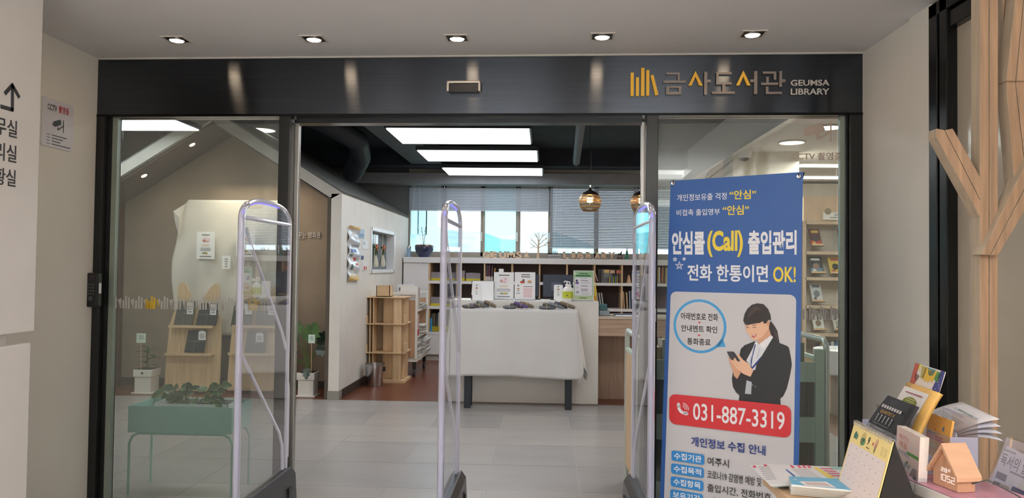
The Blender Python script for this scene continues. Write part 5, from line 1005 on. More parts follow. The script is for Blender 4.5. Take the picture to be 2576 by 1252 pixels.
def art1(q, a0, b0, w_, h_):
    q.rab(a0+w_*.24, b0+h_*.87, a0+w_*.78, b0+h_*.90, ink((70, 70, 76))); q.ell(a0+w_*.52, b0+h_*.70, w_*.22, h_*.11, ink((242, 222, 226))); q.up(); q.ell(a0+w_*.38, b0+h_*.66, w_*.09, h_*.05, ink((206, 160, 154))); q.ell(a0+w_*.54, b0+h_*.62, w_*.07, h_*.025, ink((224, 170, 174))); q.pab([(a0+w_*.55, b0+h_*.70), (a0+w_*.60, b0+h_*.79), (a0+w_*.62, b0+h_*.78), (a0+w_*.57, b0+h_*.69)], ink((80, 60, 60)))
    q.rab(a0+w_*.30, b0+h_*.44, a0+w_*.70, b0+h_*.50, ink((226, 214, 192))); q.lines(a0+w_*.12, b0+h_*.28, a0+w_*.86, b0+h_*.40, 3, ink((150, 150, 154))); q.ell(a0+w_*.40, b0+h_*.20, w_*.10, h_*.035, ink((150, 164, 130))); q.ell(a0+w_*.53, b0+h_*.20, w_*.05, h_*.05, ink((216, 184, 96))); q.ell(a0+w_*.65, b0+h_*.20, w_*.07, h_*.03, ink((150, 164, 130))); q.rab(a0+w_*.18, b0+h_*.07, a0+w_*.80, b0+h_*.10, ink((110, 110, 116)))
poster('white notice with a pink palette picture left of centre on the counter', 1242, 1292, 684, 754, art1)
def art2(q, a0, b0, w_, h_):
    for f_ in (.89, .81): q.rab(a0+w_*.32, b0+h_*f_, a0+w_*.74, b0+h_*(f_+.03), ink((90, 84, 84)))
    q.ell(a0+w_*.38, b0+h_*.63, w_*.12, h_*.05, ink((196, 80, 56))); q.ell(a0+w_*.43, b0+h_*.70, w_*.05, h_*.05, ink((90, 96, 110))); q.ell(a0+w_*.72, b0+h_*.66, w_*.1, h_*.03, ink((214, 150, 70))); q.rab(a0+w_*.62, b0+h_*.60, a0+w_*.84, b0+h_*.62, ink((120, 74, 50)))
    q.rab(a0+w_*.42, b0+h_*.46, a0+w_*.88, b0+h_*.475, ink((60, 50, 56))); q.rab(a0+w_*.42, b0+h_*.05, a0+w_*.88, b0+h_*.44, ink((240, 220, 224))); q.up(); q.lines(a0+w_*.42, b0+h_*.10, a0+w_*.85, b0+h_*.42, 6, ink((206, 150, 156)), .25, .5)
    q.ell(a0+w_*.18, b0+h_*.5, w_*.04, h_*.03, ink((90, 86, 86))); q.ell(a0+w_*.18, b0+h_*.38, w_*.08, h_*.03, ink((206, 150, 130))); q.ell(a0+w_*.18, b0+h_*.30, w_*.05, h_*.02, ink((120, 150, 150))); q.lines(a0+w_*.08, b0+h_*.20, a0+w_*.28, b0+h_*.26, 1, ink((150, 150, 150)))
poster('white notice with small red drawings right of centre on the counter', 1294, 1346, 684, 754, art2)
def art3(q, a0, b0, w_, h_):
    g1_ = ink((150, 190, 140)); q.rab(a0+w_*.03, b0+h_*.02, a0+w_*.97, b0+h_*.98, g1_); q.up(); q.rab(a0+w_*.07, b0+h_*.15, a0+w_*.93, b0+h_*.77, ink((226, 224, 232)), .008); q.ell(a0+w_*.07, b0+h_*.90, w_*.08, h_*.03, ink((214, 226, 206))); q.rab(a0+w_*.03, b0+h_*.02, a0+w_*.97, b0+h_*.13, ink((190, 204, 160)))
    q.up(); q.rab(a0+w_*.28, b0+h_*.88, a0+w_*.72, b0+h_*.915, ink((60, 120, 84))); q.rab(a0+w_*.12, b0+h_*.80, a0+w_*.84, b0+h_*.85, ink((52, 104, 74))); q.rab(a0+w_*.34, b0+h_*.74, a0+w_*.66, b0+h_*.75, ink((130, 120, 130)))
    q.ell(a0+w_*.17, b0+h_*.66, w_*.06, h_*.035, ink((60, 60, 96))); q.rab(a0+w_*.10, b0+h_*.54, a0+w_*.26, b0+h_*.62, ink((70, 90, 170))); q.up(); q.rab(a0+w_*.11, b0+h_*.55, a0+w_*.17, b0+h_*.60, ink((206, 60, 60)))
    for f_ in (.655, .47, .36, .31): q.rab(a0+w_*.37, b0+h_*f_, a0+w_*.72, b0+h_*(f_+.018), ink((96, 92, 100)))
    for f_ in (.60, .57, .255, .22, .19): q.rab(a0+w_*.38, b0+h_*f_, a0+w_*.80, b0+h_*(f_+.008), ink((160, 158, 166)))
    q.ell(a0+w_*.20, b0+h_*.42, w_*.035, h_*.04, ink((190, 188, 196))); q.rab(a0+w_*.13, b0+h_*.22, a0+w_*.28, b0+h_*.31, ink((170, 168, 176))); q.rab(a0+w_*.3, b0+h_*.06, a0+w_*.68, b0+h_*.09, ink((96, 110, 60)))
poster('green bordered notice in an acrylic stand at the right of the counter', 1442, 1493, 680, 750, art3, KY-.02)
t = desk_thing('white_clip', 'white box shaped clip standing behind the palette notice', 'clip', 1261, KY+.08); a = K(1255, 676, KY+.08); b = K(1267, 676, KY+.08); MB().box(a.x, b.x, KY+.07, KY+.10, cz_+.001, a.z).build('holder', paper, t, bevel=.004); MB().box(a.x-.004, b.x+.004, KY+.066, KY+.104, cz_+.001, cz_+.02).build('foot', paper, t)
# monitors seen from behind
mon = M('navy_monitor_shell', (34, 44, 66), .4, noise=.03)
for xa_, xb_, lab in ((1346, 1357, 'narrow dark blue monitor edge right of the red drawings notice'), (1366, 1441, 'dark blue monitor back standing in the middle of the counter')):
    a = K(xa_, 690, CF+.34); b = K(xb_, 690, CF+.34); t = thing('computer_monitor', lab, 'monitor', ((a.x+b.x)/2, CF+.34, cz_)); z0_ = K(1400, 752, CF+.34).z
    MB().box(a.x, b.x, CF+.32, CF+.345, max(z0_, cz_+.03), a.z).build('shell', mon, t, bevel=.004); MB().box(a.x+.006, b.x-.006, CF+.345, CF+.348, max(z0_, cz_+.03)+.01, a.z-.01).build('screen', black, t)
    mx = (a.x+b.x)/2; ww = min(.05, (b.x-a.x)/2); MB().box(mx-ww*.5, mx+ww*.5, CF+.35, CF+.37, cz_+.008, (a.z+cz_)/2).build('stand', lf, t); MB().box(mx-ww*1.6, mx+ww*1.6, CF+.28, CF+.42, cz_+.001, cz_+.010).build('foot', lf, t)
    if xb_-xa_ > 40: MB().box(a.x+(b.x-a.x)*.28, a.x+(b.x-a.x)*.6, CF+.316, CF+.32, cz_+.10, a.z-.08).build('grey_panel', M('slate_panel', (70, 80, 100), .4), t)
# small sign, pump bottles
def bottle(px, lab, Y, s=1.0):
    c = P(px, 757, Y); c.z = cz_; t = thing('pump_bottle', lab, 'bottle', c, 'hand gel pump bottles'); r_ = .042*s
    MB().lathe([(r_*.9, .001), (r_, .008), (r_, .11*s), (r_*.85, .132*s), (r_*.35, .145*s), (r_*.35, .155*s)], c, 24).build('body', M('white_bottle', (236, 236, 234), .35, noise=0), t, smooth=True)
    MB().lathe([(r_*1.01, .03*s), (r_*1.02, .031*s), (r_*1.02, .098*s), (r_*1.01, .099*s)], c, 24).build('yellow_label', M('lime_label', (196, 204, 60), .5, noise=.03), t)
    MB().lathe([(r_*.42, .155*s), (r_*.42, .172*s), (r_*.14, .174*s), (r_*.14, .20*s), (.001, .20*s)], c, 14).tube([c+V((0, 0, .198*s)), c+V((-.02, -.02, .20*s)), c+V((-.032, -.03, .19*s))], .006*s, 8).build('pump', M('white_bottle'), t, smooth=True)
    q = Print(Plane((0, c.y-r_*1.03, 0), (1, 0, 0), (0, 0, 1)), .0005); q.ell(c.x, c.z+.06, .006, .008, ink((70, 84, 40)), 14); q.done('printed_drop', t)
bottle(1426, 'white pump bottle with a lime label right of the small face card', KY-.05, 1.02); bottle(1433, 'white pump bottle half hidden behind the other pump bottle', KY+.04, .98)
t = desk_thing('small_sign_card', 'small white card sign with tiny face drawings left of the pump bottle', 'card', 1404, KY-.02); a = K(1393, 752, KY-.02); b = K(1416, 716, KY-.02)
MB().prism([(a.x, KY-.02, cz_+.012), (b.x, KY-.02, cz_+.012), (b.x, KY-.02, b.z-.006), (b.x-.008, KY-.02, b.z), (a.x+.008, KY-.02, b.z), (a.x, KY-.02, b.z-.006)], (0, .003, 0)).build('card', paper, t); MB().box(a.x+.02, b.x+.005, KY-.05, KY+.0, cz_+.001, cz_+.014).build('foot', paper, t); cardart(1393, 1416, 716, 752, KY-.0205, t)
for k, (px, c_) in enumerate(((1498, (222, 196, 60)),)):
    c = K(px, 757, KY+.1); t = thing('marker_pen', 'upright yellow marker right of the green notice', 'pen', (c.x, c.y, cz_)); MB().lathe([(.011, .001), (.011, .12), (.006, .125), (.005, .19), (.001, .195)], (c.x, c.y, cz_), 12).build('barrel', ink(c_), t, smooth=True); MB().lathe([(.0125, .001), (.0125, .05)], (c.x, c.y, cz_), 12).build('cap', ink((206, 150, 40)), t)
# scissors-blue clip behind bottle
# ---------------- things on the oak desk wing
def D(px, py, Y): return P(px, py, Y)
def dbox(name, lab, cat, px0, px1, yt, z0, Y, dep, mat, lid=None, h=None):
    a = D(px0, yt, Y); b = D(px1, yt, Y); zt_ = a.z if h is None else z0+h; t = thing(name, lab, cat, ((a.x+b.x)/2, Y, z0)); rim_box(MB(), a.x, b.x, Y, Y+dep, z0+.001, zt_, .006).build('box_walls', mat, t, bevel=.002); MB().box(a.x+.006, b.x-.006, Y+.006, Y+dep-.006, z0+.007, zt_-.012).build('content', lid or paper, t); return zt_
lowx0 = cxR
z_a = dbox('storage_box', 'pale blue grey box on the oak desk wing', 'box', 1508, 1534, 781, dz, CF+.22, .2, M('blue_grey_plastic', (150, 166, 176), .4)); dbox('storage_box', 'teal plastic box on top of the pale blue grey box', 'box', 1507, 1528, 764, z_a, CF+.24, .15, M('teal_plastic', (62, 108, 112), .35), h=.065)
t = thing('laptop', 'closed silver laptop lying on the oak desk wing', 'laptop', (D(1580, 795, CF+.2).x, CF+.2, dz)); a = D(1547, 796, CF+.12).x; MB().box(a, a+.30, CF+.10, CF+.32, dz+.002, dz+.014).build('base', steel, t, bevel=.005); MB().box(a, a+.30, CF+.10, CF+.32, dz+.015, dz+.024).build('lid', M('dark_blue_lid', (60, 74, 96), .25), t, bevel=.004)
t = thing('floral_name_banner', 'small white banner with pink blossom print on the desk wing', 'banner', (D(1600, 757, CF+.15).x, CF+.15, dz)); a = D(1590, 680, CF+.15); b = D(1608, 752, CF+.15); MB().box(a.x, b.x+.05, CF+.15, CF+.153, b.z, a.z).build('sheet', paper, t); MB().box(a.x+.03, a.x+.04, CF+.16, CF+.17, dz+.001, b.z+.1).build('rod', steel, t); MB().box(a.x, a.x+.10, CF+.12, CF+.22, dz+.001, dz+.008).build('foot', black, t)
q = Print(Plane((0, CF+.15, 0), (1, 0, 0), (0, 0, 1)), .001); w_ = b.x+.05-a.x
q.rab(a.x, a.z-.03, b.x+.05, a.z-.012, ink((140, 176, 216)))
for k in range(9): q.ell(a.x+w_*(.15+.085*k), b.z+.03+.035*abs(sin(k*1.9)), .013, .012, ink((222, 120, 160) if k % 2 else (236, 170, 196)), 12)
for k in range(5): q.rab(a.x+w_*.4, a.z-.07-.028*k, a.x+w_*.8, a.z-.063-.028*k, ink((110, 100, 110)))
q.done('print', t)
# pendants
def pendant(px, py, lab):
    Y = 8.35; c = P(px, py, Y); t = thing('globe_pendant_lamp', lab, 'pendant lamp', (c.x, Y, 3.1), 'gold glass globe pendants over the counter'); r_ = .125
    prof = [(r_*sin(th), r_*cos(th)) for th in [R(a_) for a_ in range(48, 151, 6)]]
    gm = M('gold_mirror_band', (232, 188, 120), .35, metal=1, noise=0)
    if 'gold_glass' not in MC: pane_mat('gold_glass', (.98, .88, .66), .8, .05, .16)
    MB().lathe([(a_, b_) for a_, b_ in prof][::-1], c, 40).build('glass_globe', MC['gold_glass'], t, smooth=True)
    for th0, th1 in ((50, 54), (68, 71), (82, 86), (97, 99), (112, 118), (136, 142)): MB().lathe([((r_+.0012)*sin(R(a_)), (r_+.0012)*cos(R(a_))) for a_ in (th1, (th0+th1)/2, th0)], c, 40).build('gold_band', gm, t, smooth=True)
    MB().lathe([(r_*.76, r_*.66), (r_*.55, r_*.86), (r_*.28, r_*.98), (r_*.12, r_*1.12), (.009, r_*1.25), (.008, r_*1.5), (.001, r_*1.5)], c, 32).build('cap', M('dark_brown_cap', (44, 36, 32), .4), t, smooth=True); MB().lathe([(.010, r_*1.3), (.010, r_*1.5), (.004, r_*1.52)], c, 12).build('collar', chrome, t)
    MB().ball(c+V((0, 0, .02)), .034, 16, sz=1.2).build('bulb', M('warm_bulb', (255, 238, 200), .5, noise=0, emit=26, ecol=(255, 226, 170)), t, smooth=True); MB().lathe([(.016, .055), (.016, .09)], c, 12).build('socket', steel, t)
    MB().tube([c+V((0, 0, r_*1.5)), c+V((.012, 0, .45)), c+V((-.004, 0, .7)), (c.x, Y, 3.1)], .003, 6).build('cord', black, t)
pendant(1484, 508, 'gold banded globe pendant hanging in front of the lowered blind'); pendant(1614, 510, 'gold banded globe pendant half hidden by the right door stile'); pendant(1752, 512, 'gold banded globe pendant behind the blue banner') if False else None

# ================================================================ BOOK CART BEHIND THE RIGHT GLASS
mintc = M('pale_mint_laminate', (196, 214, 200), .4, noise=.01)
ca0 = P(1577, 900, 5.0).x; YN, YR = 4.42, 5.0; ca1 = 1.63; zc_ = .985
ck = thing('book_cart', 'pale mint book cart with wooden ends standing just inside the doors', 'book cart', ((ca0+ca1)/2, 4.7, 0))
for x in (ca0, ca1):
    MB().tube([(x, YN+.02, .02), (x, YN+.02, zc_-.06), (x, YN+.035, zc_-.02), (x, YN+.07, zc_), (x, YR-.07, zc_), (x, YR-.035, zc_-.02), (x, YR-.02, zc_-.06), (x, YR-.02, .02)], .017, 10).build('end_frame', M('pale_metal_tube', (206, 210, 204), .3, metal=.3, noise=0), ck, smooth=True)
    MB().box(x-.008, x+.008, YN+.035, YR-.035, .12, zc_-.13).build('wood_inset', birch, ck); MB().box(x-.012, x+.012, YN+.03, YR-.03, zc_-.13, zc_-.11).build('inset_cap', mintc, ck)
for za, zb2 in ((.745, .86), (.40, .545), (.05, .16)): MB().box(ca0+.018, ca1-.018, YN+.005, YN+.022, za, zb2).build('front_board', mintc, ck, bevel=.002)
for zz in (.745, .40, .06): MB().box(ca0+.01, ca1-.01, YN+.022, YR-.02, zz, zz+.016).build('shelf', mintc, ck)
MB().box(ca0+.01, ca1-.01, YR-.03, YR-.018, .06, .86).build('rear_board', M('dark_olive_back', (92, 92, 80), .7), ck)
MB().box(ca1-.07, ca1-.018, YN, YN+.03, .02, zc_-.05).build('corner_post', mintc, ck, bevel=.004)
x = ca0+.05; k = 0
while x < ca1-.11:
    w_ = rb_.uniform(.02, .04); book('book in the cart behind the banner', 'books in the cart top row', x, YN+.06, .763, w_, .17, rb_.uniform(.16, .22), rb_.choice(((176, 44, 48), (206, 200, 194), (130, 60, 56), (92, 110, 96), (196, 176, 120)))); x += w_+.004
# ---------------- right hand side beyond the glass
zl = 2.70
struct(BX('wall_pillar', wall_w, 2.08, P(2010, 420, 8.45).x, 8.45, 8.9, 0, zl), 'white pillar with the camera and lamp at its head')
c = PZ(1872, 381, zl); t = thing('dome_camera', 'white dome security camera under the low ceiling', 'security camera', c)
MB().lathe([(.06, -.075), (.078, -.05), (.082, -.02), (.085, 0)], c, 28).build('housing', paper, t, smooth=True); MB().lathe([(.001, -.108), (.03, -.103), (.048, -.088), (.055, -.07)], c, 24).build('dome', M('smoked_dome', (60, 66, 68), .1), t, smooth=True)
YS = 10.85; sh0 = P(2019, 700, YS).x; ns = thing('newspaper_shelf', 'tall pale oak magazine shelf with a newspaper sign at the far right', 'magazine shelf', (sh0+.8, YS, 0)); oakp = wood('pale_oak_shelf', (206, 186, 164), 'x', .05)
SX = 4.95; MB().box(sh0, SX, YS+.30, YS+.33, 0, 2.66).build('back_panel', M('pale_beige_panel', (206, 198, 188), .6), ns)
MB().box(sh0, sh0+.05, YS, YS+.30, .0, P(2060, 556, YS).z).build('side_panel', oakp, ns); MB().box(sh0, sh0+.04, YS+.25, YS+.30, P(2060, 556, YS).z, 2.5).build('side_light', rl, ns)
MB().box(sh0+.75, sh0+.77, YS+.02, YS+.30, .42, P(2060, 556, YS).z).build('divider', oakp, ns)
ys_ = [556, 632, 697, 768, 838, 906]
for y in ys_: zz = P(2060, y, YS).z; MB().box(sh0+.04, SX, YS, YS+.30, zz-.045, zz).build('shelf', oakp, ns, bevel=.002)
MB().box(sh0+.04, SX, YS+.04, YS+.06, .05, P(2060, 912, YS).z-.04).build('base_panel', M('beige_base', (170, 156, 142), .5), ns); MB().box(sh0+.10, SX, YS+.27, YS+.30, P(2060, 490, YS).z, P(2060, 554, YS).z).build('header_panel', M('peach_panel', (222, 196, 172), .6), ns)
def magz(lab, x0, x1, yt, yb, cols):
    a = P(x0, yt, YS+.16); b = P(x1, yb, YS+.06); t = thing('magazine', lab, 'magazine', (a.x, YS+.1, b.z)); dx = b.x-a.x
    pln = Plane((0, YS+.06, b.z), (1, 0, 0), V((0, .32, 1))); h_ = (a.z-b.z)*1.04; MB().prism([pln.pt(a.x, 0), pln.pt(b.x, 0), pln.pt(b.x-.02, h_), pln.pt(a.x-.02, h_)], V((0, .012, 0))).build('cover', ink(cols[0]), t)
    q = Print(pln, .001, .0004); q.rab(a.x+dx*.02, h_*.02, b.x-dx*.08, h_*.35, ink(cols[1])); q.up(); q.ell(a.x+dx*.45, h_*.45, dx*.26, h_*.18, ink(cols[2])); q.rab(a.x+dx*.1, h_*.78, a.x+dx*.75, h_*.92, ink(cols[3])); q.ell(a.x+dx*.3, h_*.2, dx*.14, h_*.1, ink(cols[3])); q.done('cover_print', t)
    MB().box(a.x-.005, b.x+.005, YS+.02, YS+.055, b.z+.002, b.z+.012).build('ledge', birch, t); MB().box(a.x-.005, b.x+.005, YS+.02, YS+.024, b.z+.002, b.z+.04).build('ledge_lip', birch, t)
magz('red and dark magazine on the first shelf below the sign', 2035, 2069, 576, 620, ((92, 50, 56), (206, 70, 60), (60, 60, 66), (222, 190, 90))); magz('red and blue magazine cut by the frame on the first shelf', 2108, 2140, 577, 620, ((150, 46, 60), (60, 76, 130), (200, 200, 206), (220, 180, 170)))
magz('black magazine with blue picture on the second shelf below the sign', 2034, 2074, 645, 689, ((40, 44, 50), (90, 140, 176), (150, 120, 110), (216, 220, 222))); magz('yellow magazine with a dark curl on the second shelf', 2083, 2121, 646, 690, ((216, 190, 80), (206, 176, 60), (60, 54, 46), (186, 90, 76)))
magz('pale grey magazine on the third shelf below the sign', 2038, 2072, 712, 760, ((186, 190, 194), (206, 208, 212), (110, 116, 124), (90, 96, 104))); magz('white magazine on the fourth shelf with a brown picture', 2042, 2076, 788, 832, ((206, 212, 206), (222, 224, 220), (130, 110, 90), (200, 204, 200))); magz('pale magazine with grey print cut by the frame on the fourth shelf', 2093, 2125, 790, 832, ((200, 204, 200), (214, 216, 212), (150, 150, 140), (120, 124, 120)))
zz = P(2060, 906, YS).z; x = P(2065, 880, YS).x
for k in range(16):
    book('bright spined book on the lowest shelf below the magazines', 'bright books on the lowest shelf', x, YS+.04, zz+.001, .018, .16, rb_.uniform(.22, .27), rb_.choice(((60, 90, 140), (96, 130, 170), (206, 206, 200), (120, 150, 120), (170, 150, 90), (70, 80, 120)))); x += .0195
t = thing('shelf_sign', 'white newspaper sign card with a round badge on the magazine shelf', 'sign', P(2090, 556, YS-.0)); a = P(2072, 552, YS); b = P(2150, 534, YS); MB().box(a.x, b.x, YS+.02, YS+.024, a.z, b.z).build('card', paper, t)
pln = Plane((0, YS+.02, 0), (1, 0, 0), (0, 0, 1)); q = Print(pln, .001); q.tpx('신문', 2099, 536, 543, 2112, ink((40, 44, 50)), .02); q.rab(pln.ab(2087, 548)[0], pln.ab(2087, 548)[1], pln.ab(2112, 548)[0], pln.ab(2087, 546)[1], ink((120, 124, 128))); q.done('printed_text', t)
c = P(2083, 531, YS+.015); MB().lathe([(.045, -.004), (.045, .004)], c, 24, T=Matrix.Rotation(R(90), 3, 'X')).build('round_badge', M('khaki_badge', (150, 140, 116), .5), t)
c = P(2150, 900, 7.2); t = thing('round_counter', 'cream curved counter end seen at the right edge of the glass', 'counter', (c.x, 7.4, 0)); zt7 = P(2110, 886, 7.2).z; m_ = MB(); m_.lathe([(.26, zt7-.24), (.30, zt7-.22), (.32, zt7-.02), (.32, zt7), (.27, zt7), (.25, zt7-.03), (.001, zt7-.03)], (c.x+.06, 7.5, 0), 40).build('rounded_top', white, t, smooth=True); MB().lathe([(.16, .002), (.16, zt7-.2)], (c.x+.06, 7.5, 0), 24).build('base', M('beige_base'), t, smooth=True)
# small table sign on the door post
t = thing('door_switch', 'small white switch plate on the right door post', 'switch', FP.pt(b1+.01, 1.1)); pa, pb = fpx(1641, 808); pc_, pd = fpx(1650, 776); m_ = MB(); fbox(m_, pa, pc_, pb, pd, .001, .006); m_.build('plate', paper, t); m_ = MB(); fbox(m_, pa+.006, pc_-.006, pb+.025, pb+.045, .006, .009); m_.build('button', ink((120, 120, 124)), t)
# ================================================================ TIMBER TREE
tt = thing('timber_tree', 'tree shaped sculpture of paired fir planks with branches at the right', 'sculpture', P(2487, 900, 2.55).xy.to_3d()); YTt = 2.55
def plank(pts, dy=0, dep=.055, nm='plank'):
    q = [P(x, y, YTt+dy) for x, y in pts]; MB().prism(q, (0, dep, 0), 0, 1).build(nm, [fir, fir_p], tt, bevel=.0015)
zt8 = 1252+300
plank([(2466, -60), (2488, -60), (2488, 1600), (2466, 1600)], .0); plank([(2490, -60), (2511, -60), (2511, 1600), (2490, 1600)], .0)
plank([(2356, 323), (2376, 327), (2466, 504), (2466, 545), (2356, 345)], -.001, nm='branch_plank'); plank([(2378, 327), (2397, 323), (2466, 445), (2466, 500)], -.001, nm='branch_plank')
plank([(2469, 640), (2491, 642), (2640, 352), (2640, 288)], -.03, nm='branch_plank'); plank([(2493, 642), (2512, 640), (2640, 425), (2640, 356)], -.03, nm='branch_plank')
plank([(2531, 205), (2554, 205), (2578, 420), (2552, 470)], .0, nm='branch_plank'); plank([(2556, 205), (2592, 205), (2612, 360), (2580, 415)], .0, nm='branch_plank')
plank([(2558, -30), (2578, -30), (2555, 203), (2532, 203)], -.012, nm='branch_plank'); plank([(2580, -30), (2616, -30), (2596, 203), (2557, 203)], -.012, nm='branch_plank')
plank([(2519, -40), (2556, -40), (2535, 120), (2530, 175)], .05, nm='branch_plank')
# ================================================================ SIDE TABLE AND ITS PRINTED MATTER
ZT = .80
c0 = PZ(1945, 1216, ZT); tX0 = c0.x; tY1 = c0.y+.10
st_ = thing('side_table', 'pale wooden side table against the right wall covered with leaflets', 'table', (tX0+.45, tY1-.5, 0))
MB().box(tX0, 1.66, tY1-1.15, tY1, ZT-.028, ZT).build('table_top', M('pale_beech_top', (206, 172, 134), .45, noise=.05, ns=3, stretch=(10, 1, 10)), st_, bevel=.002)
for x in (tX0+.05, 1.60):
    for y in (tY1-1.10, tY1-.05): MB().box(x-.02, x+.02, y-.02, y+.02, 0, ZT-.028).build('leg', birch, st_)
def face(TL, TR, z, lean):
    A = PZ(*TL, z); B = PZ(*TR, z); ax = (B-A).normalized(); n = ax.cross(V((0, 0, 1))); return Plane(A, ax, V((0, 0, 1))*cos(lean)-n*sin(lean))
def leafy(name, lab, cat, pl_, quad, rgb, thk=.002, curve=0, group=None, base=None):
    pts = [pl_.pp(*q) for q in quad]; t = thing(name, lab, cat, base or V((pts[-1].x, pts[-1].y, pts[-1].z)), group)
    if curve:
        TL, TR, BR, BL = pts
        def g(u, v): p_ = (TL.lerp(TR, u)).lerp(BL.lerp(BR, u), v); return p_+pl_.n*curve*(1-v)**2-pl_.n*curve*.0-V((0, 0, 1))*abs(curve)*.3*(1-v)**3
        MB().grid(g, 4, 12).build('sheet', ink(rgb), t, smooth=True, solid=thk)
    else: MB().prism(pts, -pl_.n*thk).build('sheet', ink(rgb), t)
    return t
# booklet fan of leaflets lying flat
tb_ = Plane((0, 0, ZT), (1, 0, 0), (0, 1, 0))
def flat(px, py, z): return PZ(px, py, z)
quad0 = [(1886, 1170), (1940, 1168), (2140, 1176), (2118, 1215), (1938, 1222)]
for k in range(6):
    zz = ZT+.002+.0028*k; f_ = (5-k); pts = [flat(x+f_*1.6*(1 if i in (0, 4) else -.6), y+f_*.7*(i in (3, 4)), zz) for i, (x, y) in enumerate(quad0)]
    lab = 'topmost leaflet with red headings of the fanned pile on the side table' if k == 5 else 'pale blue edged leaflet under the topmost one in the fanned pile'
    t = thing('leaflet', lab, 'leaflet', pts[4], 'fanned leaflets on the side table'); MB().prism(pts, (0, 0, .0012)).build('sheet', ink((206, 224, 224) if k < 5 else (222, 218, 216)), t)
    if k == 5:
        z2_ = zz+.0016; m_ = MB(); mats = []
        def fp4(c4, rgb):
            if ink(rgb) not in mats: mats.append(ink(rgb))
            m_.poly([flat(x, y, z2_) for x, y in c4], mats.index(ink(rgb)))
        fp4([(1893, 1171), (1900, 1170), (1903, 1175), (1896, 1176)], (200, 50, 80)); fp4([(1920, 1167.5), (1928, 1167.5), (1931, 1172), (1923, 1172)], (196, 60, 80))
        for x in (1986, 2004, 2016, 2028): fp4([(x, 1169+.01*x*0), (x+7, 1169.5), (x+14, 1177), (x+6, 1176.5)], (206, 60, 96))
        fp4([(2044, 1174), (2055, 1174), (2108, 1206), (2092, 1207)], (226, 196, 70)); fp4([(1975, 1180), (1980, 1180), (2002, 1197), (1996, 1198)], (50, 84, 150)); fp4([(2086, 1173), (2134, 1176), (2130, 1182), (2096, 1179)], (140, 190, 180))
        for j in range(7): fp4([(1908+3*j, 1174+5*j), (1935+3*j, 1172.5+5*j), (1936+3*j, 1174.5+5*j), (1909+3*j, 1176+5*j)], (166, 160, 164))
        for j in range(6): fp4([(1992+5*j, 1180+4*j), (2035+6*j, 1179+4*j), (2036+6*j, 1180.6+4*j), (1993+5*j, 1181.6+4*j)], (176, 168, 172))
        for j in range(4): fp4([(2062+9*j, 1176+6*j), (2092+9*j, 1177+6*j), (2096+9*j, 1180+6*j), (2066+9*j, 1179+6*j)], (210, 84, 110))
        m_.build('print', mats, t)
for k in range(6):
    zz = ZT+.020+.006*k if False else ZT+.001+.0065*k; q = [(1984, 1199), (2108, 1205), (2146, 1234), (1990, 1219)]; pts = [flat(x+.8*((k*7) % 3-1), y+(39-k*6.5)*.62, zz) for x, y in q]
    lab = 'top sky blue booklet with a white label in the small stack' if k == 5 else 'pale sided booklet under the top sky blue booklet'
    t = thing('booklet', lab, 'booklet', pts[3], 'stacked booklets on the side table'); MB().prism(pts, (0, 0, .0052)).build('pages', ink((206, 206, 200)), t); MB().prism([p_+V((0, 0, .0052)) for p_ in pts], (0, 0, .0008)).build('cover', ink((96, 158, 186)), t)
    if k == 5:
        z2_ = zz+.0065; m_ = MB(); fq = lambda c4: [flat(x, y+4, z2_) for x, y in c4]
        m_.poly(fq([(2010, 1206), (2078, 1207), (2104, 1222), (2026, 1217)]), 0); m_.poly([p_+V((0, 0, .0004)) for p_ in fq([(2022, 1208), (2074, 1209), (2092, 1219), (2030, 1215)])], 1); m_.poly([p_ for p_ in fq([(1995, 1200), (2004, 1200.5), (2005, 1202), (1996, 1201.5)])], 0); m_.build('white_label', [ink((226, 218, 214)), ink((190, 170, 166))], t)
# desk calendar with September page
pc2 = face((2150, 1060), (2247, 1111), .985, R(20)); t = leafy('spiral_desk_calendar', 'yellow headed spiral desk calendar open at month nine on the side table', 'calendar', pc2, [(2150, 1060), (2247, 1111), (2196, 1300), (2099, 1247)], (236, 212, 140))
A_, B_ = pc2.pp(2150, 1060), pc2.pp(2247, 1111); W1 = (B_-A_).length; hn = V((pc2.n.x, pc2.n.y, 0)).normalized()
f1, f2 = pc2.pp(2196, 1300), pc2.pp(2099, 1247); f1.z = max(f1.z, ZT+.002); f2.z = max(f2.z, ZT+.002)
m_ = MB(); o1, o2 = A_-pc2.n*.004, B_-pc2.n*.004; g1 = B_-hn*.07; g1.z = ZT+.003; g2 = A_-hn*.07; g2.z = ZT+.003; h1 = f1-pc2.n*.004; h2 = f2-pc2.n*.004
m_.prism([o2, h1, g1], (A_-B_)*.98).build('black_stand', ink((24, 24, 26)), t)
q = Print(pc2, .0006, .0003)
al = lambda u, v: (u*W1, -v*.22)
def shear(u, v):  # page coordinates to plane coordinates
    P0 = V(pc2.ab(2150, 1060)); P1 = V(pc2.ab(2247, 1111)); P2 = V(pc2.ab(2099, 1247)); r_ = P0+(P1-P0)*u+(P2-P0)*v; return (r_.x, r_.y)
q.pab([shear(.03, .26), shear(.97, .26), shear(.97, 1), shear(.03, 1)], ink((226, 212, 208))); q.up()
for u, v, ru, rv, c_ in ((.12, .15, .03, .05, (60, 110, 90)), (.17, .16, .02, .04, (70, 120, 100)), (.33, .14, .05, .08, (190, 170, 110)), (.34, .18, .06, .05, (90, 140, 100)), (.66, .13, .03, .07, (206, 160, 130)), (.66, .18, .015, .06, (110, 130, 80)), (.59, .14, .015, .02, (200, 80, 70))):
    cx, cy = shear(u, v); q.ell(cx, cy, ru*W1, rv*.20, ink(c_), 16)
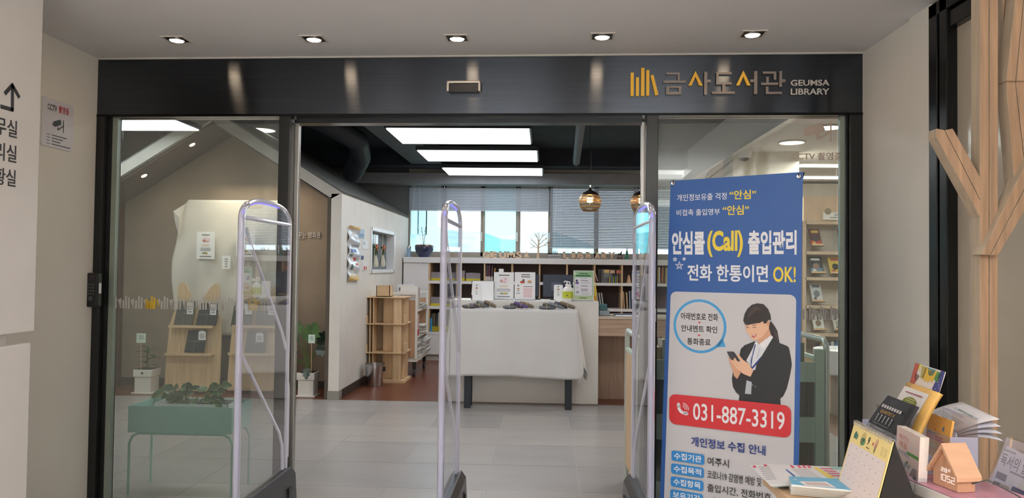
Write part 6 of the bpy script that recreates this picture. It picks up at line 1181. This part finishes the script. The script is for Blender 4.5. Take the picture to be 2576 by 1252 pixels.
x9, y9 = shear(.455, .14); q.text('9', x9, y9-.009, x9+.010, y9+.011, ink((34, 36, 34)), .02); q.pab([shear(.45, .215), shear(.53, .215), shear(.53, .225), shear(.45, .225)], ink((40, 40, 40)))
for i in range(6):
    for j in range(6):
        q.pab([shear(.08+.145*i, .30+.13*j), shear(.10+.145*i, .30+.13*j), shear(.10+.145*i, .309+.13*j), shear(.08+.145*i, .309+.13*j)], ink((120, 112, 112)))
for i in range(5): q.pab([shear(.80, .12+.022*i), shear(.86, .12+.022*i), shear(.86, .126+.022*i), shear(.80, .126+.022*i)], ink((170, 156, 110))); q.pab([shear(.88, .12+.022*i), shear(.94, .12+.022*i), shear(.94, .126+.022*i), shear(.88, .126+.022*i)], ink((170, 156, 110)))
for j in range(5): q.pab([shear(.04, .385+.13*j), shear(.96, .385+.13*j), shear(.96, .388+.13*j), shear(.04, .388+.13*j)], ink((206, 192, 188)))
q.done('print', t)
for k in range(26):
    c = A_.lerp(B_, (k+.5)/26); u = pc2.ay; MB().tube([c-u*.007+pc2.n*.001, c+pc2.n*.004+u*.003, c+u*.006-pc2.n*.003, c-pc2.n*.008-u*.004], .0011, 4).build('wire_loop', steel, t)
# acrylic rack with leaflets
def rack(lab, pl_, quad, h=.06, dep=.03, base=ZT):
    pts = [pl_.pp(*q_) for q_ in quad]; lo = min(p_.z for p_ in pts); t = thing('acrylic_leaflet_holder', lab, 'leaflet holder', (pts[2].x, pts[2].y, base)); w0, w1 = pts[3], pts[2]
    hb = -V((pl_.n.x, pl_.n.y, 0)).normalized(); a = V((w0.x, w0.y, base+.001)); b = V((w1.x, w1.y, base+.001)); up = V((0, 0, lo+h-base))
    MB().prism([a-hb*.01, b-hb*.01, b-hb*.01+up, a-hb*.01+up], hb*.002).build('front_pane', acr, t); MB().prism([a+hb*dep, b+hb*dep, b+hb*dep+up*1.3, a+hb*dep+up*1.3], hb*.002).build('back_pane', acr, t)
    for e0 in (a, b): MB().prism([e0-hb*.01, e0+hb*dep, e0+hb*dep+up, e0-hb*.01+up], pl_.ax*.002).build('side_pane', acr_edge, t)
    return t
pcol = face((2303, 912), (2378, 935), 1.12, R(12)); t = leafy('art_leaflet', 'leaflet with a bright painted pattern standing tallest on the side table', 'leaflet', pcol, [(2303, 912), (2378, 935), (2345, 1040), (2276, 1010)], (226, 216, 206))
q = Print(pcol, .0006, .0003)
def sh2(pl_, O, X, Y_):
    P0, P1, P2 = V(pl_.ab(*O)), V(pl_.ab(*X)), V(pl_.ab(*Y_)); return lambda u, v: tuple(P0+(P1-P0)*u+(P2-P0)*v)
e_ = sh2(pcol, (2303, 912), (2378, 935), (2276, 1010))
for pts, c_ in ((((0, 0), (.16, 0), (.14, .25), (.2, .42), (.0, .75)), (176, 84, 66)), (((.14, 0), (.24, 0), (.2, .12), (.12, .14)), (222, 206, 90)), (((.24, .02), (.44, .02), (.40, .3), (.30, .32)), (176, 160, 90)), (((.10, .22), (.26, .28), (.2, .42), (.12, .36)), (130, 96, 90)),
                (((.36, .05), (.78, .05), (.70, .34), (.62, .28), (.58, .38), (.52, .30), (.48, .38), (.44, .3), (.38, .36)), (222, 180, 60)), (((.46, .02), (.72, .02), (.68, .16), (.58, .20), (.50, .15)), (70, 150, 160)), (((.76, .04), (.92, .06), (.86, .30), (.74, .24)), (80, 140, 70)), (((.88, .0), (1, 0), (1, .8), (.86, .62), (.76, .45), (.80, .28)), (60, 64, 130)), (((.0, .62), (.14, .58), (.12, .8), (0, .85)), (90, 160, 140)), (((.82, .70), (.98, .62), (.98, .86), (.86, .92)), (140, 180, 80))):
    q.pab([e_(*k) for k in pts], ink(c_))
q.up()
for k in range(9): u, v = .84+.035*(k % 4), .22+.055*k; q.pab([e_(u, v), e_(u+.035, v-.015), e_(u+.037, v), e_(u+.002, v+.012)], ink((206, 200, 196)))
q.done('print', t)
pbg = face((2277, 956), (2356, 983), 1.07, R(16)); t = leafy('tan_leaflet', 'curved tan and white leaflet with a green oval in the second tier', 'leaflet', pbg, [(2277, 956), (2356, 983), (2312, 1098), (2236, 1060)], (214, 168, 90), thk=.012, curve=-.012)
e_ = sh2(pbg, (2277, 956), (2356, 983), (2236, 1060)); q = Print(pbg, .0012, .0004)
def curv(u, v): a, b = e_(u, v); return pbg.pt(a, b, .0075-.012*(1-v)**2)-V((0, 0, 1))*.012*.3*(1-v)**3
m_ = MB(); m_.grid(lambda u, v: curv(.02+.80*u, .10+.88*v), 3, 10); m_.build('white_cover', ink((228, 220, 212)), t, smooth=True)
m_ = MB(); m_.grid(lambda u, v: curv(.02+.80*u, .10+.88*v)+pbg.n*.0006, 1, 1); 
m_ = MB(); vs = [curv(.44+.22*cos(2*pi*k/20), .42+.13*sin(2*pi*k/20))+pbg.n*.002 for k in range(20)]; m_.poly(vs).build('green_oval', ink((120, 124, 40)), t)
for k in range(4): MB().add([curv(.30+.0, .33+.05*k)+pbg.n*.0028, curv(.58, .33+.05*k)+pbg.n*.0028, curv(.58, .345+.05*k)+pbg.n*.0028, curv(.30, .345+.05*k)+pbg.n*.0028], [(0, 1, 2, 3)]).build('text_line', ink((196, 196, 130)), t)
MB().add([curv(.16, .20)+pbg.n*.002, curv(.70, .19)+pbg.n*.002, curv(.70, .225)+pbg.n*.002, curv(.16, .225)+pbg.n*.002], [(0, 1, 2, 3)]).build('title_line', ink((150, 90, 96)), t)
pbk = face((2230, 991), (2306, 1020), 1.035, R(18)); t = leafy('concert_leaflet', 'black concert leaflet with gold and white print in the front tier', 'leaflet', pbk, [(2230, 991), (2306, 1020), (2262, 1112), (2178, 1072)], (30, 30, 32), thk=.003, curve=-.006)
e_ = sh2(pbk, (2230, 991), (2306, 1020), (2178, 1072)); q = Print(pbk, .0035, .0003)
def tsh(s_, t_, u0, v1, u1, v0, mat, bold=.01):  # text in a sheared page frame, v downwards
    vs, fs, x0, x1, y0, y1 = text_mesh(t_, bold); q.add([q.p.pt(*e_(u0+(u1-u0)*(p_.x-x0)/(x1-x0), v1-(v1-v0)*(p_.y-y0)/(y1-y0)), q.off) for p_ in vs], fs, q.mi(mat))
for k in range(8): u = .12+.085*k; q.pab([e_(u, .26), e_(u+.06, .26), e_(u+.06, .34), e_(u, .34)], ink((196, 192, 190)))
tsh(0, 'QUARTET X', .18, .50, .66, .40, ink((190, 146, 66)))
for k in range(5): u = .16+.12*k; q.pab([e_(u, .56), e_(u+.035, .55), e_(u+.045, .72), e_(u+.02, .74)], ink((140, 142, 146))); q.pab([e_(u+.005, .53), e_(u+.03, .53), e_(u+.03, .56), e_(u+.005, .56)], ink((206, 200, 196)))
q.pab([e_(.14, .78), e_(.70, .78), e_(.70, .79), e_(.14, .79)], ink((150, 150, 154))); q.pab([e_(.22, .88), e_(.25, .88), e_(.25, .91), e_(.22, .91)], ink((206, 50, 60))); q.pab([e_(.27, .885), e_(.62, .885), e_(.62, .905), e_(.27, .905)], ink((170, 168, 168))); q.done('print', t)
# white papers and orange envelopes
ppw = face((2350, 1003), (2440, 1035), 1.0, R(22)); t = thing('printed_papers', 'stack of white printed sheets curling over at the back of the side table', 'papers', ppw.pp(2370, 1100))
for k in range(4):
    TL, TR, BL_, BR_ = ppw.pp(2395, 998+k*5), ppw.pp(2486, 1040+k*10), ppw.pp(2332, 1040+k*3), ppw.pp(2405, 1088+k*4)
    def g(u, v):
        p_ = BL_.lerp(BR_, u).lerp(TL.lerp(TR, u), v); return p_-ppw.n*(.03*v*v+.004*k)+V((0, 0, -.012*v*v*(k*.6+.2)))
    MB().grid(g, 6, 10).build('sheet', ink((232, 228, 230) if k == 0 else (206, 206, 216)), t, smooth=True, solid=.0012)
    if k == 0:
        def gl_(u0, v0, u1, v1, c_): MB().add([g(u0, v0)+ppw.n*.0015, g(u1, v0)+ppw.n*.0015, g(u1, v1)+ppw.n*.0015, g(u0, v1)+ppw.n*.0015], [(0, 1, 2, 3)]).build('text_line', ink(c_), t)
        gl_(.18, .66, .86, .74, (196, 200, 206)); gl_(.30, .685, .72, .715, (90, 110, 96)); gl_(.12, .50, .66, .57, (190, 194, 214))
        for v in (.36, .29, .22, .15): gl_(.1, v, .84, v+.022, (140, 138, 144))
TLp, BRp = ppw.pp(2320, 1080), ppw.pp(2395, 1130); MB().prism([ppw.pp(2332, 1040), ppw.pp(2405, 1088), ppw.pp(2385, 1180), ppw.pp(2312, 1130)], -ppw.n*.006).build('lower_sheets', ink((226, 222, 222)), t)
pen = face((2335, 1036), (2396, 1058), .99, R(14)); t = leafy('orange_envelope', 'orange envelope with red and blue print in front of the white sheets', 'envelope', pen, [(2335, 1036), (2396, 1058), (2378, 1165), (2316, 1130)], (222, 164, 82), thk=.006); e_ = sh2(pen, (2335, 1036), (2396, 1058), (2316, 1130)); q = Print(pen, .0008, .0003)
for v, c_, u1 in ((.44, (96, 70, 76), .46), (.50, (196, 70, 60), .80), (.57, (200, 84, 70), .84)): q.pab([e_(.12, v), e_(u1, v), e_(u1, v+.045), e_(.12, v+.045)], ink(c_))
q.ell(*e_(.74, .28), .004, .007, ink((70, 110, 140)), 14); q.ell(*e_(.42, .36), .002, .004, ink((190, 70, 60)), 10); q.pab([e_(.30, .74), e_(.62, .74), e_(.62, .80), e_(.30, .80)], ink((206, 184, 120))); q.done('print', t)
rack('clear leaflet holder under the black concert leaflet', pbk, [(2230, 991), (2306, 1020), (2262, 1112), (2178, 1072)], .02); rack('clear leaflet holder behind the wooden clock holding the envelope', pen, [(2335, 1036), (2420, 1070), (2400, 1165), (2316, 1130)], .07, .06)
# picture book brochure block
ppk = face((2257, 1069), (2315, 1099), .98, R(3)); bl_, br_2 = ppk.pp(2272, 1256), ppk.pp(2297, 1262)
t = thing('brochure_block', 'thick block of pink cover brochures standing between calendar and clock', 'brochures', (ppk.pp(2285, 1250).x, ppk.pp(2285, 1250).y, ZT)); A_, B_ = ppk.pp(2257, 1069), ppk.pp(2315, 1099); wl_ = (B_-A_).length
b0_ = ZT+.002-ppk.O.z; th = .020
MB().prism([ppk.pt(0, 0, -.001), ppk.pt(wl_, 0, -.001), ppk.pt(wl_, b0_, -.001), ppk.pt(0, b0_, -.001)], -ppk.n*th).build('pages', M('brochure_edges', (222, 210, 200), .8, noise=.10, ns=60, stretch=(1, 1, .1)), t); MB().prism([ppk.pt(0, 0, 0), ppk.pt(wl_, 0, 0), ppk.pt(wl_, b0_, 0), ppk.pt(0, b0_, 0)], -ppk.n*.001).build('cover', ink((234, 208, 196)), t)
q = Print(ppk, .0006, .0003); H = -b0_
def tb2(t_, u0, u1, v0, v1, c_): q.text(t_, wl_*u0, -H*v1, wl_*u1, -H*v0, ink(c_), .0)
tb2('아기는', .14, .56, .09, .16, (206, 90, 130)); tb2('책을', .14, .50, .19, .28, (214, 130, 90)); tb2('좋아해요', .12, .60, .31, .38, (110, 140, 170)); q.rab(wl_*.50, -H*.33, wl_*.98, -H*.285, ink((90, 150, 66)))
q.ell(wl_*.55, -H*.72, wl_*.22, H*.16, ink((206, 96, 60))); q.up(); q.ell(wl_*.5, -H*.66, wl_*.10, H*.06, ink((226, 140, 100))); q.ell(wl_*.6, -H*.78, wl_*.08, H*.05, ink((176, 60, 44)))
for a_, b_, r_ in ((.45, .50, 20), (.6, .49, -25), (.52, .46, 0), (.85, .60, -50), (.86, .70, -40), (.14, .62, 40), (.15, .72, 30)):
    cx, cy = wl_*a_, -H*b_; q.pab([(cx+.010*cos(2*pi*k/12)*cos(R(r_+60))-.004*sin(2*pi*k/12)*sin(R(r_+60)), cy+.010*cos(2*pi*k/12)*sin(R(r_+60))+.004*sin(2*pi*k/12)*cos(R(r_+60))) for k in range(12)], ink((80, 120, 96)))
q.done('print', t); MB().prism([ppk.pt(wl_+.002, -H*.55, .004), ppk.pt(wl_+.002, -H*.55, -th-.004), ppk.pt(wl_+.002, b0_, -th-.004), ppk.pt(wl_+.002, b0_, .004)], ppk.ax*.002).build('acrylic_side', acr, t); MB().prism([ppk.pt(-.001, -H*.45, .004), ppk.pt(wl_+.002, -H*.45, .004), ppk.pt(wl_+.002, b0_, .004), ppk.pt(-.001, b0_, .004)], ppk.n*.002).build('acrylic_front', acr, t)
# wooden house clock on a pink topped box
zb9 = .872; pcl = face((2347, 1214), (2410, 1239), zb9, 0); wl_ = (PZ(2410, 1239, zb9)-PZ(2347, 1214, zb9)).length; apx = pcl.ab(2371, 1112); hb = -pcl.n; dpt = .045
eR = pcl.ab(2410, 1199)[1]; eL = pcl.ab(2347, 1175)[1]; ev = (eR+eL)/2
bxx = thing('pink_top_box', 'white box with a pink film top under the wooden clock', 'box', pcl.pt(wl_/2, ZT-zb9)); rim = [(-.075, .035), (wl_+.20, .035), (wl_+.20, -.14), (-.075, -.14)]
MB().prism([pcl.pt(a, -.071, d) for a, d in rim], (0, 0, .068)).build('box_walls', M('white_box', (222, 216, 208), .5), bxx, bevel=.003); MB().prism([pcl.pt(a, -.0028, d) for a, d in rim], (0, 0, .0022)).build('pink_film', M('pink_film', (196, 140, 158), .25, noise=.15, ns=12), bxx)
q = Print(pcl, .036, .0003); q.rab(-.03, -.06, wl_*.7, -.03, ink((150, 140, 124))); q.done('window_cut', bxx)
hc = thing('house_clock', 'small wooden house shaped clock showing temperature and time', 'clock', pcl.pt(wl_/2, 0)); cw = wood('orange_beech', (194, 148, 116), 'z', .05)
MB().prism([pcl.pt(0, 0), pcl.pt(wl_, 0), pcl.pt(wl_, ev), pcl.pt(wl_/2, apx[1]-.012), pcl.pt(0, ev)], hb*dpt).build('body', cw, hc, bevel=.001)
top_ = apx[1]; ov = .009; k_ = (top_-.012-ev)/(wl_/2)
for sg_ in (1, -1):
    ex = wl_/2+sg_*(wl_/2+ov); MB().prism([pcl.pt(wl_/2, top_-.012, .010), pcl.pt(wl_/2, top_, .010), pcl.pt(ex, top_-k_*(wl_/2+ov), .010), pcl.pt(ex, top_-.010-k_*(wl_/2+ov), .010)], hb*(dpt+.02)).build('roof_board', wood('beech_roof', (204, 160, 128), 'x', .05), hc)
q = Print(pcl, .0006); wl_em = M('clock_led', (255, 250, 245), .5, noise=0, emit=1.3); sg7 = {'0': 'abcdef', '1': 'bc', '2': 'abged', '5': 'afgcd', '8': 'abcdefg', 'C': 'afed'}
def seg(ch, x, y, w_, h_, th=.0009):
    r_ = {'a': (x, y+h_-th, x+w_, y+h_), 'd': (x, y, x+w_, y+th), 'g': (x, y+h_/2-th/2, x+w_, y+h_/2+th/2), 'f': (x, y+h_/2, x+th, y+h_), 'b': (x+w_-th, y+h_/2, x+w_, y+h_), 'e': (x, y, x+th, y+h_/2), 'c': (x+w_-th, y, x+w_, y+h_/2)}
    for s_ in sg7[ch]: q.rab(*r_[s_], wl_em)
dw = wl_*.13
for k, ch in enumerate('1052'): seg(ch, wl_*.22+k*wl_*.175, ev*.42, dw, ev*.40)
for k, ch in enumerate('28'): seg(ch, wl_*.34+k*wl_*.14, ev*1.0, dw*.75, ev*.24, .0008)
seg('C', wl_*.64, ev*1.12, dw*.6, ev*.12, .0007); q.done('clock_display', hc)
p0 = pcl.pt(wl_, .02, -dpt*.8); MB().tube([p0, p0+V((.03, -.01, .012)), p0+V((.07, -.06, -.01)), p0+V((.10, -.12, -.06)), p0+V((.11, -.14, -.088))], .0016, 6).build('cable', black, hc, smooth=True)
# acrylic poster stand at the right edge
pps = face((2532, 1099), (2600, 1124), .97, R(14)); t = leafy('reading_month_poster', 'clear poster stand with a reading month notice at the right edge', 'poster stand', pps, [(2532, 1099), (2660, 1146), (2600, 1310), (2474, 1262)], (248, 240, 238), thk=.003); e_ = sh2(pps, (2532, 1099), (2660, 1146), (2474, 1262)); q = Print(pps, .0008, .0003)
tsh(0, '독서의 달', .05, .40, .62, .22, ink((44, 42, 46)), .0); q.pab([e_(.06, .16), e_(.30, .16), e_(.30, .19), e_(.06, .19)], ink((176, 168, 166))); q.pab([e_(.30, .42), e_(.9, .42), e_(.9, .45), e_(.30, .45)], ink((160, 154, 154)))
q.pab([e_(.06, .50), e_(.28, .50), e_(.28, .60), e_(.06, .60)], ink((120, 104, 104))); q.pab([e_(.06, .64), e_(.40, .64), e_(.40, 1), e_(.06, 1)], ink((206, 176, 140))); q.up(); q.pab([e_(.06, .66), e_(.20, .64), e_(.16, .84), e_(.22, .98), e_(.06, 1)], ink((84, 64, 56))); q.pab([e_(.44, .60), e_(.80, .60), e_(.80, 1), e_(.44, 1)], ink((60, 76, 120))); q.up(); q.pab([e_(.50, .80), e_(.74, .80), e_(.74, .96), e_(.50, .96)], ink((206, 204, 210))); q.done('print', t)
MB().prism([pps.pp(2530, 1093, .003), pps.pp(2662, 1140, .003), pps.pp(2600, 1314, .003), pps.pp(2470, 1264, .003)], pps.n*.002).build('acrylic_front', acr, t)
c = pps.pp(2570, 1118, .008); MB().prism([c+pps.ax*.0, c+pps.ax*.05, c+pps.ax*.05-pps.ay*.012, c-pps.ay*.012], pps.n*.002).build('clip_window', M('grey_clip', (170, 164, 160), .3), t)
# ================================================================ LABEL ORDINALS
OW = ['first', 'second', 'third', 'fourth', 'fifth', 'sixth', 'seventh', 'eighth', 'ninth', 'tenth', 'eleventh', 'twelfth', 'thirteenth', 'fourteenth', 'fifteenth', 'sixteenth', 'seventeenth', 'eighteenth', 'nineteenth', 'twentieth', 'twenty first', 'twenty second', 'twenty third', 'twenty fourth', 'twenty fifth', 'twenty sixth', 'twenty seventh', 'twenty eighth', 'twenty ninth', 'thirtieth']
bylab = {}
for o in bpy.data.objects:
    if o.parent is None and o.get('category') and o.get('label'): bylab.setdefault(o['label'], []).append(o)
for lab, os_ in bylab.items():
    if len(os_) < 2: continue
    zs2 = [o.location.z for o in os_]; stack = max(zs2)-min(zs2) > .004*len(os_) and os_[0]['category'] in ('newspaper', 'leaflet', 'booklet')
    depthwise = 'trolley' in lab and not stack
    os_.sort(key=(lambda o: o.location.z) if stack else (lambda o: o.location.y) if depthwise else (lambda o: o.location.x))
    for k, o in enumerate(os_):
        if k < len(OW): o['label'] = lab+(', %s from bottom' if stack else ', %s from left') % OW[k]
for o in bpy.data.objects:
    if '_o' in o: del o['_o']




for o in bpy.data.objects:
    if o.get('label') and len(o['label'].split()) > 16: print('LONG', o['label'])
